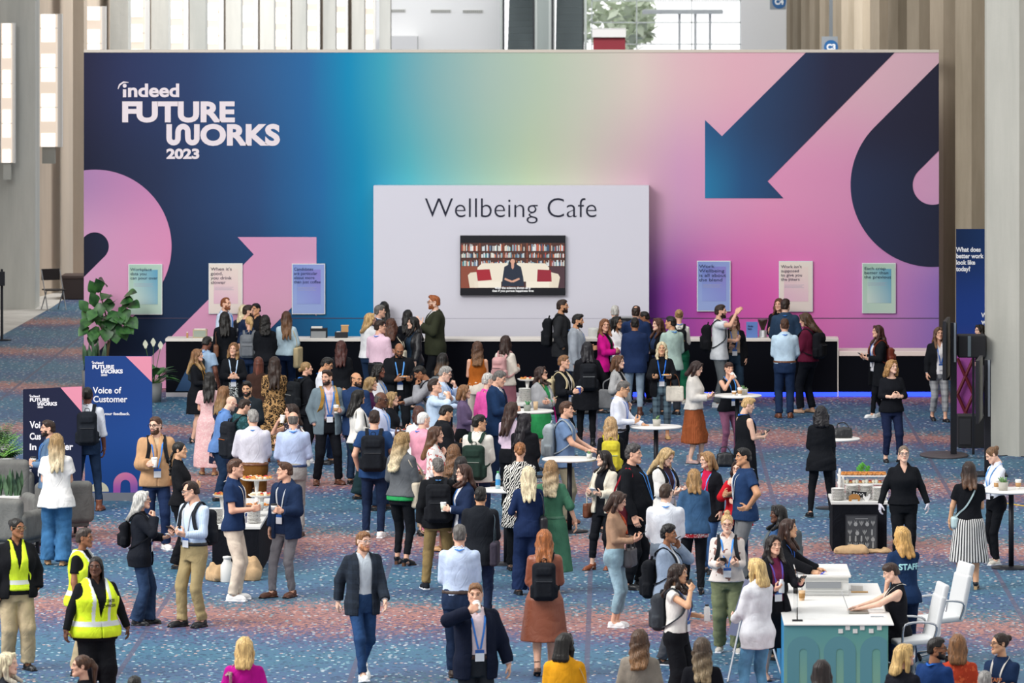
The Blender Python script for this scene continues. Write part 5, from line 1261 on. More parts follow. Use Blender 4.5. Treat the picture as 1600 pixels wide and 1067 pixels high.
def blobs(n, c, r, sd, rad, seedv):
    rr = random.Random(seedv); G = []
    for i in range(n):
        p = Vector((rr.gauss(0, 1), rr.gauss(0, .6), rr.gauss(0, .9))).normalized() * r * rr.random() ** .4 + Vector(c)
        a = rr.random() * 6.28; t = rr.uniform(-.9, .9); u = Vector((math.cos(a), math.sin(a) * .5, t)).normalized() * rad * rr.uniform(.6, 1.2); w2 = Vector((-math.sin(a), math.cos(a), rr.uniform(-.6, .6))).normalized() * rad * .5
        G.append((np.array([p - u, p + w2, p + u, p - w2]), np.array([(0, 1, 2, 3)]), 0))
    return joinarr(G)
for k, (x, y, r_) in enumerate(((955, 12, 1.7), (985, 40, 1.0))):
    c = at(x, y, 222. + 6 * k); r = empty('tree', ['large pale sunlit tree outside the bright glazing', 'smaller sunlit tree outside the bright glazing'][k], 'tree', Matrix.Translation((c.x, 222 + 6 * k, 0)))
    v, q, mi = blobs(420, c, r_, 0, .32, 3 + k); rel(part('crown', raw_mesh(v, q, LEAFP, smooth=False)), r)
    v, q = tube([(c.x, c.y, 0), (c.x + .1, c.y, c.z * .6), (c.x, c.y, c.z)], [.16, .12, .05], 8); rel(part('trunk', raw_mesh(v, q, plain('pale_bark', 'c9c2b2', .8))), r)
# concrete fins along the right side
FX = [1494, 1454, 1418, 1388, 1360, 1335, 1315, 1297, 1281, 1265, 1252, 1239, 1229]
def fin(x, dd, m, wide=2.6, rr=.5):
    a = xof(x, dd); w_ = rr / .75
    V = [(a + wide, dd + .9), (a + .5 * w_, dd), (a + .03, dd + .42 * w_), (a, dd + .5 * w_), (a + .12, dd + 2.2)]
    k = len(V); vv = np.array([(x_, y_, z) for z in (0, 12) for x_, y_ in V]); q = [(i, i + 1, k + i + 1, k + i) for i in range(k - 1)]
    return struct(part('column', raw_mesh(vv, np.array(q)[:, ::-1], m, smooth=False)))
near = concrete('smooth_grey_concrete', 'b3b2aa', .7, '95958d')
fin(1542, 93.7, near, 3.2, .8)
for i, x in enumerate(FX): fin(x, 93.7 * 582 / (x - 960), FIN, rr=min(1, .75 * (([1542] + FX)[i] - x) * 93.7 * 582 / (x - 960) / FPX))
struct(boxm((8.9, 90, 0), (9.2, 206, 12), FIN, 'wall_right'))
def round_sign(x0, y0, x1, y1, dd, lab, txt):
    r = empty('gate_sign', lab, 'sign', Matrix.Translation(at((x0 + x1) / 2, y1, dd)))
    rel(sheet(rect(x0, y0, x1, y1), dd, plain('sign_grey', '8d949a', .5), 'plate', None, .05), r)
    cx, cy = (x0 + x1) / 2 + 2, (y0 + y1) / 2 + 2; rel(sheet(arc(cx, cy, 11, 0, 352, 32), dd - .02, plain('sign_blue', '1f5f97', .5), 'disc', None, .015), r)
    rel(lettering(txt, cx - 7, cy - 5, cx + 7, cy + 5, dd - .02, plain('sign_white', 'e9edf0', .5), None, .05), r)
    rel(boxm((xof(cx, dd) - .05, dd + .05, zof(y0, dd)), (xof(cx, dd) + .05, dd + .12, 12), plain('sign_bracket', '70767a', .5), 'bracket'), r)
round_sign(1284, 57, 1309, 86, 160., 'blue and grey gate sign reading C3 peeping over the printed wall', 'C3')
round_sign(1203, -14, 1228, 15, 190., 'blue and grey gate sign at the top edge of the picture by the fins', 'C4')
# banner on the fin
DB = 101.2; bn = empty('banner', 'tall blue banner asking about better work on the concrete column', 'banner', Matrix.Translation((xof(1518, DB), DB, 0)))
rel(sheet(rect(1494, 358, 1546, 668), DB, grad2('banner_print', [[(0, '5d4a9c'), (1, '4a3f94')], [(0, '1d3c86'), (1, '1f3f8c')], [(0, '13294f'), (1, '173463')]], xof(1494, DB), xof(1546, DB), [zof(620, DB), zof(500, DB), zof(370, DB)]), 'print', None, .05), bn)
rel(lettering('What does\nbetter work\nlook like\ntoday?', 1493.5, 386, 1537, 426, DB, plain('banner_ink', 'eef0f6', .6), None, .03), bn)
rel(lettering('W', 1533, 488.5, 1543, 496, DB, plain('banner_ink', 'eef0f6', .6), None, .03), bn); rel(lettering('w', 1533, 501, 1542, 507, DB, plain('banner_ink', 'eef0f6', .6), None, .03), bn)
# ------------------------------------------------------------------ furniture and things standing about
def lath(prof, m, name, root, loc=(0, 0, 0), seg=32):
    v, q = lathe(prof, seg); return part(name, raw_mesh(v + np.array(loc), q, m), root)
WHT = plain('white_laminate', 'e4e2de', .4); POLE = plain('black_metal', '1b1d24', .45, .3); CER = plain('ceramic', 'e6e4e0', .3)
def cocktail(x, ty, lab, zt=1.06, dia=.80, fy=None):
    fy = fy or VY + (ty - VY) * CAMH / (CAMH - zt); d = dep(fy)
    r = empty('cocktail_table', lab, 'table', Matrix.Translation((xof(x, d), d, 0)), 'white round cocktail tables')
    lath([(0, zt - .03), (dia / 2 - .02, zt - .03), (dia / 2, zt - .02), (dia / 2, zt - .006), (dia / 2 - .008, zt), (0, zt)], WHT, 'tabletop', r, seg=48)
    lath([(0, .02), (.036, .02), (.036, zt - .03), (0, zt - .03)], POLE, 'pole', r); lath([(0, 0), (.27, 0), (.27, .012), (.05, .03), (0, .03)], POLE, 'base', r, seg=40)
    r['h'] = zt; return r
def ontab(x, y, z):
    """point on a surface of height z seen at pixel x, y"""
    d = FPX * (CAMH - z) / (y - VY); return Vector((xof(x, d), d, z))
def ot(T, x, off=0.):
    c = T.matrix_basis.translation; return Vector((xof(x, c.y + off), c.y + off, T['h']))
def succulent(x, y, z, lab, s=1., col='b8b4aa', name='potted_plant', green='6f9460'):
    p = ot(z, x, y) if not isinstance(z, float) else ontab(x, y, z); r = empty(name, lab, 'plant', Matrix.Translation(p))
    lath([(0, 0), (.05 * s, 0), (.062 * s, .10 * s), (.054 * s, .10 * s), (.052 * s, .085 * s), (0, .085 * s)], plain('stone_pot', col, .8), 'pot', r, seg=24)
    G = Grid((-.09, -.09, .06), (.09, .09, .2), .006); rr = random.Random(lab)
    for i in range(13):
        a = rr.random() * 6.28; t = rr.uniform(.2, 1.1); G.cone((0, 0, .09), (.055 * math.cos(a) * t, .055 * math.sin(a) * t, .10 + .06 * rr.random()), .012, .007, .004)
    v, q = G.mesh(); part('leaves', raw_mesh(v * s, q, plain('succulent', green, .6)), r); return r
def tcup(x, y, z, lab, sleeve='b98f62', lid='efefef', hh=.115, col='e9e6e1'):
    r = empty('paper_cup', lab, 'cup', Matrix.Translation(ot(z, x, y) if not isinstance(z, float) else ontab(x, y, z))); cup_parts(r, col, sleeve, lid, hh)
T1 = cocktail(1025, 665.5, 'white round table bearing a small potted plant, beside the person in a white shirt')
succulent(1026, 0, T1, 'small pale pot with a green plant on the table of the white shirt person', 1.05)
T2 = cocktail(1152, 617, 'white round table before the person drinking in a black top', 1.09)
succulent(1163, .05, T2, 'grey pot with a plant on the table with the drinking person'); tcup(1156, -.1, T2, 'brown sleeved cup beside the grey pot on the drinking person table'); tcup(1147, -.05, T2, 'small cup in white napkins on the drinking person table', hh=.07, lid=None)
T3 = cocktail(1580, 765, 'white round table cut by the right edge of the picture', 1.07, .82)
succulent(1567.5, -.1, T3, 'ribbed pale pot with succulent on the table at the right edge', 1.15); tcup(1557, .1, T3, 'cup left of the pot on the right edge table'); tcup(1591, .12, T3, 'cup right of the pot on the right edge table')
T4 = cocktail(1302, 684, 'white round table with a black bag lying on it', 1.06)
T5 = cocktail(826, 641, 'white round table in the crowd by the person in a grey shawl')
succulent(824, -.1, T5, 'glass pot of spiky green leaves on the table by the grey shawl person', 1.0, '8f948a', green='4f9160')
lath([(0, 0), (.032, 0), (.04, .13), (.036, .13), (.03, .01), (0, .01)], plain('kraft_cup', 'c8ad8a', .6), 'cup_wall', empty('paper_cup', 'tall kraft cup on the table by the grey shawl person', 'cup', Matrix.Translation(ot(T5, 837, .1))))
T6 = cocktail(890, 716, 'white round table under the arm of the grey backpack wearer in blue')
succulent(921, .0, T6, 'tiny white pot with a sprig on the table edge by the blue shirted person', .7, 'd8d6d0')
T7 = cocktail(791, 764, 'white round table with a water bottle on it', 1.03, .74)
r = empty('water_bottle', 'clear water bottle with a green cap on the round table', 'bottle', Matrix.Translation(ot(T7, 778, .05)))
lath([(0, 0), (.034, 0), (.035, .05)], plain('bottle_clear', 'a9c4cf', .15), 'bottle_base', r, seg=20); lath([(.035, .05), (.035, .13)], plain('bottle_label', '3f8fc8', .4), 'label', r, seg=20); lath([(.035, .13), (.034, .17), (.015, .215)], plain('bottle_clear', 'a9c4cf', .15), 'shoulder', r, seg=20); lath([(.017, .215), (.017, .24), (0, .24)], plain('cap_green', '3f9a58', .4), 'cap', r, seg=16)

def black_bag(p, lab, w, hh, dpt, col='black|leather', strap=True, name='handbag', rz=0.):
    r = empty(name, lab, 'bag', Matrix.Translation(p) @ Matrix.Rotation(rz, 4, 'Z'))
    G = Grid((-w - .04, -dpt - .05, -.02), (w + .04, dpt + .05, 2 * hh + .05), .011); G.box((0, 0, hh), (w, dpt, hh), .05, 0); X, Y, Z = G.all(); G.F += .5 * np.clip(Z / (2 * hh), 0, 1) ** 2 * np.abs(Y) * .6 + .03 * np.clip(Z / (2 * hh), 0, 1) * np.abs(X) / w; folds(G, .008, 24, 3, 1)
    v, q = G.mesh(); part('bag_body', raw_mesh(v, q, cloth(col)), r)
    if strap:
        v, q = tube([(-w * .6, 0, hh * 1.9), (-w * .45, .02, hh * 2.5), (w * .2, .03, hh * 2.6), (w * .6, 0, hh * 1.9)], .009, 8, 16); part('handle', raw_mesh(v, q, cloth(col)), r)
    return r
black_bag(ot(T4, 1317, 0), 'shiny black bag lying on the round table behind the cart', .15, .085, .1, name='bag')
black_bag(onfloor(1133, 729), 'black leather handbag standing on the carpet by the mauve trousers', .15, .12, .08)

# --- food stations
CLOTHB = cloth('12141b'); MARB = plain('marble_white', 'd9d8d4', .35)
def station(x0, x1, yt, zt, depth, lab):
    fy = VY + (yt - VY) * CAMH / (CAMH - zt); d = dep(fy); a, c = xof(x0, d), xof(x1, d)
    r = empty('food_table', lab, 'table', Matrix.Translation(((a + c) / 2, d, 0)), 'food tables with black skirts')
    V = boxm((a + .02, d + .02, 0), (c - .02, d + depth - .02, zt - .04), CLOTHB, 'table_skirt'); rel(V, r)
    rel(boxm((a, d, zt - .045), (c, d + depth, zt), MARB, 'tabletop', bev=.008), r); return r, d
PR = None
def plates(x, y, z, n, lab, dia=.2):
    global PR
    p = ontab(x, y, z)
    for i in range(n):
        q = p + Vector((random.Random(x * 7 + i).uniform(-.003, .003), 0, i * .0165))
        lb = f'white plate, {["bottom", "second", "third", "fourth", "fifth", "sixth", "seventh", "eighth", "ninth", "tenth", "eleventh", "twelfth", "thirteenth"][i] if i < n - 1 else "topmost"} of the {lab}'
        if PR is None:
            PR = empty('plate', lb, 'plate', Matrix.Translation(q), 'stacked white plates')
            lath([(0, 0), (.055, 0), (.06, .004), (.096, .013), (.1, .017), (.096, .018), (.06, .008), (0, .006)], CER, 'dish', PR, seg=28)
        else: dup(PR, q, lb)
S1, d1 = station(329, 407, 822, .68, 3.7, 'long food table with pastry stands behind the navy polo wearer')
plates(337.5, 817, .68, 12, 'stack at the left corner of the pastry table'); plates(396.5, 817, .68, 13, 'stack by the hip of the navy polo wearer')
def stand(x, y, z, hgt, dia, lab, foods, n, top=.0, rows=1):
    p = ontab(x, y, z); r = empty('cake_stand', lab, 'stand', Matrix.Translation(p))
    if hgt > .05: lath([(0, 0), (.09, 0), (.09, .012), (.03, .03), (.022, hgt * .5), (.04, hgt - .01), (0, hgt - .01)], CER, 'stem', r, seg=24)
    lath([(0, hgt - .012), (dia * .42, hgt - .01), (dia / 2, hgt + .012), (dia / 2, hgt + .018), (dia * .44, hgt + .006), (0, hgt + .004)], CER, 'dish', r, seg=36)
    rr = random.Random(lab)
    for i in range(n):
        a = i * 2.399; rad = dia * .42 * math.sqrt((i + .5) / n); food(p + Vector((rad * math.cos(a), rad * math.sin(a) * .9, hgt + .006)), foods[i % len(foods)], lab, i)
    return r
FO = {}; ORD = 'one two three four five six seven eight nine ten eleven twelve thirteen fourteen fifteen sixteen'.split()
def food(p, kind, where, i, group=None):
    cat, nm = {'tart': ('pastry', 'pastry'), 'berry': ('fruit', 'berry_cup'), 'bun': ('pastry', 'bread_roll'), 'croissant': ('pastry', 'croissant'), 'red': ('pastry', 'pastry'), 'green': ('food', 'salad_cup')}[kind]
    lb = f'{ {"tart": "golden fruit tart", "red": "red topped small pastry", "berry": "berry cup", "bun": "cream bread roll", "croissant": "golden croissant", "green": "green salad cup"}[kind] } on the {where}'.split(' with ')[0][:100]
    M = Matrix.Translation(p) @ Matrix.Rotation(i * 1.3, 4, 'Z'); g = group or f'{nm.replace("_", " ")}s on the {where}'[:90]
    if kind in FO: o = dup(FO[kind], M=M, label=lb, group=g); o['group'] = g; return o
    r = empty(nm, lb, cat, M, g); FO[kind] = r
    G = Grid((-.05, -.05, -.01), (.05, .05, .07), .006)
    if kind in ('tart', 'red'): G.ell((0, 0, .012), (.03, .03, .014), 0); c1, c2 = 'c99a5c', 'b8262e' if kind == 'red' else 'd88a3a'
    elif kind == 'berry': G.cone((0, 0, .012), (0, 0, .025), .02, .024, 0); c1, c2 = 'e5d9c4', '7c1f38'
    elif kind == 'green': G.cone((0, 0, .012), (0, 0, .03), .022, .028, 0); c1, c2 = 'd7d9cc', '7fa34a'
    elif kind == 'bun': G.ell((0, 0, .018), (.034, .024, .018), 0); c1, c2 = 'dcc6a0', 'e4d9c8'
    else:
        for k in range(5): t = (k - 2) / 2; G.ell((.036 * t, .014 * t * t, .018), (.014, .02 - .008 * abs(t), .018 - .006 * abs(t)), .006)
        c1, c2 = 'bd7a3a', None
    v, q = G.mesh(); part('crust', raw_mesh(v, q, plain('crust', c1, .6)), r)
    if c2: 
        G = Grid((-.04, -.04, 0), (.04, .04, .07), .005)
        for k in range(4): G.ell((.012 * math.cos(k * 1.57), .012 * math.sin(k * 1.57), .03), (.011, .011, .011), .004)
        v, q = G.mesh(); part('topping', raw_mesh(v, q, plain('topping', c2, .45)), r)
    return r
stand(401, 789, .68, .36, .46, 'tall cake stand of the pastry table', ['red', 'tart', 'bun', 'tart'], 22)
stand(409, 797, .68, .2, .38, 'middle cake stand of the pastry table', ['bun', 'berry', 'red'], 14)
stand(401, 806, .68, .13, .36, 'low platter of golden pastries on the pastry table', ['tart', 'croissant'], 14)
stand(347, 804, .68, .26, .26, 'small left cake stand of the pastry table', ['tart', 'red'], 8)
for i, (x, y, k) in enumerate(((388, 809, 'green'), (393, 810, 'green'), (403, 811, 'berry'), (350, 811, 'green'), (354, 812, 'berry'))): food(ontab(x, y, .68), k, 'marble top of the pastry table', i)
# milk can and burlap in front
p = onfloor(355, 909); r = empty('milk_can', 'white metal milk can standing before the pastry table', 'can', Matrix.Translation(p))
lath([(0, 0), (.085, 0), (.09, .01), (.09, .22), (.05, .28), (.05, .31)], plain('can_white', 'd6d5d0', .5), 'can_body', r); lath([(.052, .31), (.06, .315), (.06, .34), (0, .35)], plain('can_white', 'd6d5d0', .5), 'lid', r)
def burlap(x0, x1, fy, hgt, dpt, lab, seed, name='burlap_cloth'):
    a, c = onfloor(x0, fy), onfloor(x1, fy); L = c.x - a.x; rr = random.Random(seed); G = Grid((-.06, -.1, -.03), (L + .06, dpt + .12, hgt + .08), .014); n = max(3, int(L / .1))
    for i in range(n): G.ell((L * (i + .5) / n, dpt * rr.uniform(.35, .65), hgt * .25), (L / n * 1.0, dpt * .5, hgt * rr.uniform(.45, .8)), .05)
    folds(G, .022, 26, seed, .6); G.sub(lambda X, Y, Z: Z + 0 * X + 0 * Y, k=.002); v, q = G.mesh()
    r = part(name, raw_mesh(v, q, cloth('c2a27c|fleece'))); r.location = a; tag(r, lab, 'cloth'); return r
burlap(326, 350, 909, .22, .3, 'rumpled burlap cloth left of the white milk can', 2); burlap(366, 401, 908, .32, .3, 'rumpled burlap cloth draped over a crate right of the milk can', 5)
S2, d2 = station(1298.5, 1388, 783.5, .70, 1.1, 'food cart with a chalkboard leaning on its black front')
plates(1309.5, 781, .70, 10, 'leftmost stack on the chalkboard cart'); plates(1331.5, 779.5, .70, 12, 'stack behind the wooden pig'); plates(1353, 779.5, .70, 12, 'stack behind the small black sign'); plates(1374, 781, .70, 11, 'rightmost stack on the chalkboard cart')
p = ontab(1349, 777, .70); r = empty('serving_riser', 'white two level riser holding croissants on the chalkboard cart', 'stand', Matrix.Translation(p))
wv = 40 / FPX * p.y
rel(boxes([((p.x - wv, p.y, .70 + .29), (p.x + wv, p.y + .3, .70 + .305)), ((p.x - wv, p.y - .02, .70 + .18), (p.x + wv, p.y + .3, .70 + .195))], WHT, 'shelf'), r)
rel(boxes([((p.x - wv + .01, p.y + .02, .70), (p.x - wv + .03, p.y + .28, .99)), ((p.x + wv - .03, p.y + .02, .70), (p.x + wv - .01, p.y + .28, .99))], WHT, 'upright'), r)
for i in range(30):
    row, k = divmod(i, 15); food(Vector((p.x - wv * .78 + k * wv * 1.56 / 14, p.y + .06 + .09 * row, .000 + 1.006 + .012 * row)), 'croissant', 'upper level of the white riser', i)
for i in range(12): food(Vector((p.x - wv * .75 + i * wv * 1.4 / 11, p.y + .06, .896)), ['berry', 'green', 'red'][i % 3], 'lower level of the white riser', i)
q = Vector((p.x + .0, p.y + .25, 1.006)); r = empty('lettuce_leaf', 'bright green lettuce leaf standing behind the croissants', 'leaf', Matrix.Translation(q))
G = Grid((-.13, -.04, -.01), (.13, .06, .2), .007)
for a in np.linspace(.3, 2.84, 9): G.ell((.07 * math.cos(a), .01 * math.sin(5 * a), .05 + .075 * math.sin(a)), (.035, .008, .03), .01)
G.ell((0, 0, .05), (.06, .008, .06), .01); X, Y, Z = G.all(); G.F += .012 * np.sin(90 * X + 50 * Z) * np.sin(70 * Z + 40 * X); v, qq = G.mesh(); part('leaf_blade', raw_mesh(v, qq, plain('lettuce', '4f9a3a', .5)), r)
for k, (x, y, hh) in enumerate(((1312, 778.5, .42), (1317, 778, .3))):
    r = empty('pepper_mill', ['tall white mill at the left end of the cart', 'short white mill beside the tall one on the cart'][k], 'mill', Matrix.Translation(ontab(x, y, .7))); lath([(0, 0), (.026, 0), (.018, hh * .4), (.024, hh * .6), (.014, hh * .78)], WHT, 'mill_body', r, seg=20); lath([(.014, hh * .78), (.022, hh * .88), (.014, hh), (0, hh)], WHT, 'knob', r, seg=20)
def flat_on(pts, p0, sc, m, name, root, y, th=.012, tilt=0):
    P = [Vector((x * sc, 0, z * sc)) for x, z in pts]; tri = tessellate_polygon([P]); n = len(P); V = np.array([p[:] for p in P] + [(p.x, th, p.z) for p in P]); T = []
    for a, b_, c in tri: T += [(a, b_, c), (c + n, b_ + n, a + n)]
    for i in range(n): j = (i + 1) % n; T += [(i, j, j + n), (i, j + n, i + n)]
    return part(name, raw_mesh(V, np.array(T), m, smooth=False), root)
p = ontab(1342, 782.6, .70); r = empty('small_sign', 'small black card sign with white handwriting on the cart', 'sign', Matrix.Translation(p + Vector((0, .0, 0))))
flat_on([(-.11, .05), (-.10, .14), (.11, .125), (.10, .05)], p, 1, plain('sign_black', '17181c', .6), 'card', r, 0)
v, q = tube([(-.08 + .012 * i, -.003, .095 + .014 * math.sin(i * 1.9) * (1 if i > 2 else 1.8)) for i in range(14)], .0035, 6, 60); part('handwriting', raw_mesh(v, q, plain('chalk_white', 'dcdcda', .8)), r)
flat_on([(-.012, 0), (-.012, .05), (.012, .05), (.012, 0)], p, 1, plain('sign_black', '17181c', .6), 'foot', r, 0)
p = ontab(1335, 783, .70); r = empty('pig_figure', 'flat brown wooden pig standing on the cart edge', 'ornament', Matrix.Translation(p)); flat_on([(-.08, 0), (-.075, .05), (-.085, .06), (-.06, .085), (-.02, .1), (.04, .098), (.07, .08), (.085, .045), (.075, .0), (.05, 0), (.045, .03), (-.035, .03), (-.04, 0)], p, 1, plain('pig_wood', 'a8763f', .7), 'cutout', r, 0)
p = ontab(1354, 783, .70); r = empty('hen_figure', 'flat white hen standing on the cart edge', 'ornament', Matrix.Translation(p)); flat_on([(-.02, 0), (-.03, .025), (-.05, .05), (-.052, .085), (-.035, .08), (-.01, .06), (.02, .07), (.03, .1), (.045, .105), (.055, .085), (.045, .04), (.03, .02), (.02, 0)], p, 1, WHT, 'cutout', r, 0)
# chalkboard with drawn vegetables
db = d2 - .10; cb = empty('chalkboard', 'framed chalkboard with white vegetable drawings leaning on the food cart', 'chalkboard', Matrix.Translation((xof(1346, db), db, 0)))
rel(sheet(rect(1321, 804.5, 1371, 863), db, plain('board_frame', '2a2b30', .5), 'frame', None, .03), cb); rel(sheet(rect(1323, 806.5, 1369, 861), db - .002, concrete('chalk_slate', '4a4c50', 3., '34363a', (1, 1, 1)), 'slate', None, .003), cb)
CH = plain('chalk_drawn', '97999a', .9); rr = random.Random(8); AR = []
for iy, y in enumerate((818, 832, 842, 852)):
    for ix in range(5 if iy != 1 else 4):
        cx = 1328 + ix * (9 if iy != 1 else 11.5); k = rr.random()
        if k < .4:
            for s_ in (-2.4, 0, 2.4): AR.append(poly_arr([(cx, y + 4), (cx + s_ - .8, y - 2), (cx + s_, y - 5), (cx + s_ + .8, y - 2)], db - .004, .001))
        elif k < .7: AR.append(poly_arr([(cx - 1, y - 5), (cx + 1.2, y - 5), (cx + 1.4, y + 3), (cx, y + 5), (cx - 1.4, y + 3)], db - .004, .001))
        else:
            AR.append(poly_arr([(cx + 3 * math.cos(t), y + 1 + 3.4 * math.sin(t)) for t in np.linspace(0, 6, 12)], db - .004, .001)); AR.append(poly_arr([(cx - 2.2, y - 5.5), (cx, y - 2), (cx + 2.2, y - 5.5), (cx + 1, y - 1.5), (cx - 1, y - 1.5)], db - .0045, .001))
AR.append(poly_arr(rect(1336, 810, 1356, 811), db - .004, .001))
v, t, mi = joinarr([(a, b_, 0) for a, b_ in AR]); rel(part('print', raw_mesh(v, t, CH, smooth=False)), cb)
burlap(1310, 1352, 866, .13, .2, 'crumpled burlap at the foot of the chalkboard', 9); burlap(1352, 1389, 864.5, .05, .2, 'flat strip of burlap right of the chalkboard', 11)
S3, d3 = station(806, 852, 631, .74, 1.6, 'food table in the middle of the crowd behind the grey shawl person')
plates(819.5, 626.5, .74, 13, 'stack on the middle food table', .2); plates(835, 625, .74, 11, 'second stack on the middle food table')
stand(824, 619, .74, .28, .34, 'cream covered stand with pastries on the middle food table', ['red', 'tart', 'bun'], 9)
p = ontab(843, 622, .74); r = empty('menu_stand', 'white menu board standing behind the person with dark glasses', 'sign', Matrix.Translation(p)); boxm((-.075, 0, .05), (.075, .012, .30), WHT, 'card', r, bev=.005); boxm((-.05, -.03, 0), (.05, .04, .05), WHT, 'foot', r)

# --- things on the bar
zc = ct
def bx(x0, x1, y0, y1, lab, name, cat, col, dd=DC + .15, dp=.2, z=None, rough=.6):
    z = zc if z is None else z; r = empty(name, lab, cat, Matrix.Translation((xof((x0 + x1) / 2, dd), dd, z)))
    h_ = (y1 - y0) * dd / FPX; w_ = (x1 - x0) * dd / FPX / 2
    boxm((-w_, 0, 0), (w_, dp, h_), plain(name, col, rough), 'body', r, bev=.006); return r, w_, h_
r, w_, h_ = bx(301, 323, 515, 528, 'small wooden napkin box at the left end of the bar', 'napkin_box', 'box', 'b9a88c'); boxm((-w_ + .02, -.006, .02), (w_ - .02, 0, h_ - .02), plain('printed_label', '9aa396', .7), 'label', r); boxm((-w_ * .8, .03, h_), (w_ * .8, .15, h_ + .012), plain('napkin', 'e2ded6', .8), 'napkins', r)
r, w_, h_ = bx(291, 294, 520, 528, 'small wooden block on the left end of the bar', 'wood_block', 'block', 'b5875c', dp=.05); boxm((-w_ * .6, .01, h_), (w_ * .6, .04, h_ + .02), plain('napkin', 'e2ded6', .8), 'top', r)
r, w_, h_ = bx(485, 511, 514, 529, 'black tray box holding grey packets on the bar', 'supply_box', 'box', '1b1d22'); boxm((-w_ + .01, -.01, .0), (w_ * .85, 0, h_ * .7), plain('packets', '8d9092', .8), 'packets', r); boxm((-w_ * .9, .02, h_), (w_ * .4, .16, h_ + .03), plain('napkin', 'e2ded6', .8), 'napkins', r)
r, w_, h_ = bx(523, 543, 519, 528, 'black caddy of cups on the bar', 'cup_caddy', 'caddy', '22242a')
tcup(529, 527.5, zc, 'short cup standing before the caddy on the bar', hh=.1); r2 = empty('paper_bag', 'open kraft paper bag on the bar caddy', 'bag', Matrix.Translation((xof(539, DC + .22), DC + .22, zc + h_))); boxm((-.07, 0, 0), (.06, .1, .11), plain('kraft', 'c79a6a', .8), 'bag_body', r2); boxm((-.075, -.005, .11), (.07, .105, .125), plain('kraft_rim', 'd8b184', .8), 'rim', r2)
r = empty('cake_dome', 'clear round dome over a cake on the bar, left of the magenta blazer', 'dome', Matrix.Translation((xof(928, DC + .28), DC + .28, zc)))
lath([(0, 0), (.12, 0), (.12, .02), (0, .02)], CER, 'plate', r); lath([(.105, .02), (.108, .15), (.10, .18), (0, .185)], plain('dome_plastic', 'cfcfcb', .25), 'cover', r)
r, w_, h_ = bx(1166, 1184, 501, 526, 'blue card reading order here on the bar', 'order_sign', 'sign', '5f7fc0', DC + .2, .03)
lettering('Order\nhere', 1168.5, 508, 1177, 515, DC + .195, plain('order_ink', '27305c', .7), None, .02); rel(bpy.context.scene.collection.objects[-1], r)
g = empty('coffee_grinder', 'steel coffee grinder with a bean hopper on the bar', 'grinder', Matrix.Translation((xof(1192, DC + .3), DC + .3, zc)))
lath([(0, 0), (.085, 0), (.085, .015), (.075, .02), (.075, .13), (.05, .14), (0, .14)], plain('steel', 'b3b4b6', .35, .6), 'base', g); lath([(.03, .14), (.04, .17), (.09, .30), (.092, .33), (.085, .33), (0, .33)], plain('hopper_beans', '33241d', .3), 'hopper', g); lath([(.095, .33), (.095, .345), (0, .35)], plain('hopper_lid', '6b4a5c', .3), 'lid', g)
m_ = empty('espresso_machine', 'black espresso machine behind the navy blazers at the bar', 'coffee machine', Matrix.Translation((xof(985, DC + .2), DC + .2, zc)))
boxm((-.3, .05, 0), (.3, .3, .12), plain('machine_black', '1d1e22', .4), 'base', m_, bev=.01); boxm((-.3, .05, .24), (.3, .32, .36), plain('machine_black', '1d1e22', .4), 'head', m_, bev=.01); boxm((-.28, .18, .12), (.28, .3, .24), plain('steel', 'b3b4b6', .35, .6), 'back_panel', m_); boxm((-.31, .04, .36), (.31, .33, .385), plain('steel', 'b3b4b6', .35, .6), 'cup_rail', m_)

# --- upright signs on the left
def board(pts, fy, lab, m, tri, triM, base):
    d = dep(fy); r = empty('sign_board', lab, 'sign', Matrix.Translation((xof(sum(p[0] for p in pts) / 4, d), d, 0)))
    rel(sheet(pts, d, m, 'panel', None, .05), r); rel(sheet(tri, d - .004, triM, 'print', None, .003), r)
    if base: rel(sheet(base, d - .03, plain('sign_base', '9c9ca4', .4, .4), 'base', None, .35), r)
    return r, d
PKT = plain('sign_pink', 'd98aa0', .7)
DNV = grad2('sign_navy', [[(0, '16223f'), (1, '1a2848')], [(0, '191d36'), (1, '1e2442')]], -9, -7, [0, 1.6])
B1, db1 = board([(36, 608.5), (128, 603.5), (127, 800), (36, 800)], 801, 'dark navy sign board on the far left behind the armchairs', DNV, [(94.5, 605.4), (128, 603.6), (128, 644)], PKT, None)
INK2 = plain('sign_ink', 'e9e7ee', .7)
logo(45.5, 616.5, .172, db1, None, INK2)
for o in [o for o in COL.objects if o.parent is None and o.name.startswith('lettering')]: rel(o, B1)
for s_, a in (('Voi', (46.5, 658, 63, 669)), ('f', (80, 658, 84, 669)), ('Cus', (46.5, 676, 64, 687)), ('er:', (83, 677.5, 94, 687)), ('In', (46.5, 693, 57, 703)), ('der', (94, 692, 114.5, 703)), ('Jo', (46.5, 715, 51, 721)), ('In', (46.5, 724, 51, 730)), ('E', (46.5, 733, 49.5, 739))): rel(lettering(s_, *a, db1, INK2, None, .03), B1)
BLV = grad2('sign_blue', [[(0, '1d4688'), (1, '1f4d96')], [(0, '1a3670'), (1, '1c3f80')]], -8.6, -7.2, [.2, 2.0])
B2, db2 = board([(132.5, 556.5), (237.5, 556.5), (237.5, 772), (132.5, 772)], 782, 'tall blue sign board reading voice of customer', BLV, [(196.5, 556.7), (237.3, 556.7), (237.3, 597)], PKT, [(132.5, 770), (237.5, 770), (237.5, 783), (132.5, 783)])
logo(143, 564, .193, db2, None, INK2)
for o in [o for o in COL.objects if o.parent is None and o.name.startswith('lettering')]: rel(o, B2)
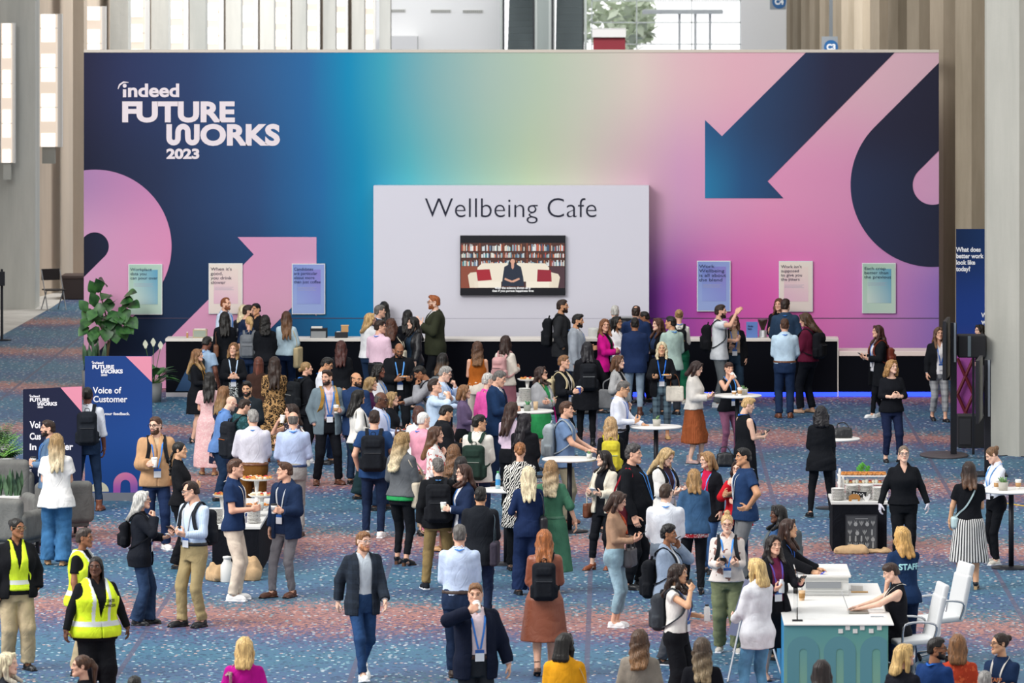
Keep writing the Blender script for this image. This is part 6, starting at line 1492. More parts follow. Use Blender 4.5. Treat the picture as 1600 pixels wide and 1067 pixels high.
rel(lettering('Voice of\nCustomer', 145, 604.5, 199, 628.5, db2, INK2, None, .018), B2); rel(lettering('your feedback.', 162, 644, 203, 650, db2, INK2, None, .03), B2)
arch = arc(196, 757, 19, 180, 360, 20) + [(215, 769.5), (204, 769.5)] + arc(196, 757, 7.5, 360, 180, 14) + [(188, 769.5), (177, 769.5)]
rel(sheet(arch, db2 - .004, grad2('arch_print', [[(0, 'b25ab0'), (1, '8a63b8')], [(0, 'e08aa8'), (1, 'd873b0')]], xof(177, db2), xof(215, db2), [zof(768, db2), zof(740, db2)]), 'print', None, .003), B2); rel(sheet(arc(155, 768, 15, 180, 360, 20), db2 - .004, plain('sign_cream', 'd9d3b8', .7), 'print', None, .003), B2)

# --- armchairs, folding chair, bench, post, plants
GREYF = cloth('6f6f6c')
def armchair(x, fy, lab, rz, w=.42):
    r = empty('armchair', lab, 'armchair', Matrix.Translation(onfloor(x, fy)) @ Matrix.Rotation(math.radians(rz), 4, 'Z'), 'grey armchairs')
    def blk(c, rr, rd, name):
        G = Grid(np.array(c) - np.array(rr) - .05, np.array(c) + np.array(rr) + .05, .014); G.box(c, rr, rd, 0); v, q = G.mesh(); return part(name, raw_mesh(v, q, GREYF), r)
    blk((0, .02, .36), (w * .72, .33, .09), .06, 'seat'); blk((0, .34, .52), (w, .09, .30), .08, 'backrest')
    for s in (-1, 1): blk((s * w * .88, 0, .42), (.09, .38, .2), .08, 'armrest')
    blk((0, .02, .22), (w * .9, .34, .06), .03, 'seat_frame')
    for sx in (-1, 1):
        for sy in (-1, 1): boxm((sx * w * .8 - .02, sy * .3 - .02, 0), (sx * w * .8 + .02, sy * .3 + .02, .17), POLE, 'leg', r)
armchair(10, 866, 'grey upholstered armchair cut by the left edge behind the first officer', 160); armchair(90, 838, 'grey upholstered armchair beside the white blouse wearer', 200); armchair(12, 800, 'grey armchair back showing beyond the white planter', 180, .36)
fc = empty('folding_chair', 'dark folding chair in the alcove at the far left', 'chair', Matrix.Translation(onfloor(84, 484)) @ Matrix.Rotation(math.radians(25), 4, 'Z'))
DKB = plain('chair_brown', '2b2524', .5)
boxm((-.22, -.2, .44), (.22, .2, .47), DKB, 'seat', fc, .01); boxm((-.22, .2, .66), (.22, .23, .92), DKB, 'backrest', fc, .01)
for s in (-1, 1):
    for nm, a, b_ in (('leg', (s * .22, -.22, 0), (s * .22, .22, .9)), ('leg', (s * .2, .28, 0), (s * .2, -.1, .46))):
        v, q = tube([a, b_], .013, 8); part(nm, raw_mesh(v, q, plain('chair_steel', '8f9093', .4, .6)), fc)
bn_ = empty('bench', 'dark brown bench beside the folding chair at the far left', 'bench', Matrix.Translation(onfloor(118, 468))); boxm((-.32, 0, 0), (.6, .9, .48), plain('bench_brown', '3a2f2d', .6), 'base', bn_, .02); boxm((-.34, -.02, .48), (.62, .92, .56), plain('bench_pad', '4a3c38', .6), 'cushion', bn_, .02)
st = empty('post_stand', 'thin black post stand at the left edge of the picture', 'stand', Matrix.Translation(onfloor(3, 532))); lath([(0, 0), (.2, 0), (.2, .02), (.03, .03), (.025, 1.5), (0, 1.5)], POLE, 'pole', st); boxm((-.05, -.06, 1.15), (.06, .05, 1.45), POLE, 'holder', st, .01)
def leaf_arr(p, d, up, L, W, curl=.25, n=7):
    d = nrm(d); s = nrm(np.cross(d, up)); nn = np.cross(s, d); V = []
    for i in range(n + 1):
        t = i / n; w_ = W * math.sin(math.pi * min(1, .08 + t * .92)) ** .8 * (1 + .35 * math.sin(math.pi * t) * (t > .4)); c = np.array(p) + d * L * t - nn * (curl * L * t * t)
        V += [c - s * w_ + nn * w_ * .25, c, c + s * w_ + nn * w_ * .25]
    Q = [(i * 3 + j, i * 3 + j + 1, i * 3 + 4 + j, i * 3 + 3 + j) for i in range(n) for j in (0, 1)]
    return np.array(V), np.array(Q), 0
def leafmat(c, c2): 
    m, nt, b = nodes('leaf_green'); n = N(nt, 'ShaderNodeTexNoise', i_Scale=6.); nt.links.new(coords(nt, (1, 1, 1)), n.inputs['Vector']); nt.links.new(ramp(nt, n.outputs[0], ((.35, lin(c)), (.65, lin(c2)))), b.inputs['Base Color']); b.inputs['Roughness'].default_value = .4; return m
FIG = leafmat('1f4526', '45783a'); SNK = leafmat('1d3a2c', '5a7a58'); FRN = leafmat('3c7a34', '7aa854'); POTM = plain('pot_grey', '7a7c7c', .6); POTW = plain('pot_white', 'dedddb', .5)
def plant(x, fy, lab, kind, hgt, seed, pot=None, name='potted_plant', px_=0):
    p = onfloor(x, fy); r = empty(name, lab, 'plant', Matrix.Translation(p)); rr = random.Random(seed); G = []; S = []
    if pot: lath([(0, 0), (pot[0] * .85, 0), (pot[0], pot[1]), (pot[0] - .03, pot[1]), (pot[0] - .03, pot[1] - .03), (0, pot[1] - .03)], pot[2], 'pot', r)
    zb = pot[1] - .03 if pot else 0
    if kind == 'fig':
        stems = [[(0, 0, zb), (.05, 0, hgt * .55), (-.05, 0, hgt * .78), (-.12, .02, hgt * .93)], [(.02, 0, zb), (.1, 0, hgt * .5), (.28, .0, hgt * .68), (.42, 0, hgt * .86)], [(.0, 0, hgt * .5), (-.2, .05, hgt * .65), (-.42, 0, hgt * .72)]]
        for s_ in stems: S.append(tube(s_, .014, 6, 14))
        spots = [(-.15, .93, .9, .34), (.02, .98, .5, .34), (-.3, .9, 1.3, .34), (.1, .9, 0, .36), (.45, .88, .4, .4), (.55, .82, 0, .36), (.38, .80, -.6, .38), (-.45, .76, 1.6, .3), (-.35, .7, -.5, .36), (-.1, .78, -.7, .36), (.12, .76, -.3, .36), (.32, .72, -.2, .36), (.5, .7, -.5, .38), (-.2, .62, -.9, .36), (.05, .63, -.8, .36), (.25, .6, -.9, .32), (-.42, .62, -.5, .3), (-.05, .86, .2, .36), (-.25, .8, .5, .34), (.2, .68, -1, .36), (-.3, .56, -1, .3), (.36, .6, -.8, .3), (.0, .7, .1, .36), (-.12, .68, .1, .36)]
        spots = [(a_, b_, c_, d_ * .85) for a_, b_, c_, d_ in spots] + [(rr.uniform(-.4, .45), rr.uniform(.56, .9), rr.uniform(-.9, .6), .27) for _ in range(22)]
        for i, (dx, z, tl, L) in enumerate(spots):
            a = rr.uniform(-.9, .5) if i % 3 else rr.uniform(.2, 1.2); G.append(leaf_arr((dx * .75, rr.uniform(-.12, .1), hgt * (z - .04)), (dx * 1.3 + rr.uniform(-.3, .3), -abs(math.cos(a)) * .6, tl), (rr.uniform(-.3, .3), -.8, 1.0), L, L * .33))
        part('foliage', raw_mesh(*joinarr(G)[:2], FIG), r)
    elif kind == 'snake':
        for i in range(16):
            a = rr.random() * 6.28; q = rr.uniform(.0, .12); G.append(leaf_arr((q * math.cos(a), q * math.sin(a), zb), (.14 * math.cos(a), .14 * math.sin(a), 1), (math.cos(a + 1), math.sin(a + 1), 0), hgt * rr.uniform(.65, 1), .035, .0))
        part('foliage', raw_mesh(*joinarr(G)[:2], SNK), r)
    elif kind == 'fern':
        for i in range(34):
            a = rr.random() * 6.28; el = rr.uniform(.5, 1.4); d = np.array((math.cos(a) * math.cos(el), math.sin(a) * math.cos(el), math.sin(el))); L = hgt * rr.uniform(.7, 1)
            for k in range(9):
                t = .2 + .8 * k / 9; c = d * L * t + np.array((0, 0, zb - .35 * L * t * t * math.cos(el)))
                for s_ in (-1, 1): G.append(leaf_arr(c, d * .4 + s_ * nrm(np.cross(d, (0, 0, 1))) + (0, 0, -.2), (0, 0, 1), .13 * (1.15 - t), .018, .3, 3))
        part('foliage', raw_mesh(*joinarr(G)[:2], FRN), r)
    elif kind == 'lily':
        for i in range(30):
            a = rr.random() * 6.28; el = rr.uniform(.3, 1.3); d = np.array((math.cos(a) * math.cos(el), math.sin(a) * math.cos(el), math.sin(el))); c = d * hgt * .3 + np.array((0, 0, zb)); S.append(tube([(0, 0, zb), c], .006, 5)); G.append(leaf_arr(c, d, (0, 0, 1), hgt * .38, .06, .5))
        part('foliage', raw_mesh(*joinarr(G)[:2], FIG), r)
        for dx, z in ((-.14, .95), (.0, 1.0), (.13, .92)):
            S.append(tube([(0, 0, zb), (dx * .6, -.05, zb + hgt * .6), (dx, -.06, zb + hgt * z)], .006, 5, 10)); v, q, _ = leaf_arr((dx, -.06, zb + hgt * z - .02), (dx * .3, -.15, 1), (0, -1, .2), .17, .035, -.1); part('flower', raw_mesh(v, q, plain('lily_white', 'e6e6cf', .5)), r)
    if S: v, q, _ = joinarr([(a, b_, 0) for a, b_ in S]); part('stem', raw_mesh(v, q, plain('plant_stem', '5a4a34' if kind == 'fig' else '4a6a38', .7)), r)
    return r
plant(165, 612, 'tall leafy fig plant before the pink loop on the printed wall', 'fig', 2.1, 4, (.2, .42, POTM))
plant(141, 614, 'dark spiky snake plant left of the fig plant', 'snake', .62, 5, (.16, .42, POTM)); plant(152, 615, 'second spiky snake plant at the foot of the fig plant', 'snake', .62, 6, (.14, .42, POTM))
plant(240, 628, 'peace lily with pale blooms behind the blue sign board', 'lily', .72, 7, (.16, .35, POTM))
plant(4, 792, 'green fern at the left edge by the sign board', 'fern', .62, 8, (.2, .75, POTW)); plant(262, 760, 'small green fern behind the tan jacket wearer', 'fern', .42, 9, (.15, .42, POTW)); plant(1, 742, 'pale green fern tips at the very left edge', 'fern', .5, 19, (.15, .5, POTW))
pt = empty('planter', 'white block planter with spiky leaves at the left edge', 'planter', Matrix.Translation(onfloor(12, 828))); boxm((-.3, -.12, 0), (.18, .12, .50), POTW, 'trough', pt, .01)
for k, (x, z) in enumerate(((-.14, .42), (.02, .40), (.13, .40))):
    G = []; rr = random.Random(k)
    for i in range(7): G.append(leaf_arr((x + rr.uniform(-.05, .05), rr.uniform(-.05, .05), .47), (rr.uniform(-.15, .15), rr.uniform(-.1, .1), 1), (rr.uniform(-1, 1), -1, 0), rr.uniform(.25, .45), .03, 0))
    v, q, _ = joinarr(G); part('foliage', raw_mesh(v, q, SNK), pt)

# --- screens, speaker and frame at the right
def screen_stand(xa_, ya_, xb_, yb_, yc, yd, polex, pt_, pb, fy, lab, base=None):
    d = dep(fy); r = empty('display_screen', lab, 'screen', Matrix.Translation((xof(polex, d), d, 0)))
    wx = xof(xb_, d) - xof(xa_, d); a = Vector((xof(xa_, d), d - .55, zof(ya_, d))); dp = 1.1
    V = []
    for (x, y, zt, zb) in ((xof(xa_, d), d - .55, zof(ya_, d), zof(yd, d)), (xof(xb_, d), d + .55, zof(yb_, d), zof(yc, d))): V.append((x, y, zt, zb))
    (x0, y0, zt, zb), (x1, y1, zt1, zb1) = V; th = .05; zt = (zt + zt1) / 2; zb = (zb + zb1) / 2
    vv = np.array([(x0, y0, zb), (x0, y0, zt), (x1, y1, zt), (x1, y1, zb), (x0 + th, y0 - .01, zb), (x0 + th, y0 - .01, zt), (x1 + th, y1 - .01, zt), (x1 + th, y1 - .01, zb)])
    q = np.array([(0, 1, 2, 3), (7, 6, 5, 4), (0, 4, 5, 1), (1, 5, 6, 2), (2, 6, 7, 3), (3, 7, 4, 0)]); rel(part('housing', raw_mesh(vv, q, plain('screen_frame', '1b1c22', .35), smooth=False)), r)
    u = vv[:4].copy(); c = u.mean(0); u = c + (u - c) * .93; u[:, 0] -= .006; u2 = u + (.004, 0, 0); rel(part('screen', raw_mesh(np.concatenate([u, u2]), q, plain('dark_glass', '1d1f2e', .08, 0, .6), smooth=False)), r)
    xp = xof(polex, d); rel(boxm((xp - .05, d - .05, .02), (xp + .05, d + .05, zof(pt_, d)), POLE, 'pole'), r); rel(boxm((x1 + th, d - .08, (zt + zb) / 2 - .15), (xp, d + .08, (zt + zb) / 2 + .15), POLE, 'bracket'), r)
    rel(boxm((xp + .0, d - .09, zof(pb, d)), (xp + .035, d - .05, zof(pt_, d)), plain('alu', '8d959d', .35, .5), 'trim_strip'), r)
    if base: 
        v, q = lathe([(0, 0), (base, 0), (base, .02), (base - .02, .03), (0, .03)], 40); rel(part('base', raw_mesh(v * np.array((1, 1.5, 1)) + np.array((xof(1475, d), d, 0)), q, plain('stand_base', '4a4448', .5))), r)
    else: rel(boxm((xp - .3, d - .35, 0), (xp + .3, d + .35, .03), POLE, 'base'), r)
screen_stand(1470, 494, 1483, 503, 594, 586, 1490, 504, 565, 712, 'tall dark display screen seen edge on, nearer the printed wall', .40)
screen_stand(1521, 555, 1534, 564, 664, 650, 1543, 562, 650, 742, 'dark display screen seen edge on, in front of the grey column')
d_ = dep(700); sp = empty('subwoofer', 'black box loudspeaker standing on the carpet by the grey column', 'speaker', Matrix.Translation((xof(1520, d_), d_, 0))); rel(boxm((xof(1497, d_), d_, 0), (xof(1540, d_), d_ + .5, zof(650, d_)), plain('speaker_black', '1c1d21', .7), 'cabinet', bev=.01), sp); rel(boxm((xof(1499, d_), d_ - .012, .06), (xof(1517, d_), d_, zof(654, d_)), plain('speaker_mesh', '2d2e33', .8), 'grille'), sp)
d_ = dep(712); sp = empty('loudspeaker', 'black loudspeaker on a pole hiding the person by the blue banner', 'speaker', Matrix.Translation((xof(1520, d_), d_, 0))); rel(boxm((xof(1497, d_), d_, zof(559, d_)), (xof(1541, d_), d_ + .4, zof(524, d_)), plain('speaker_black', '1c1d21', .7), 'cabinet', bev=.02), sp); rel(boxm((xof(1512, d_), d_ - .012, zof(557, d_)), (xof(1517, d_), d_, zof(525, d_)), plain('speaker_trim', '5f6c74', .5), 'trim_strip'), sp); rel(boxm((xof(1522, d_) - .02, d_ + .18, .0), (xof(1522, d_) + .02, d_ + .22, zof(559, d_)), POLE, 'pole'), sp)
d_ = dep(672); xf = empty('crossed_display', 'purple fabric display with a crossed red frame behind the screens', 'display', Matrix.Translation((xof(1510, d_), d_, 0))); rel(boxm((xof(1494, d_), d_ + .1, 0), (xof(1524, d_), d_ + .14, zof(556, d_)), plain('fabric_purple', '9a4a98', .8), 'fabric'), xf)
RM = plain('frame_red', '5a1522', .5)
for a, b_ in (((1496, 560), (1521, 616)), ((1521, 560), (1496, 616)), ((1496, 616), (1521, 672)), ((1521, 616), (1496, 672))):
    v, q = tube([at(*a, d_), at(*b_, d_)], .03, 8); rel(part('brace', raw_mesh(v, q, RM)), xf)
v, q = tube([onfloor(1488, 714), onfloor(1530, 716), onfloor(1580, 712), onfloor(1640, 720)], .012, 6, 24); tag(part('cable', raw_mesh(v, q, POLE)), 'black cable running over the carpet by the grey column', 'cable')
v, q = tube([onfloor(1568, 786), onfloor(1600, 791), onfloor(1640, 795)], .014, 6, 16); tag(part('cable', raw_mesh(v, q, cloth('1b1d20|hstripe|c9a53a'))), 'yellow and black taped cable at the right edge', 'cable')

# --- registration desk
ZD = .80; dD = FPX * (CAMH - ZD) / (975 - VY); dR = FPX * (CAMH - ZD) / (911 - VY); xl_, xr_ = xof(1225, dD), xof(1388, dD)
dk = empty('registration_desk', 'long white topped registration desk with a green arched front', 'desk', Matrix.Translation(((xl_ + xr_) / 2, dD, 0)))
GRN = grad2('desk_print', [[(0, '7fa896'), (1, '80a894')], [(0, '5f97a0'), (1, '5f9a92')]], xl_, xr_, [0, ZD]); 
rel(boxm((xl_, dD + .02, 0), (xr_, dD + .06, ZD - .02), GRN, 'front_panel'), dk); rel(boxm((xl_, dD + .06, 0), (xl_ + .04, dR, ZD - .03), plain('desk_side', '2e7fb0', .6), 'side_panel'), dk); rel(boxm((xr_ - .5, dD + .06, 0), (xr_ - .46, dR, ZD - .03), plain('desk_inner', '1f2328', .6), 'side_panel'), dk)
rel(boxm((xof(1225, dD), dD, ZD - .02), (xof(1397, dD), dR, ZD), WHT, 'worktop', bev=.006), dk)
ARM_ = plain('arch_print', '5b8e98', .7)
for x0, x1, xi0, xi1 in ((1230, 1280, 1248.5, 1261), (1287, 1337.5, 1306, 1318), (1344, 1388, 1363, 1376)):
    cx, R_, ri = (x0 + x1) / 2 if x1 < 1388 else 1369, 25, (xi1 - xi0) / 2; top_ = 994 + R_
    o_ = [(x, y) for x, y in arc(cx, top_, R_, 180, 360, 24) if x <= 1388]
    out = o_ + [(min(cx + R_, 1388), 1088), (cx + ri, 1088)] + arc(cx, 1013.6 + ri, ri, 360, 180, 14) + [(cx - ri, 1088), (cx - R_, 1088)]
    rel(sheet(out, dD + .016, ARM_, 'print', None, .003), dk)
for x, y in ((1313.5, 986), (1324.5, 981), (1336.2, 986), (1347.3, 981), (1361.2, 985.7), (1374, 981)): rel(sheet(rect(x - 3.6, y - 3.4, x + 3.6, y + 3.4), dD + .012, WHT, 'tile_badge', None, .008), dk)
d0, d1_ = FPX * (CAMH - ZD) / (931 - VY), FPX * (CAMH - ZD - .25) / (881 - VY); rs_ = empty('desk_riser', 'white raised cabinet with a grey slot on the registration desk', 'cabinet', Matrix.Translation((xof(1290, d0), d0, ZD)))
rel(boxm((xof(1255, d0), d0, ZD), (xof(1326, d0), d1_, ZD + .22), plain('riser_white', 'd9dad8', .5), 'body'), rs_); rel(boxm((xof(1247, d0), d0 - .03, ZD + .22), (xof(1329.5, d0), d1_, ZD + .25), WHT, 'top', bev=.006), rs_); rel(boxm((xof(1259, d0), d0 - .012, zof(919, d0)), (xof(1314, d0), d0, zof(909, d0)), plain('slot_grey', '8d9196', .5), 'slot'), rs_); rel(boxes([((xof(1255, d0), d0 - .014, z), (xof(1326, d0), d0, z + .012)) for z in (ZD + .02, ZD + .06, ZD + .17)] , plain('riser_trim', 'c9cac8', .5), 'moulding'), rs_)
p = ontab(1246, 970, ZD); ac = empty('acrylic_screen', 'clear acrylic divider on a small foot at the left of the desk', 'divider', Matrix.Translation(p)); boxm((-.06, -.05, 0), (.06, .05, .012), POLE, 'foot', ac)
ACR, nt, b = nodes('acrylic_clear'); b.inputs['Base Color'].default_value = (.9, .95, 1, 1); b.inputs['Transmission Weight'].default_value = 1; b.inputs['Roughness'].default_value = .02; b.inputs['IOR'].default_value = 1.1
boxm((-.008, .0, .012), (.004, 1.3, .5), ACR, 'pane', ac)
tcup(1253, 938, ZD, 'brown cup standing on the registration desk', col='d8b48a', sleeve='a9814f', lid=None)
p = ontab(1343, 957, ZD); lp = empty('laptop', 'silver laptop under the typing hands of the seated person', 'laptop', Matrix.Translation(p)); boxm((-.13, -.15, 0), (.10, .17, .018), plain('laptop_grey', '8c8880', .4, .4), 'keyboard_base', lp, .004)
v, q = boxarr((0, -.15, 0), (.008, .17, .22)); o = part('lid', raw_mesh(v, q, plain('laptop_lid', 'b9babc', .35, .5), smooth=False), lp); o.location = (-.13, 0, .018); o.rotation_euler = (0, -.35, 0)
p = ontab(1342, 923, ZD); pc = empty('card_holder', 'stack of small white cards on the back of the desk', 'cards', Matrix.Translation(p)); boxm((-.09, 0, 0), (.05, .15, .06), plain('card_white', 'd9d7d4', .6), 'cards', pc); boxm((-.1, -.2, 0), (.1, -.12, .012), plain('wood_tray', 'c49a62', .6), 'tray', pc)
p = ontab(1372, 963, ZD); pp = empty('paper_sheet', 'loose sheet with a pen at the right front of the desk', 'paper', Matrix.Translation(p)); boxm((-.16, -.08, 0), (.1, .18, .003), plain('paper', 'e4e4e6', .7), 'sheet', pp); v, q = tube([(-.09, -.1, .012), (.06, -.1, .012)], .006, 8); part('pen', raw_mesh(v, q, plain('pen_body', '9aa0a8', .4)), pp)
# easel
p = onfloor(1160, 1040); ez = empty('easel', 'grey easel with a lilac board beside the white blazer wearer', 'easel', Matrix.Translation(p)); ALU = plain('easel_alu', 'a9abb0', .4, .5)
dz = p.y
for a, b_ in (((1171, 905), (1137, 1066)), ((1174, 905), (1168, 1075)), ((1176, 905), (1222, 1058))):
    A_ = at(*a, dz + .3); B_ = onfloor(*b_); v, q = tube([A_, B_], .014, 8); rel(part('leg', raw_mesh(v, q, ALU)), ez)
v, t = poly_arr([(1164, 905), (1182, 910), (1160, 996), (1137, 991)], dz + .05, .03); rel(part('board', raw_mesh(v, t, plain('easel_board', '8d8fa8', .6), smooth=False)), ez)
# white task chairs
def task_chair(x, fy, rz, lab):
    r = empty('office_chair', lab, 'chair', Matrix.Translation(onfloor(x, fy)) @ Matrix.Rotation(math.radians(rz), 4, 'Z'), 'white office chairs'); WL = plain('white_leather', 'dcdedf', .4); CR_ = plain('chrome', 'c3c6ca', .2, .8)
    def pad(c, rr, rot, name):
        G = Grid([-v_ - .04 for v_ in rr], [v_ + .04 for v_ in rr], .012); G.box((0, 0, 0), rr, .025, 0); v, q = G.mesh(); a = math.radians(rot); R = np.array(((1, 0, 0), (0, math.cos(a), -math.sin(a)), (0, math.sin(a), math.cos(a)))); return part(name, raw_mesh(v @ R.T + np.array(c), q, WL), r)
    pad((0, 0, .49), (.24, .24, .035), 4, 'seat'); pad((0, .27, .76), (.23, .035, .26), -12, 'backrest'); pad((0, .345, 1.06), (.21, .035, .09), -14, 'headrest')
    for s in (-1, 1):
        v, q = tube([(s * .25, .18, .50), (s * .29, .2, .70), (s * .29, -.14, .71), (s * .25, -.18, .50)], .014, 8, 20); part('armrest', raw_mesh(v, q, CR_), r)
    lath([(0, .08), (.03, .08), (.03, .45), (0, .45)], CR_, 'column', r, seg=16)
    for k in range(5):
        a = k * 1.2566; v, q = tube([(0, 0, .1), (.28 * math.cos(a), .28 * math.sin(a), .06)], .018, 8); part('foot', raw_mesh(v, q, CR_), r); v, q = tube([(.28 * math.cos(a), .28 * math.sin(a) - .012, .03), (.28 * math.cos(a), .28 * math.sin(a) + .012, .03)], .03, 12); part('caster', raw_mesh(v, q, POLE), r)
task_chair(1426, 1066, -80, 'white office chair under the seated typing person'); task_chair(1466, 1030, -72, 'empty white office chair behind the seated person')
# ------------------------------------------------------------------ the crowd
Pn = person
# --- behind and along the bar, left
Pn(353,465,612,60,'person in white shirt with lanyard behind the bar, left end','m',hair=('short recede','auburn'),top=('shirt','ltblue'),lan='strap',badge=False,beard=True)
Pn(380,476,610,170,'person in dark top behind the bar beside the navy staff shirt',hair=('long','plat',.26),top=('knit','dkgray'))
Pn(400,474,613.6,-40,'person in black half hidden behind the bar staff heads','m','t',('short','black'),('shirt','black'))
Pn(351,487,630,185,'person in black jacket with long dark hair standing at the bar',hair=('long','black',.36),top=('knit','black'),outer=('jacket','black'),bottom=('reg','black'),bags=[('side',dict(side='L',col='brown|leather',w=.15,hh=.12,x=.17,y=.19,z=1.02,lbl='brown leather bag on the back of the person in black at the bar'))],la='phone',ra='phone')
Pn(388,476.5,628,95,'person in navy printed staff shirt leaning over the bar queue','m','l',('short fade','dkbrown'),('tee','navy'),None,('reg','dkdenim'),beard=('b','dkbrown'),la='phonelow',ra='reach',lean=8,text=[('b','STAFF',.075,1.28,'d8e4e6',0)])
Pn(389,494,634,175,'person in navy tshirt with a light ponytail and grey backpack',hair=('pony','blond',.16),top=('tee','navy'),bottom=('reg','dkdenim'),hd=30,bags=[('backpack',dict(col='6f7378',w=.15,hh=.23,lbl='grey flat backpack on the navy tshirt wearer at the bar'))],hold=[])
Pn(414,492,636,182,'person all in black hunching over a phone at the bar',hair=('wavy','black',.26),top=('sweater','black'),la='phone',ra='phone',wt=1.08,hold=[('phone','R',dict(lbl='phone of the person all in black at the bar'))])
Pn(447.5,486,627,165,'person in pale blue denim jacket at the bar',hair=('long','brown>ltbrown',.44),top=('knit','black'),outer=('short','b5ccd8'),bottom=('reg','navy'),la='phone',ra='cup',hd=20,bags=[('side',dict(side='R',col='c8b48c',w=.17,hh=.2,z=.86,lbl='tan cloth tote of the pale denim jacket wearer'))])
# --- left queue, second rows
Pn(323,525,684,150,'person in blue short sleeved shirt carrying a dark backpack strap','m','d',('short fade','black'),('sshirt','8fa6bf'),None,('loose','6e706c'),None,('dress','black'),la='phonelow',ra='slack',nod=22,lean=5,lan='strap',badge=False,bags=[('backpack',dict(col='2a3033',w=.14,hh=.22,lbl='dark backpack on the blue short sleeved shirt',one=1))])
Pn(309,545,692,75,'person in black dress and heels facing the dark lanyard group',hair=('long','ltbrown>blond',.36),top=('dress','black',dict(sleeve='long',hem=.55)),bottom=None,shoes=('heel','black'),la='cup',ra='phone',lan='mustard')
Pn(327,581.5,742,180,'person in long pale pink patterned dress with black hair',hair=('long','black',.40),top=('maxi','dfb2b4|print|e8cbc9',dict(sleeve='short',ease=.03)),bottom=None,shoes=('sandal','tan'),la='phone',ra='phone')
Pn(365,535,686,5,'person in black cardigan and floral skirt clasping hands',hair=('wavy','ltbrown>blond',.22),top=('knit','black'),outer=('cardigan','black'),bottom=None,skirt=('15171c|print|d9dedb',dict(hem=.42,flare=.08)),la='clasphi',ra='clasphi',lan='skyblue',hd=-15,tilt=6,shoes=('flat','black'))
Pn(404,557,714,178,'person in brown top with long red brown braids',skn='d',hair=('dreads','5a3024',.48),top=('sweater','3d2a24'),bottom=('reg','dkbrown'),la='phone',ra='phone')
Pn(429,557,722,182,'person in leopard print dress with long dark hair',skn='t',hair=('long','dkbrown',.44),top=('maxil','b08a5c|leopard|1d1714',dict(hem=.2,flare=.07)),bottom=None,shoes=('boot','leather'),la='phone',ra='phone',wt=1.06)
Pn(479,565,723,120,'person in black with a low bun and black strapped backpack',hair=('lowbun','dkblond'),top=('knit','black'),outer=('jacket','black'),bottom=('skinny','black'),hd=-20,lan='strap',badge=False,bags=[('backpack',dict(col='1c1f23',w=.16,hh=.24,trim='aaa9a4',lbl='black backpack with pale cords beside the gray blazer'))],shoes=('sneaker','white'))
Pn(350,603,766,150,'person in navy floral dress shouldering a white tote',hair=('long','ltbrown>dkblond',.36),top=('dress','232a44|floral2|d9a79c',dict(hem=.46)),bottom=None,shoes=('sandal','tan'),la='phone',ra='bag',bags=[('side',dict(side='R',col='e4e1dc',w=.18,hh=.17,z=1.0,x=.22,y=-.02,lbl='white tote bag on the navy floral dress wearer'))])
Pn(361,618,782,110,'bald person with red glasses bending over a plate','m','p',None,('sshirt','5f82b8'),None,('reg','dkdenim'),glass='b3222c',nod=25,lean=14,la='plate',ra='phone',lan='strap',badge=False,belly=.04)
Pn(382,622,798,120,'person in teal patterned hoodie wearing a ribbed backpack','m','l',('short fade','dkbrown'),('hoodie','27474a|scroll|39626a'),None,('reg','dkdenim'),nod=22,la='plate',ra='phone',bags=[('backpack',dict(col='22252b',w=.16,hh=.29,trim='e07a2e',z=1.12,lbl='black ribbed backpack with orange trim on the teal hoodie'))])
Pn(386,595,769,-10,'person in dark jacket with moustache facing the camera','m','o',('short quiff','black'),('shirt','1e2a33'),('blazero','1f262c'),('reg','black'),beard=True,la='cup',ra='cuplow',lan='skyblue',nod=8)
Pn(395,640,836,178,'person in pale lavender shirt and brown trousers, seen from behind','m','l',('short','gray'),('shirtin','d3d2dd'),None,('reg','6e4a22'),wt=1.12,belly=.03,la='plate',ra='phonelow',lan='strap',badge=False,belt='brown',hd=20)
Pn(458,643,838,182,'person in light blue shirt and grey trousers, seen from behind','m','l',('ring','saltpep'),('shirtin','b3c2e2'),None,('reg','9b9896'),wt=1.06,la='cup',ra='cup',lan='strap',badge=False,belt='253a63',shoes=('dress','4a3226'))
Pn(455,631,806,-60,'person in floral sleeveless top raising a cup beside the light blue shirt',hair=('wavy','dkbrown',.22),top=('cap','3a3440|floral|d8c8c4'),bottom=('reg','1d2c4c'),la='phone',ra='drink',hd=-10,bags=[('side',dict(side='L',col='e0dbd0',w=.15,hh=.2,z=.98,lbl='cream ruched tote hanging beside the light blue shirt'))],hold=[('cup','R',dict(tip=-10,sleeve=None))],shoes=('sneaker','e8e6e0'))
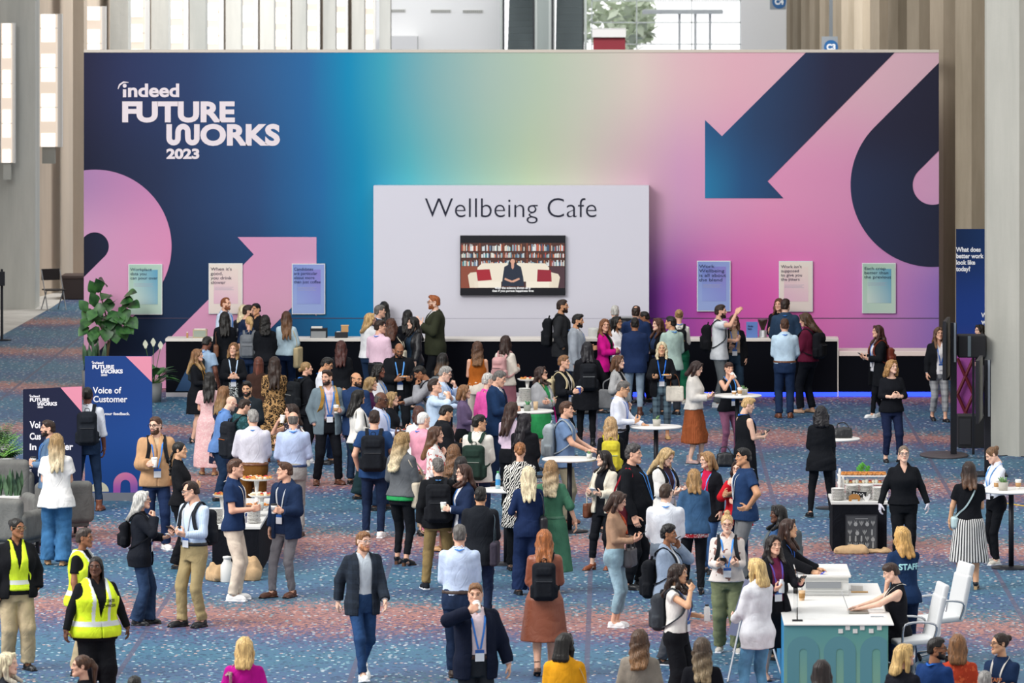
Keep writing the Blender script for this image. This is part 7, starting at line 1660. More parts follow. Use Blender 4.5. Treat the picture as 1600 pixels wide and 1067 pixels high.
# --- far left
Pn(136.5,604,798,184,'person in white shirt and dark jeans reading the blue sign','m','d',('buzz','black'),('rolled','dfe3ec'),None,('slim','dkdenim'),None,('boot','leather'),la='phone',ra='down',legs='wide',bags=[('backpack',dict(col='1d2128',w=.14,hh=.24,lbl='black backpack with orange patch on the white shirt',one=-1))])
Pn(75,656.5,850,-75,'bearded person in denim shirt holding a cup by the dark sign','m','l',('short','dkbrown'),('shirtout','5d7794|denim'),None,('reg','3b332f'),beard=True,lan='strap',la='clasphi',ra='clasphi',hold=[('cup','R',dict(lid='2a2a2e'))])
Pn(88,677,883,178,'person in white blouse and wide blue jeans beside the armchair',hair=('long','dkblond>plat',.40),top=('blouseS','e9e7e4'),bottom=('wide','3c6a94|denim',dict(hem=.02)),la='phone',ra='phone',wt=1.08,hd=10,shoes=('flat','tan'))
Pn(243,651,858,10,'person in tan jacket with backpack straps holding a cup','m','p',('short','brown'),('tee','cdb191'),('jacket','bf9670'),('reg','1d2c4c'),None,('sneaker','e6e4e0'),glass=True,beard=True,lan='strap',ra='cup',la='slack',hd=-35,hold=[('cup','R',dict(col='ecebe8',sleeve=None))],bags=[('backpack',dict(col='1f2024',w=.14,hh=.22,lbl='dark backpack worn by the person in tan jacket'))])
Pn(281,690,888,80,'person all in black with a long dark braid, hands joined',skn='o',hair=('braid','black',.38),top=('shirtout','16171b',dict(hem=.88,straight=.1)),bottom=('flare','121317',dict(hem=.03)),la='clasphi',ra='clasphi',lean=-3)
Pn(298,751,979,-40,'person in light blue shirt and khaki trousers looking at a phone','m','l',('short recede','dkbrown'),('shirtin','bcd0ea|pin|d6e2f2'),None,('reg','a5926a'),None,('dress','black'),glass='6a6a70',ra='phone',la='phone',belt='black',lan='ltgray',hd=-40,nod=12,legs='relax2',hold=[('phone','R')],bags=[('backpack',dict(col='22242a',w=.13,hh=.22,lbl='black backpack of the light blue shirt and khaki trousers wearer'))])
Pn(368,717,938,80,'person in navy polo and white trousers beside the pastry table','m','l',('short','brown'),('polo','1f3357'),None,('reg','d6c9b8'),None,('sneaker','ecebea'),ra='cup',la='cup',lan='ivory',hd=5,legs='stand',hold=[('cup','L',dict(col='b9c2bd',sleeve=None,lid=None,hh=.1,name='glass_cup',lbl='clear cup held by the navy polo wearer'))])
Pn(445,722,933,-35,'person in navy blazer and grey trousers holding a lidded cup','m','l',('short quiff','brown'),('tee','1f2e4c'),('blazero','1d2d4a'),('slim','77757a'),None,('dress','5a3424'),ra='down',la='cup',hd=-45,lan='ltgray',legs='lean',hold=[('cup','L',dict(col='e9e6e1',sleeve='8f8f95',lid='1f1f22'))])
Pn(223,767,976,85,'person in black blazer and jeans facing the khaki trousers wearer',hair=('long','silver>gray',.28),top=('knit','black'),outer=('blazero','1b1e26'),bottom=('flare','2a3c58|denim',dict(hem=.03)),shoes=('boot','black'),glass=True,la='plate',ra='face',hd=0,lan='ltgray',bags=[('backpack',dict(col='17181d',w=.12,hh=.17,dpt=.06,lbl='small black backpack on the grey haired blazer wearer',one=-1))],hold=[('plate','L',dict(n=2))],wt=1.05)
def patch(P, root, surf): pass
Pn(27,809,1046,20,'officer in yellow vest and open black jacket at the left edge',skn='b',hair=('bun','black'),top=('polo','141519',dict(sleeve='short')),outer=('jacketo','15161a'),bottom=('loose','b3a283'),shoes=('boot','black'),glass='8a7a5a',ra='down',la='pocket',wt=1.18,hd=25,legs='relax',
   extra=[('v',lambda P,root,surf:(lambda m:part('safety_vest',raw_mesh(m[0],m[1],[cloth('d2ea3a'),plain('reflective_tape','d4d8d6',.4)],(lambda c:((c[:,2]>1.0)&(c[:,2]<1.05)).astype(int))(m[0][m[1]].mean(1))),root))(top_mesh(P,.013,o=.026,hem=.93,sleeve='none',neck='v',vz=1.15,collar=False,straight=.3,amp=.004)))],hold=[('phone','R',dict(name='radio',lbl='black radio in the hand of the officer at the left edge',w=.03,l=.06))])
Pn(132,825,1055,70,'officer in yellow vest seen from the side with cropped hair','f','b',('short','3a302b'),('teein','15161a'),('vest','d2ea3a'),('loose','b3a283'),None,('boot','black'),wt=1.16,ra='down',la='clasplow',hd=10,text=[('b','POLICE',.05,1.28,'8d949a',0)])
Pn(150,868.6,1108,25,'officer in yellow vest and black uniform with long locs','f','k',('dreads','black',.34),('shirtout','141519'),('vest','d8f032'),('loose','141519'),None,('boot','black'),wt=1.42,ra='out',la='out',hd=-30,text=[('f','STATE',.045,1.25,'2a3018',.09),('f','OFFICER',.045,1.19,'2a3018',.09)],lean=2)
# --- centre back, along the bar
Pn(600,471,612,150,'person with long black hair behind the bar left of the panel',hair=('long','black',.3),top=('knit','black'),hd=40)
Pn(593.5,476.5,626,100,'person in dark jacket with grey sides by the panel edge','m','l',('short','saltpep'),('shirt','ltblue'),('blazer','navy'),lan='strap',badge=False)
Pn(579,489,632,150,'person in fluffy white sweater lifting one hand',hair=('long','blond>dkblond',.26),top=('fleece','e6e6e8|fleece'),bottom=('reg','dkdenim'),ra='phone',la='face',hd=-50)
Pn(594,500,658,150,'person in pink striped shirt with black belt facing the bar','m','l',('short','dkbrown'),('shirtin','dcb9cc|pin|e6cfdb'),None,('reg','black'),belt='black',glass=True,lan='strap',badge=False,la='cup',ra='phone',hd=-50,wt=1.06)
Pn(611,497,642,170,'person with curly auburn hair and cream tote strap at the bar',hair=('curly','4a2a1c',.30),top=('knit','black'),outer=('jacket','black'),bags=[('side',dict(side='R',col='d9cfb8',w=.13,hh=.17,z=.98,sw=.04,lbl='cream tote beside the pink striped shirt'))],la='cup',ra='cup')
Pn(637,484,626,175,'person with long black hair directly before the white panel',hair=('long','black',.34),top=('knit','black'),la='cup',ra='phone',hold=[('cup','R',dict(sleeve=None))])
Pn(645,495,639,-60,'person in black leather jacket looking left before the panel',skn='p',hair=('long','black',.34),top=('blouse','2d4258'),outer=('jacketo','17191e|leather'),la='slack',ra='phone',hd=-15)
Pn(678,464,625.5,-80,'tall person in olive blazer gesturing at the bar','m','p',('short quiff','red'),('shirt','white'),('blazer','323527'),('reg','black'),beard=True,glass='8a6a50',ra='offer',la='gest',wt=1.12,H=1.93)
Pn(533,532,683,178,'person in black with wine red hair holding a phone',hair=('long','wine',.36),top=('sweater','black'),bottom=('reg','black'),la='phone',ra='phone',hold=[('phone','R',dict(lbl='phone of the wine red haired person in black'))])
Pn(511,557,725,80,'person in white shirt with dark glasses looking down at a phone','m','t',('short','black'),('shirt','e4e7ee'),None,('reg','navy'),glass=True,nod=22,ra='phone',la='phone',lan='strap',badge=False,hold=[('phone','L',dict(lbl='phone held by the white shirt behind the gray blazer'))])
Pn(511,578,757,15,'person in gray blazer with mustard backpack straps holding a cup','m','l',('short quiff','dkbrown'),('shirt','d8c8cf|plaid|b9a3ae'),('blazero','6f7f88'),('reg','15171d'),None,('dress','5c3423'),beard=True,la='cup',ra='pocket',hd=-45,lan='strap',belt='dkbrown',legs='wide',wt=1.05,hold=[('cup','L')],bags=[('backpack',dict(col='a9813f',w=.13,hh=.2,lbl='mustard backpack worn over the gray blazer'))])
Pn(557,581.5,757,160,'bald person in navy blazer turning back to the camera','m','t',('ring','dkbrown'),('shirt','navy'),('blazer','24395e'),('reg','dkdenim'),hd=-110,beard=True,la='cup',ra='down')
Pn(580,589,753,80,'person in plum top with straight fair hair in the crowd',hair=('long','dkblond>plat',.28),top=('knit','4c2348'),bottom=('reg','black'),ra='phone',la='phone')
Pn(560.6,609,779,110,'person in white blazer carrying a tan envelope bag',skn='t',hair=('long','black',.32),top=('knit','black'),outer=('short','e5e1da'),bottom=('wide','1e3236'),la='cup',ra='bag',hd=10,bags=[('side',dict(side='R',col='8d7762',w=.15,hh=.11,z=.87,x=.2,y=-.02,lbl='taupe bag with black flap on the white blazer wearer',strapc='black'))])
Pn(624,534,698,10,'person in black blazer looking down at a plate of food','m','b',('ring','2a1f1a'),('knit','15171b'),('blazero','14161b'),('reg','black'),beard=('b','1a1512'),lan='5b9ae0',nod=25,la='plate',ra='clasphi',wt=1.1,hold=[('plate','R')])
Pn(592.5,569,728,70,'smiling person in gray top with lanyard before the plate holder',skn='d',hair=('curly','black',.2),top=('knit','a3a5ab'),outer=('cardigan','d0d0d4'),lan='strap',badge=False,la='plate',ra='phone')
Pn(656,588,737,-85,'person in gray hooded sweater stooping with a hand at the face','m','b',('short','black'),('hoodie','8f9095'),None,('reg','dkdenim'),nod=30,lean=16,la='face',ra='reach',bags=[('backpack',dict(col='1d1e22',w=.13,hh=.2,lbl='black backpack on the stooping gray sweater wearer'))],H=1.72)
Pn(692,551.5,707,160,'person in black with brown tips and a gray bag strap',hair=('long','black>ltbrown',.28),top=('sweater','15161a'),bottom=('reg','black'),la='phone',ra='phone',bags=[('backpack',dict(col='63686c',w=.12,hh=.18,one=1,lbl='gray backpack on one shoulder near the mustard strap'))])
Pn(696,571,746,80,'person with glasses in light blue shirt eating with bowed head','m','p',('short','gray'),('shirt','bccfe8'),None,('reg','navy'),glass=True,nod=18,la='face',ra='plate',lan='strap',badge=False)
Pn(679,592,773,85,'person in pale blue shirt drinking with a raised elbow','m','l',('short','dkbrown'),('rolled','c2d6ec'),None,('reg','navy'),nod=-15,la='drinkhi',ra='drinkhi',lan='strap',badge=False,hold=[('cup','R',dict(tip=-70,hh=.09,sleeve=None,lbl='small cup at the lips of the pale blue shirt'))])
Pn(596,611.6,797,75,'person with black glasses and pale blue shirt holding food','m','k',('ring','4a4542'),('shirt','c6cde6'),None,('reg','dkdenim'),glass=True,nod=8,la='plate',ra='phone',lan='5b9ae0',badge=False,wt=1.08,hold=[('plate','L',dict(n=3))])
Pn(613,612,776,75,'short person behind the black glasses wearer with fair hair',hair=('bob','dkblond',.12),top=('knit','black'),la='phone',ra='phone')
Pn(585,641,840,178,'person in navy tshirt and dark jeans with hand in pocket','m','l',('short','dkbrown'),('tee','25426e'),None,('slim','1c2a45|denim'),None,('sneaker','e6e6e6'),ra='slack',la='pocket',legs='relax',wt=1.06,bags=[('backpack',dict(col='1c1f25',w=.16,hh=.25,lbl='black backpack on the navy tshirt and dark jeans wearer'))])
Pn(654,634,805,175,'person in white top with a brown bob beside the pink polo',hair=('bob','4a2a22',.15),top=('blouse','e6e6ea'),hd=20)
Pn(662,643,836,130,'bald person in pink polo with blue neck strap','m','p',('buzz','white'),('polo','e6a0b4'),None,('reg','stone'),lan='strap',badge=False,wt=1.1,la='plate',ra='phone')
Pn(697.5,631.5,820,110,'person in black jacket with cropped black hair looking down','m','o',('short fade','black'),('shirt','15171b'),('jacket','1a1c21'),('reg','black'),nod=20,ra='phone',la='phone',hold=[('phone','R')])
Pn(630,675,883,150,'person in gray blazer over green top with wavy fair hair',hair=('wavy','dkblond>plat',.40),top=('knit','2f9a57',dict(hem=.86)),outer=('short','5f6266',dict(hem=.92)),bottom=('skinny','17191e',dict(hem=.11)),shoes=('heel','15161a','5a3a28'),la='plate',ra='phone',hd=-20,wt=1.04,hold=[('plate','R',dict(n=3))],bags=[('side',dict(side='R',col='c3b7a4',w=.15,hh=.17,z=.93,x=.21,y=-.1,lbl='taupe tote on the gray blazer and green top wearer'))])
Pn(681.5,666,860,80,'person in white blouse with red flower print',hair=('long','brown>ltbrown',.36),top=('blouse','e8e3e0|floral|c4574e',dict(sleeve='elbow',ease=.03)),bottom=None,skirt=('c7708a|floral2|d98a4a',dict(hem=.3,flare=.1)),shoes=('sandal','tan'),la='plate',ra='phone')
Pn(684,717,921,182,'person in black jacket and khaki trousers with a large backpack','m','l',('short curl','saltpep'),('shirt','black'),('jacket','16181c'),('reg','8d7850'),None,('sneaker','22252c'),lan='5b9ae0',badge=False,ra='phone',la='down',hd=20,legs='wide',bags=[('backpack',dict(col='1b1d22',w=.165,hh=.26,lbl='large black backpack above khaki trousers'))])
Pn(709,694,882,170,'person with long wavy brown hair behind the navy blazer and glasses',hair=('wavy','6d4c33',.32),top=('knit','7a5f4c'),la='phone',ra='phone')
Pn(720.5,713,901,165,'person with smooth black hair beside the glasses wearer',hair=('long','1c1718',.26),top=('knit','1d2028'))
Pn(724,725,924,-70,'person in navy blazer and white top with dark glasses facing left',skn='p',hair=('long','3b241c',.26),top=('blouse','e6e8ee'),outer=('blazero','1f2c48'),bottom=('reg','navy'),glass=True,la='cup',ra='slack',lan='strap',badge=False,hold=[('cup','L',dict(col='e4e6e0',sleeve='c9d6c4',lbl='white cup held by the navy blazer with dark glasses'))])
Pn(751,761,976,175,'person in dark suit with a gray messenger bag','m','t',('short','black'),('shirt','skyblue'),('blazer','1d2026'),('slim','1c2740|denim'),None,('dress','black'),la='phone',ra='phone',legs='relax',bags=[('side',dict(side='R',col='3a3540',w=.19,hh=.15,z=.93,x=.20,y=.14,sw=.05,cross=False,name='messenger_bag',strapc='3d4a52',lbl='dark gray messenger bag on the dark suit'))])
Pn(718,820,1061,180,'person in light blue shirt and jeans walking away','m','l',('short','saltpep'),('rolled','c3d3ee'),None,('reg','22304a|denim'),None,('dress','dkbrown'),wt=1.07,la='phone',ra='phone',lan='strap',badge=False,belt='dkbrown',legs='step')
Pn(743,911,1175,15,'person in navy blazer and pink shirt drinking from a cup','m','l',('short','ltbrown'),('shirtin','e6d3d9'),('blazero','151b2d'),('reg','2a2d33'),None,('dress','black'),ra='drinkhi',la='out',hd=-15,lan='strap',belt='4a2c20',wt=1.12,belly=.03,hold=[('cup','R',dict(tip=-55,sleeve=None,lbl='white cup at the mouth of the pink shirt wearer'))])
Pn(850.5,827,1055,180,'person in brown leather coat dress with a black backpack',hair=('long','96592f',.30),top=('coatdress','8a4a31|leather'),bottom=None,shoes=('boot','6a4a38'),la='phone',ra='phone',bags=[('backpack',dict(col='1d2026',w=.14,hh=.23,lbl='black backpack on the brown leather coat',z=1.16,one=-1))],legs='step2',wt=1.05)
Pn(883,989,1244,178,'person in bright yellow blazer at the bottom edge',hair=('bob','15120f',.17),top=('knit','black'),outer=('blazer','e3a021'),la='phone',ra='phone',wt=1.12,hd=-25,bags=[('side',dict(side='R',col='b89858|leather',w=.13,hh=.1,cross=False,lbl='tan strapped bag of the yellow blazer wearer'))])
Pn(568,830,1062,20,'person in dark plaid blazer and jeans walking toward the camera','m','p',('short','ltbrown'),('shirt','bcc6cf'),('blazero','252c36|plaid|2c3542'),('slim','26426a|denim'),None,('sneaker','e4e4e0'),ra='walkb',la='walkf',hd=20,glass='b9b9bd',legs='walk2',beard=('b','b07a58'),lan=None)
Pn(861,719,925,176,'person in green belted dress with long wavy hair',hair=('wavy','8a6b48>plat',.36),top=('dress','47775e',dict(hem=.28,flare=.13,sleeve='elbow',ease=.02)),bottom=None,shoes=('sandal','tan'),ra='out',la='phone',belt='47775e',wt=1.04,legs='walk')
Pn(825.6,728.5,930,184,'person in navy wide legged suit with platinum hair',hair=('long','plat',.36),top=('teein','1c2c50',dict(sleeve='elbow')),bottom=('wide','1b2a4c',dict(hem=.03)),la='bag',ra='phone',wt=1.05,bags=[('side',dict(side='R',col='1a1b20|leather',w=.14,hh=.1,z=.98,x=.2,y=.1,lbl='black handbag between the navy suit and the green dress'))])
Pn(812.5,690.5,892,178,'person in black and white zebra print top',hair=('lowbun curl','8c5a34'),top=('maxil','e8e4dc|zebra|15161a',dict(hem=.6,flare=.08)),bottom=('reg','black'),la='phone',ra='phone',wt=1.12)
Pn(749,648,840,165,'person in cream striped shirt wearing a dark green backpack','m','o',('short','black'),('shirtout','d9d5cb|pin|e6e3db'),None,('reg','navy'),glass=True,hd=-60,la='phone',ra='phone',bags=[('backpack',dict(col='24362f',w=.16,hh=.25,trim='8d938c',lbl='dark green backpack on the cream striped shirt',z=1.1))])
Pn(800,628,802,165,'person in lilac top with long brown hair by the round table',hair=('long','3a2620',.42),top=('knit','d9c2d4'),bottom=('reg','black'),la='phone',ra='phone',hd=-30)
Pn(821,645.6,824,165,'person in black hooded top with long black hair by the round table',skn='t',hair=('long','17131a',.42),top=('hoodie','17181d'),bottom=('reg','black'),la='tablel',ra='phone',wt=1.06,hd=-30)
Pn(885,627,819,80,'person in blue short sleeved shirt with a pale gray backpack','m','l',('short','brown'),('sshirt','6d86ab'),None,('reg','958d78'),None,('dress','leather'),la='tablel',ra='tablel',bags=[('backpack',dict(col='a9b3b9',w=.15,hh=.25,lbl='pale gray backpack on the blue short sleeved shirt'))],legs='stand')
Pn(780.6,578,758,75,'person in navy suit and tie looking down','m','l',('short','saltpep'),('shirt','white'),('blazer','1e3557'),('reg','navy'),nod=18,la='cup',ra='clasphi',extra=[('tie',lambda P,root,surf:part('necktie',raw_mesh(*sweep([P.warp((0,P.surf(0,1.44,-1,.0)-.0,1.47)),(0,P.surf(0,1.4,-1,.004),1.4),(0,P.surf(0,1.25,-1,.004),1.25),(0,P.surf(0,1.12,-1,.0),1.12)],.06,.008,(1,0,0),8),cloth('1a2036'),smooth=False),root))])
Pn(762,584,744,150,'person in bright pink top with short curly gray hair',skn='p',hair=('short curl','silver'),top=('knit','e05aa6'),bottom=('reg','black'),hd=-30)
Pn(746,533,685,180,'person in rust sleeveless top and cream trousers',hair=('wavy','brown>ltbrown',.32),top=('shell','b06024',dict(o=.014)),bottom=('slim','ddd2c4'),la='phone',ra='phone')
Pn(790,524,677,150,'person in cream sweater with a dusty pink backpack',hair=('long','2f1e18',.22),top=('sweater','e3dcd0',dict(o=.018)),bottom=None,skirt=('a06a78',dict(hem=.3,flare=.05)),la='reachout',ra='phone',hd=20,bags=[('backpack',dict(col='cfa0a0',w=.13,hh=.2,lbl='dusty pink backpack on the cream sweater'))])
Pn(726,601,764,85,'short person in muted top behind the raised elbow',hair=('bob','ltbrown',.12),top=('knit','6a5a78'),la='phone',ra='phone')
Pn(846,573,734,55,'person in gray shawl with dark glasses and green dress',hair=('wavy','32211c',.26),top=('dress','2f8f52',dict(sleeve='long',hem=.55)),outer=('cardw','9a9b9e',dict(hem=.98,o=.045,openw=BZ['vee'],ease=.03,flare=.0)),bottom=None,glass='sun',la='cross',ra='cross',hd=15,nod=-8,wt=1.06,shoes=('flat','black'),bags=[('side',dict(side='L',col='d9178a',w=.12,hh=.15,z=.55,x=.22,y=-.1,lbl='hot pink bag below the gray shawl',strapc='d9178a'))])
Pn(881,555,717,65,'person in black cardigan with white neck strap holding a blue cup',hair=('short','ltbrown'),top=('knit','black'),outer=('cardigan','17191e',dict(sleeve='q')),bottom=('reg','black'),ra='cup',la='phone',hd=10,lan='ivory',hold=[('cup','R',dict(col='27408f',sleeve=None,lid='e8e8e8',lbl='blue cup held by the black cardigan wearer'))],bags=[('backpack',dict(col='cfbf9a',w=.11,hh=.17,lbl='cream backpack on the black cardigan wearer'))])
Pn(879,468,627,85,'tall person in charcoal blazer with a roll top backpack','m','t',('short fade','dkbrown'),('shirt','charcoal'),('blazer','2b2c2f'),('slim','22304a|denim'),beard=True,la='pocket',ra='pocket',H=1.87,bags=[('backpack',dict(col='1a1c20',w=.13,hh=.25,lbl='black roll top backpack on the tall charcoal blazer'))])
Pn(903,490.6,648,80,'person in light gray blazer with white shirt at the bar','m','t',('short quiff','black'),('shirt','white'),('blazer','9aa1aa'),('reg','charcoal'),beard=True,lan='strap',la='cup',ra='down',nod=5)
Pn(917.5,534,697,185,'person in black clothes with a black backpack holding a pink phone',hair=('long','15131a',.24),top=('sweater','15161a'),bottom=('skinny','15161a'),outer=('coatc','16171c'),shoes=('boot','15161a'),ra='out',la='phonelow',bags=[('backpack',dict(col='1d1f24',w=.14,hh=.23,trim='8d9092',lbl='black backpack on the person in black clothes'))],hold=[('phone','R',dict(col='d98aa6',scr='d98aa6',lbl='pink phone beside the person in black clothes'))],wt=1.05)
# --- right of centre along the bar
Pn(945,498,645,70,'person in magenta blazer looking round at the camera',hair=('long','7a5034',.26),top=('knit','black'),outer=('blazero','c81684'),bottom=('reg','black'),la='clasphi',ra='clasphi',hd=-50,lan='3b6b4a')
Pn(961,477.5,626,175,'person with white hair at the bar before the panel edge','m','p',('short','silver'),('shirt','slate'),('blazer','dkgray'))
Pn(964,494,636,60,'person in white top behind the magenta blazer',skn='t',hair=('long','15120f',.2),top=('blouse','e6e4e6'),la='phone',ra='phone',glass=True)
Pn(994,478,633,182,'person in navy suit with a thinning crown at the bar','m','l',('short crown','dkbrown'),('shirt','white'),('blazer','22345a'),('reg','navy'),hd=-15,la='cup',ra='cup',wt=1.08)
Pn(992,496,649,182,'person in navy blazer and pale gray jeans, seen from behind','m','b',('short fade','black'),('shirt','navy'),('blazer','1f2f52'),('slim','8fa0b0'),None,('boot','5a3424'),la='phone',ra='phone')
Pn(1007,486,629,-100,'person in black looking down behind the navy suits','m','b',('short','black'),('shirt','black'),nod=15)
Pn(1027.5,497,643,-60,'person in black top with straight brown hair facing left',hair=('long','4a2c1e',.34),top=('knit','2b3c5c'),outer=('cardigan','15161a'),la='phone',ra='phone',skn='p')
Pn(1034,534,686,0,'person in black blazer and plaid trousers holding a plate',hair=('wavy','plat',.24),skn='o',top=('knit','black'),outer=('blazero','16181d'),bottom=('slim','5f7480|plaid|33424e',dict(hem=.14)),shoes=('flat','c9a06a'),la='plate',ra='plate',lan='2f6fd0',legs='stand',hold=[('plate','L')],bags=[('hand',dict(side='L',col='ddd6c8',w=.16,hh=.14,drop=.16,dx=.06,strapc='7a4a30',lbl='cream bag with a red panel on the plaid trousers wearer'))])
Pn(1048,494,648,-150,'person in sage shirt with cropped dark hair','m','t',('short fade','black'),('shirtout','a9bfb6'),None,('reg','charcoal'),lan='strap',badge=False,la='cup',ra='cup',hd=40)
Pn(1061,483,631,182,'person in white top and green trousers with a black backpack',hair=('bun','9a7a50'),top=('knit','e6e2da'),bottom=('loose','1f6a4c'),shoes=('sneaker','e0dccf'),lan='strap',badge=False,bags=[('backpack',dict(col='17181c',w=.13,hh=.21,trim='b08d4a',lbl='black backpack above green trousers'))],la='phone',ra='phone')
Pn(966.5,555,712,70,'person in light gray coat with a gray shoulder bag',skn='p',hair=('bob','5a3c28',.15),top=('knit','black'),outer=('blazero','a5a5a5'),bottom=('reg','black'),la='slack',ra='strap',bags=[('side',dict(side='R',col='6c6d6f',w=.17,hh=.17,z=1.0,x=.2,y=.1,lbl='slouchy gray bag on the light gray coat'))])
Pn(974,594,773,80,'person in white shirt and black trousers leaning on the round table','m','o',('short','saltpep'),('shirtin','e3e5ef'),None,('reg','1d2027'),glass=True,nod=18,la='tablel',ra='phone',lan='2f6fd0',badge=False,belt='black',lean=4)
Pn(954,651,832,182,'person in black with long fair hair and a yellow backpack',hair=('wavy','a98a62',.34),top=('knit','black'),bottom=('reg','black'),la='phone',ra='phone',bags=[('backpack',dict(col='c8bc3a',w=.135,hh=.23,trim='3f86a0',lbl='yellow backpack with teal trim'))])
Pn(1089,563,724,70,'person in cream fleece and pleated rust skirt holding a phone',skn='p',hair=('bob','2c1d1a',.18),top=('fleece','dcd7d0|fleece',dict(hem=.93)),bottom=None,skirt=('94502f',dict(hem=.36,flare=.14,pleat=40)),shoes=('boot','b39490'),la='phone',ra='phone',nod=22,hold=[('phone','L')])
Pn(1126,473,636,85,'person in pale tshirt raising an arm at the bar','m','l',('short fade','dkbrown'),('sshirt','dcdfe3'),None,('loose','6b7073'),None,('sneaker','e4e4e4'),ra='raise',la='phone',beard=True,H=1.86,bags=[('backpack',dict(col='17181c',w=.14,hh=.23,lbl='black backpack on the pale tshirt with raised arm'))])
Pn(1147,491.5,632,5,'person in tan top and black jacket facing the camera at the bar',hair=('long','4a2f22',.24),top=('knit','b39a82'),outer=('cardigan','15161a',dict(openw=BZ['wide'])),bottom=('reg','2a3d50|denim'),belt='black',lan='4a78c8',ra='phone',la='down',hold=[('phone','R',dict(lbl='phone held by the tan top and black jacket wearer'))])
Pn(1217,464,611,-20,'person in black behind the bar beside the coffee grinder',hair=('long','5a3a26',.24),top=('knit','black'),outer=('jacket','black'),H=1.74,la='phone',ra='phone')
Pn(1227.5,468,627,178,'person in slate blue blazer at the bar right of the grinder','m','p',('short','dkbrown'),('shirt','skyblue'),('blazer','2c4058'),('reg','navy'),None,('dress','5a3424'),hd=-20,lan='strap',badge=False,la='cup',ra='slack',H=1.88)
Pn(1226,498,653,182,'person in light blue shirt and navy trousers at the bar','m','l',('short','brown'),('shirtin','c0d8ea'),None,('reg','1f304e'),None,('dress','6a3a22'),belt='6a4028',lan='2f6fd0',badge=False,la='phone',ra='cuplow',wt=1.08,legs='stand')
Pn(1258,488,645,-120,'person in burgundy jacket with a black backpack',hair=('long','45301f',.32),top=('knit','black'),outer=('jacket','5e1a33',dict(o=.022,hem=.9)),bottom=('reg','171a22'),shoes=('flat','c9a080'),la='phone',ra='phone',hd=20,nod=18,wt=1.08,bags=[('backpack',dict(col='1a1b20',w=.14,hh=.23,lbl='black backpack on the burgundy jacket'))])
Pn(1139,566,715,35,'person in black sleeveless top and mauve trousers drinking',hair=('short bang','3c2620'),top=('tank','15171d',dict(hem=.86)),bottom=('skinny','9c6480'),ra='drink',la='tablel',lan='4a90e0',wt=1.1,hold=[('cup','R',dict(tip=-60,sleeve=None,lbl='white cup at the lips of the mauve trousers wearer'))],hd=-10)
Pn(1169,620,797,120,'person in black sleeveless jumpsuit with bleached cropped hair',skn='p',hair=('short quiff','blond'),top=('shell','15171c',dict(o=.012)),bottom=('wide','14161b',dict(hem=.02)),ra='phone',la='phone',nod=18,hd=-25,wt=1.12,lan='2f6fd0',badge=False,hold=[('phone','R',dict(lbl='phone held by the black sleeveless jumpsuit wearer'))])
Pn(1283,634,808,182,'person in black suit jacket with dark curly hair, seen from behind',hair=('curly','17151a',.2),top=('knit','black'),outer=('coatc','15171c',dict(hem=.74)),bottom=('skinny','15171c'),shoes=('sneaker','1b1c20','2a2a2e'),la='phone',ra='phone',legs='wide')
Pn(1371,508,652,-70,'person in black coat with a brown backpack reading a phone',hair=('long','40241e',.34),top=('blouse','e4e2e6'),outer=('coat','15171c',dict(hem=.6)),bottom=('skinny','15171c'),shoes=('sneaker','ecebe8'),la='phone',ra='phone',lan='4a78c8',legs='step',bags=[('backpack',dict(col='7a3424|leather',w=.11,hh=.15,lbl='reddish brown leather backpack on the black coat'))],hold=[('phone','R',dict(lbl='phone held by the black coat wearer'))])
Pn(1394,562,722,15,'person in black top and navy trousers with curly fair hair',skn='p',hair=('curly','9c7446',.16),top=('kniq','15171d',dict(hem=.86)),bottom=('slim','1b2440',dict(hem=.09)),shoes=('flat','15161c'),la='clasphi',ra='clasphi',hd=20,wt=1.1)
Pn(1467,511,658,15,'person in black jacket and checked trousers behind the tall screen',hair=('long','5a4130>ltbrown',.36),top=('blouse','e6e4e6'),outer=('blazero','15171c'),bottom=('slim','a3a4a6|plaid|7a7b80',dict(hem=.14)),shoes=('sandal','15161c'),lan='2f6fd0',legs='step',wt=1.05)
Pn(1531,507,655,-60,'person in dark top behind the loudspeaker and blue banner',skn='p',hair=('long','17130f',.2),top=('knit','17181d'),bottom=('loose','4a4850'),la='reachout',ra='reach')
# --- right foreground
Pn(1412,696,888,5,'server in black shirt wearing white gloves beside the cart',hair=('lowbun','6f6052'),skn='p',top=('shirtout','15171c',dict(hem=.92,straight=.3,neck='v',vz=1.36)),bottom=('slim','14161b'),shoes=('flat','black'),la='out',ra='out',glass='8a8a90',wt=1.16,legs='stand',gloves=True)
Pn(1514,721,920,182,'person in black tshirt and striped skirt with a pale strap bag',skn='o',hair=('long','2a1d19>6a4a34',.26),top=('teein','14161b',dict(sleeve='short',o=.016)),bottom=None,skirt=('dcdbd8|stripe|24262c',dict(hem=.38,flare=.125)),shoes=('heel','1b1c20','b59a74'),la='slack',ra='phone',wt=1.08,bags=[('side',dict(side='L',col='b9d0d2',w=.09,hh=.08,z=.92,x=.20,y=.02,cross=True,lbl='pale blue bag hanging by the striped skirt'))])
bpy.context.view_layer.update()
Pn(1550,696,881,-60,'person in white shirt and black trousers at the right edge table',skn='p',hair=('bun','6a4e36'),top=('shirtin','e0e4ee'),bottom=('slim','15171c'),shoes=('sneaker','d9d4c8'),la='tablel',ra='phone',nod=28,hd=-20,lan='5a9ae0',hold=[('phone','R',dict(lbl='phone held by the white shirt at the right edge table'))])
Pn(1409.7,823.5,1046,-165,'staff member in navy printed tshirt leaning on the desk',hair=('long','c39a5c>b98a4e',.26),top=('tee','1d3356'),bottom=('reg','navy'),la='down',ra='reach',hd=10,text=[('b','STAFF',.10,1.24,'a9e0e6',-.035)],lean=6,wt=1.04)
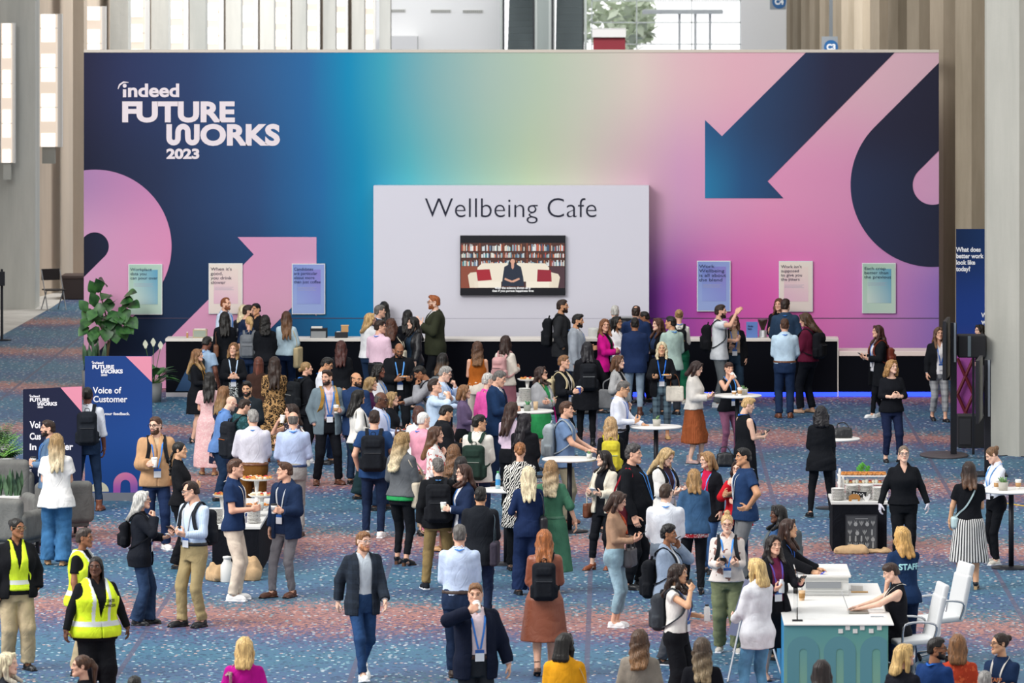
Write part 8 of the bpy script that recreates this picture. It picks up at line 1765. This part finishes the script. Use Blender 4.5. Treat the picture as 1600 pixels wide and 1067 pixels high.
Pn(1392,878,1062,-85,'seated person in black sleeveless top typing on the laptop',skn='p',hair=('short bang','3a2a24'),top=('shell','15161c',dict(o=.012)),bottom=('reg','15161c'),shoes=('boot','black'),la='type',ra='type',legs='sit',drop=.31,H=1.665,nod=18,wt=1.1,lan='d9d4ca',badge=False,lean=4)
Pn(1414,1006,1265,150,'person with sunglasses on fair hair beside the bearded navy top',hair=('bob','c8a56a',.2),top=('knit','1d1e26'),hd=-40)
Pn(1464,996,1258,140,'bearded person in navy top with blue neck strap at the bottom','m','b',('short','15110f'),('knit','1c3a6e'),None,('reg','navy'),beard=True,glass=True,lan='2f6fd0',badge=False,hd=-60)
Pn(1496.5,991,1244,178,'person in orange red floral blouse at the bottom right',hair=('bob','7a5434',.19),top=('blouse','b8422a|floral|d9623c'),wt=1.08)
Pn(1562,988.5,1240,-30,'person in navy tshirt with white lanyard at the bottom right',skn='o',hair=('bun','2a1c17'),top=('tee','1d3050'),lan='d9d6cf',hd=-40,la='cross',ra='cross',wt=1.06,glass='6a5a50',text=[('f','STAFF',.06,1.24,'d98a5a',0)])
Pn(1539,1049,1300,170,'short gray haired head at the bottom edge right','m','l',('short','gray'),('shirt','charcoal'))
Pn(1284,1031,1295,180,'dark haired head before the green desk front',hair=('long','231917',.3),top=('knit','black'))
Pn(999.5,983,1238,176,'person in stone gray blazer with brown curls at the bottom edge',hair=('wavy','4a3426>8a6440',.30),top=('knit','black'),outer=('blazer','8f877c'))
Pn(1097,996,1250,182,'person in black top with long ash brown hair at the bottom edge',hair=('wavy','4a3c30>8d7a5c',.36),top=('knit','15161c'),wt=1.05)
Pn(382,995,1250,178,'person in magenta tshirt with fair hair at the bottom left',skn='p',hair=('bob','d0ab70',.21),top=('tee','b8148c'),wt=1.1,bags=[('side',dict(side='L',col='b09a94',w=.16,hh=.14,z=1.12,x=.13,y=.2,lbl='mauve gray bag on the magenta tshirt',sw=.04))])
Pn(13,1019,1281,75,'fair haired head at the bottom left corner',skn='p',hair=('long','plat>silver',.26),top=('knit','charcoal'))
Pn(127,1023,1285,-60,'brown haired head at the bottom edge before the officers',hair=('pony','4a3122',.24),top=('knit','black'),hd=-20)
Pn(210,1057,1322,180,'dark head barely showing at the bottom edge','m','d',('short','black'),('shirt','black'))
Pn(1060,881,1113,70,'person in white sleeveless top and black trousers drinking',skn='o',hair=('wavy','2a1c16',.30),top=('cap','e4e1db',dict(o=.018)),bottom=('wide','14161b',dict(hem=.03)),ra='drink',la='plate',hd=5,lan='2f5fb8',hold=[('cup','R',dict(col='2a201c',sleeve=None,lid=None,tip=-30,lbl='dark cup at the lips of the white sleeveless top wearer')),('bottle','L',dict(col='e4e3e0',cap='1f2024',lbl='white bottle hanging from the hand of the white sleeveless top wearer'))],bags=[('backpack',dict(col='3c4046',w=.13,hh=.22,lbl='dark gray backpack on the white sleeveless top'))],wt=1.05)
Pn(1045,820,1038,75,'person in blue gray blazer with hoop earrings on the phone',skn='b',hair=('short curl','120f10'),top=('blouse','dfe3e8'),outer=('blazero','8e9db2'),bottom=('reg','4a4c52'),shoes=('sneaker','2a2c30'),ra='cross',la='ear',hold=[('phone','L',dict(lbl='phone at the ear of the blue gray blazer wearer'))],bags=[('backpack',dict(col='191b20',w=.16,hh=.24,lbl='black backpack on the blue gray blazer',z=1.08))],wt=1.06)
Pn(1136,802,1019,0,'person in cream floral shirt and green trousers using a phone',skn='p',hair=('topbun','c0a070'),top=('shirtout','ddd2cc|floral2|8d6a62',dict(hem=.9)),bottom=('loose','6d7458'),shoes=('sneaker','c9c4bc'),glass='9a5a58',la='phone',ra='phone',lan='4a90e0',wt=1.14,hold=[('phone','R',dict(lbl='phone of the cream floral shirt wearer'))],bags=[('backpack',dict(col='23262b',w=.13,hh=.22,lbl='dark backpack behind the cream floral shirt'))],nod=10)
Pn(1181,872,1109,-140,'person in white blazer and blue jeans by the easel',skn='p',hair=('bob','d0ae74',.2),top=('knit','e0ddd8'),outer=('blazer','e4e5ea',dict(hem=.72)),bottom=('slim','5f93b8|denim'),shoes=('sneaker','d8c8b8'),ra='phone',la='phonelow',hd=10,wt=1.06)
Pn(1209.5,836,1062,25,'person in purple top and black jacket at the desk corner',hair=('long','1f1614',.28),top=('knit','7a3050'),outer=('cardigan','17181e'),bottom=None,skirt=('15161b',dict(hem=.4,flare=.05)),shoes=('heel','b08a78'),la='offer',ra='phone',lan='6a5ab8',hold=[('phone','L',dict(lbl='phone held by the purple top wearer at the desk')),('bottle','R',dict(hh=.16,col='c9ccd0',cap='dcdcdc',lbl='small clear bottle held by the purple top wearer'))])
Pn(1232.6,810,1030,75,'person in black jacket reaching a bright phone over the desk',skn='o',hair=('long','35211a',.36),top=('knit','black'),outer=('jacket','15161b',dict(o=.022)),bottom=('reg','black'),la='reach',ra='reach',lan='2f5fb8',hold=[('phone','R',dict(col='2a50d8',scr='6a5ae0',lbl='bright blue phone held over the desk'))],lean=12)
Pn(1215,789,1000,-50,'person in blue top with a black fringe behind the desk queue',skn='k',hair=('long bang','14110f',.26),top=('knit','3a5a86'),bottom=('reg','black'),hd=-20,bags=[('backpack',dict(col='5a6266',w=.16,hh=.25,lbl='gray backpack between the blue top and the cream floral shirt'))],wt=1.05)
Pn(966.5,766.5,980,75,'person in tan knit top and pale jeans holding a phone',hair=('bob','3a2820',.16),top=('knit','a5846c',dict(hem=1.0)),bottom=('slim','8fabb8|denim',dict(hem=.16)),shoes=('sneaker','eceaea'),la='phone',ra='phone',nod=20,legs='close',hold=[('phone','L',dict(lbl='phone held by the tan knit top wearer'))],bags=[('hand',dict(side='L',col='4a484c|leather',w=.17,hh=.12,drop=.12,lbl='charcoal handbag on the arm of the tan knit top wearer'))],extra=[('scarf',lambda P,root,surf:part('scarf',raw_mesh(*sweep([P.warp((0,.1,1.47)),P.warp((.08,.02,1.48)),(.05,P.surf(.05,1.38,-1,.012),1.38),(.02,P.surf(.02,1.2,-1,.012),1.2)],.06,.016,(1,0,0),14),cloth('b04a2a|floral|5a2018')),root))])
Pn(990,694.5,920,75,'large person in black shirt laughing beside the white jacket','m','l',('short curl','3f3c3c'),('shirtout','15171c'),None,('reg','16181d'),None,('dress','black'),wt=1.3,belly=.10,lan='4a90e0',badge=False,la='down',ra='slack',bags=[('side',dict(side='R',col='4a1620',w=.12,hh=.14,z=.95,x=.24,y=.1,strapc='8f1f2c',cross=False,lbl='dark red strapped bag of the large person in black'))])
Pn(943,703.6,890,-35,'person in cream jacket holding a paper with one hand',skn='p',hair=('long','1c1412',.28),top=('knit','1d1f25'),outer=('blazero','ddd5c4',dict(hem=.84)),bottom=('slim','17191f',dict(hem=.14)),shoes=('mule','8d4a2c','6a4028'),la='phone',ra='phone',hd=-40,hold=[('phone','L',dict(name='card',col='e4e6ea',scr='e4e6ea',w=.05,l=.07,lbl='white card held by the cream jacket wearer'))],bags=[('side',dict(side='R',col='6a3a24|leather',w=.14,hh=.11,z=.86,x=.25,y=-.02,strapc='d9d2c2',lbl='brown leather bag beside the cream jacket'))],legs='lean')
Pn(1042.6,698,895,50,'person in white cardigan with long straight fair hair looking down',skn='p',hair=('long','b09468>c9b088',.42),top=('knit','3a2a34'),outer=('cardigan','e6e3de'),bottom=('reg','black'),la='phone',ra='phone',nod=24,lan='6a8ac8',bags=[('backpack',dict(col='1c1e22',w=.12,hh=.18,lbl='black backpack on the white cardigan'))])
Pn(1041,756,975,180,'person in white shirt with cropped dark hair, seen from behind','m','p',('short fade','3a2a20'),('shirtin','e5e9f2'),None,('reg','8a97a6'),None,('dress','black'),lan='4a8ad8',badge=False,hd=-30,la='phone',ra='phone',wt=1.06)
Pn(1084.6,732.5,928,184,'person in denim jacket and black trousers, seen from behind',hair=('long','96744a',.22),top=('blouse','a8202c|print|e0d8d4',dict(hem=.8)),outer=('short','3a5a7c|denim',dict(hem=.86,straight=.5)),bottom=('slim','15171c'),shoes=('heel','1a1b20'),la='down',ra='phone',wt=1.06)
Pn(1104,705,895,-35,'person in black cardigan over red top with blue lanyard',skn='p',hair=('bob','9a7650',.15),top=('knit','c4204a'),outer=('cardigan','17181e'),bottom=('reg','3a5a86|denim'),lan='5a9ae0',hd=-25,nod=8,la='down',ra='clasphi',badge=False)
Pn(1152,720,901,-15,'person in red coat with a hand at the mouth',skn='p',hair=('long','2f1e1a',.2),top=('blouse','c9c4cc'),outer=('coat','c01c28',dict(hem=.78,openw=BZ['closed'])),bottom=('reg','navy'),glass='8a4a48',ra='face',la='clasphi',lan='2f4f90',badge=False)
Pn(1161.5,700,911,-75,'person in navy staff tshirt and gray trousers, hand on hip','m','t',('short','100f10'),('tee','22395e'),None,('reg','77787a'),None,('dress','black'),la='hip',ra='clasphi',wt=1.12,text=[('b','STAFF',.07,1.3,'bfe6df',0)],lan='d8e0e6',badge=False)
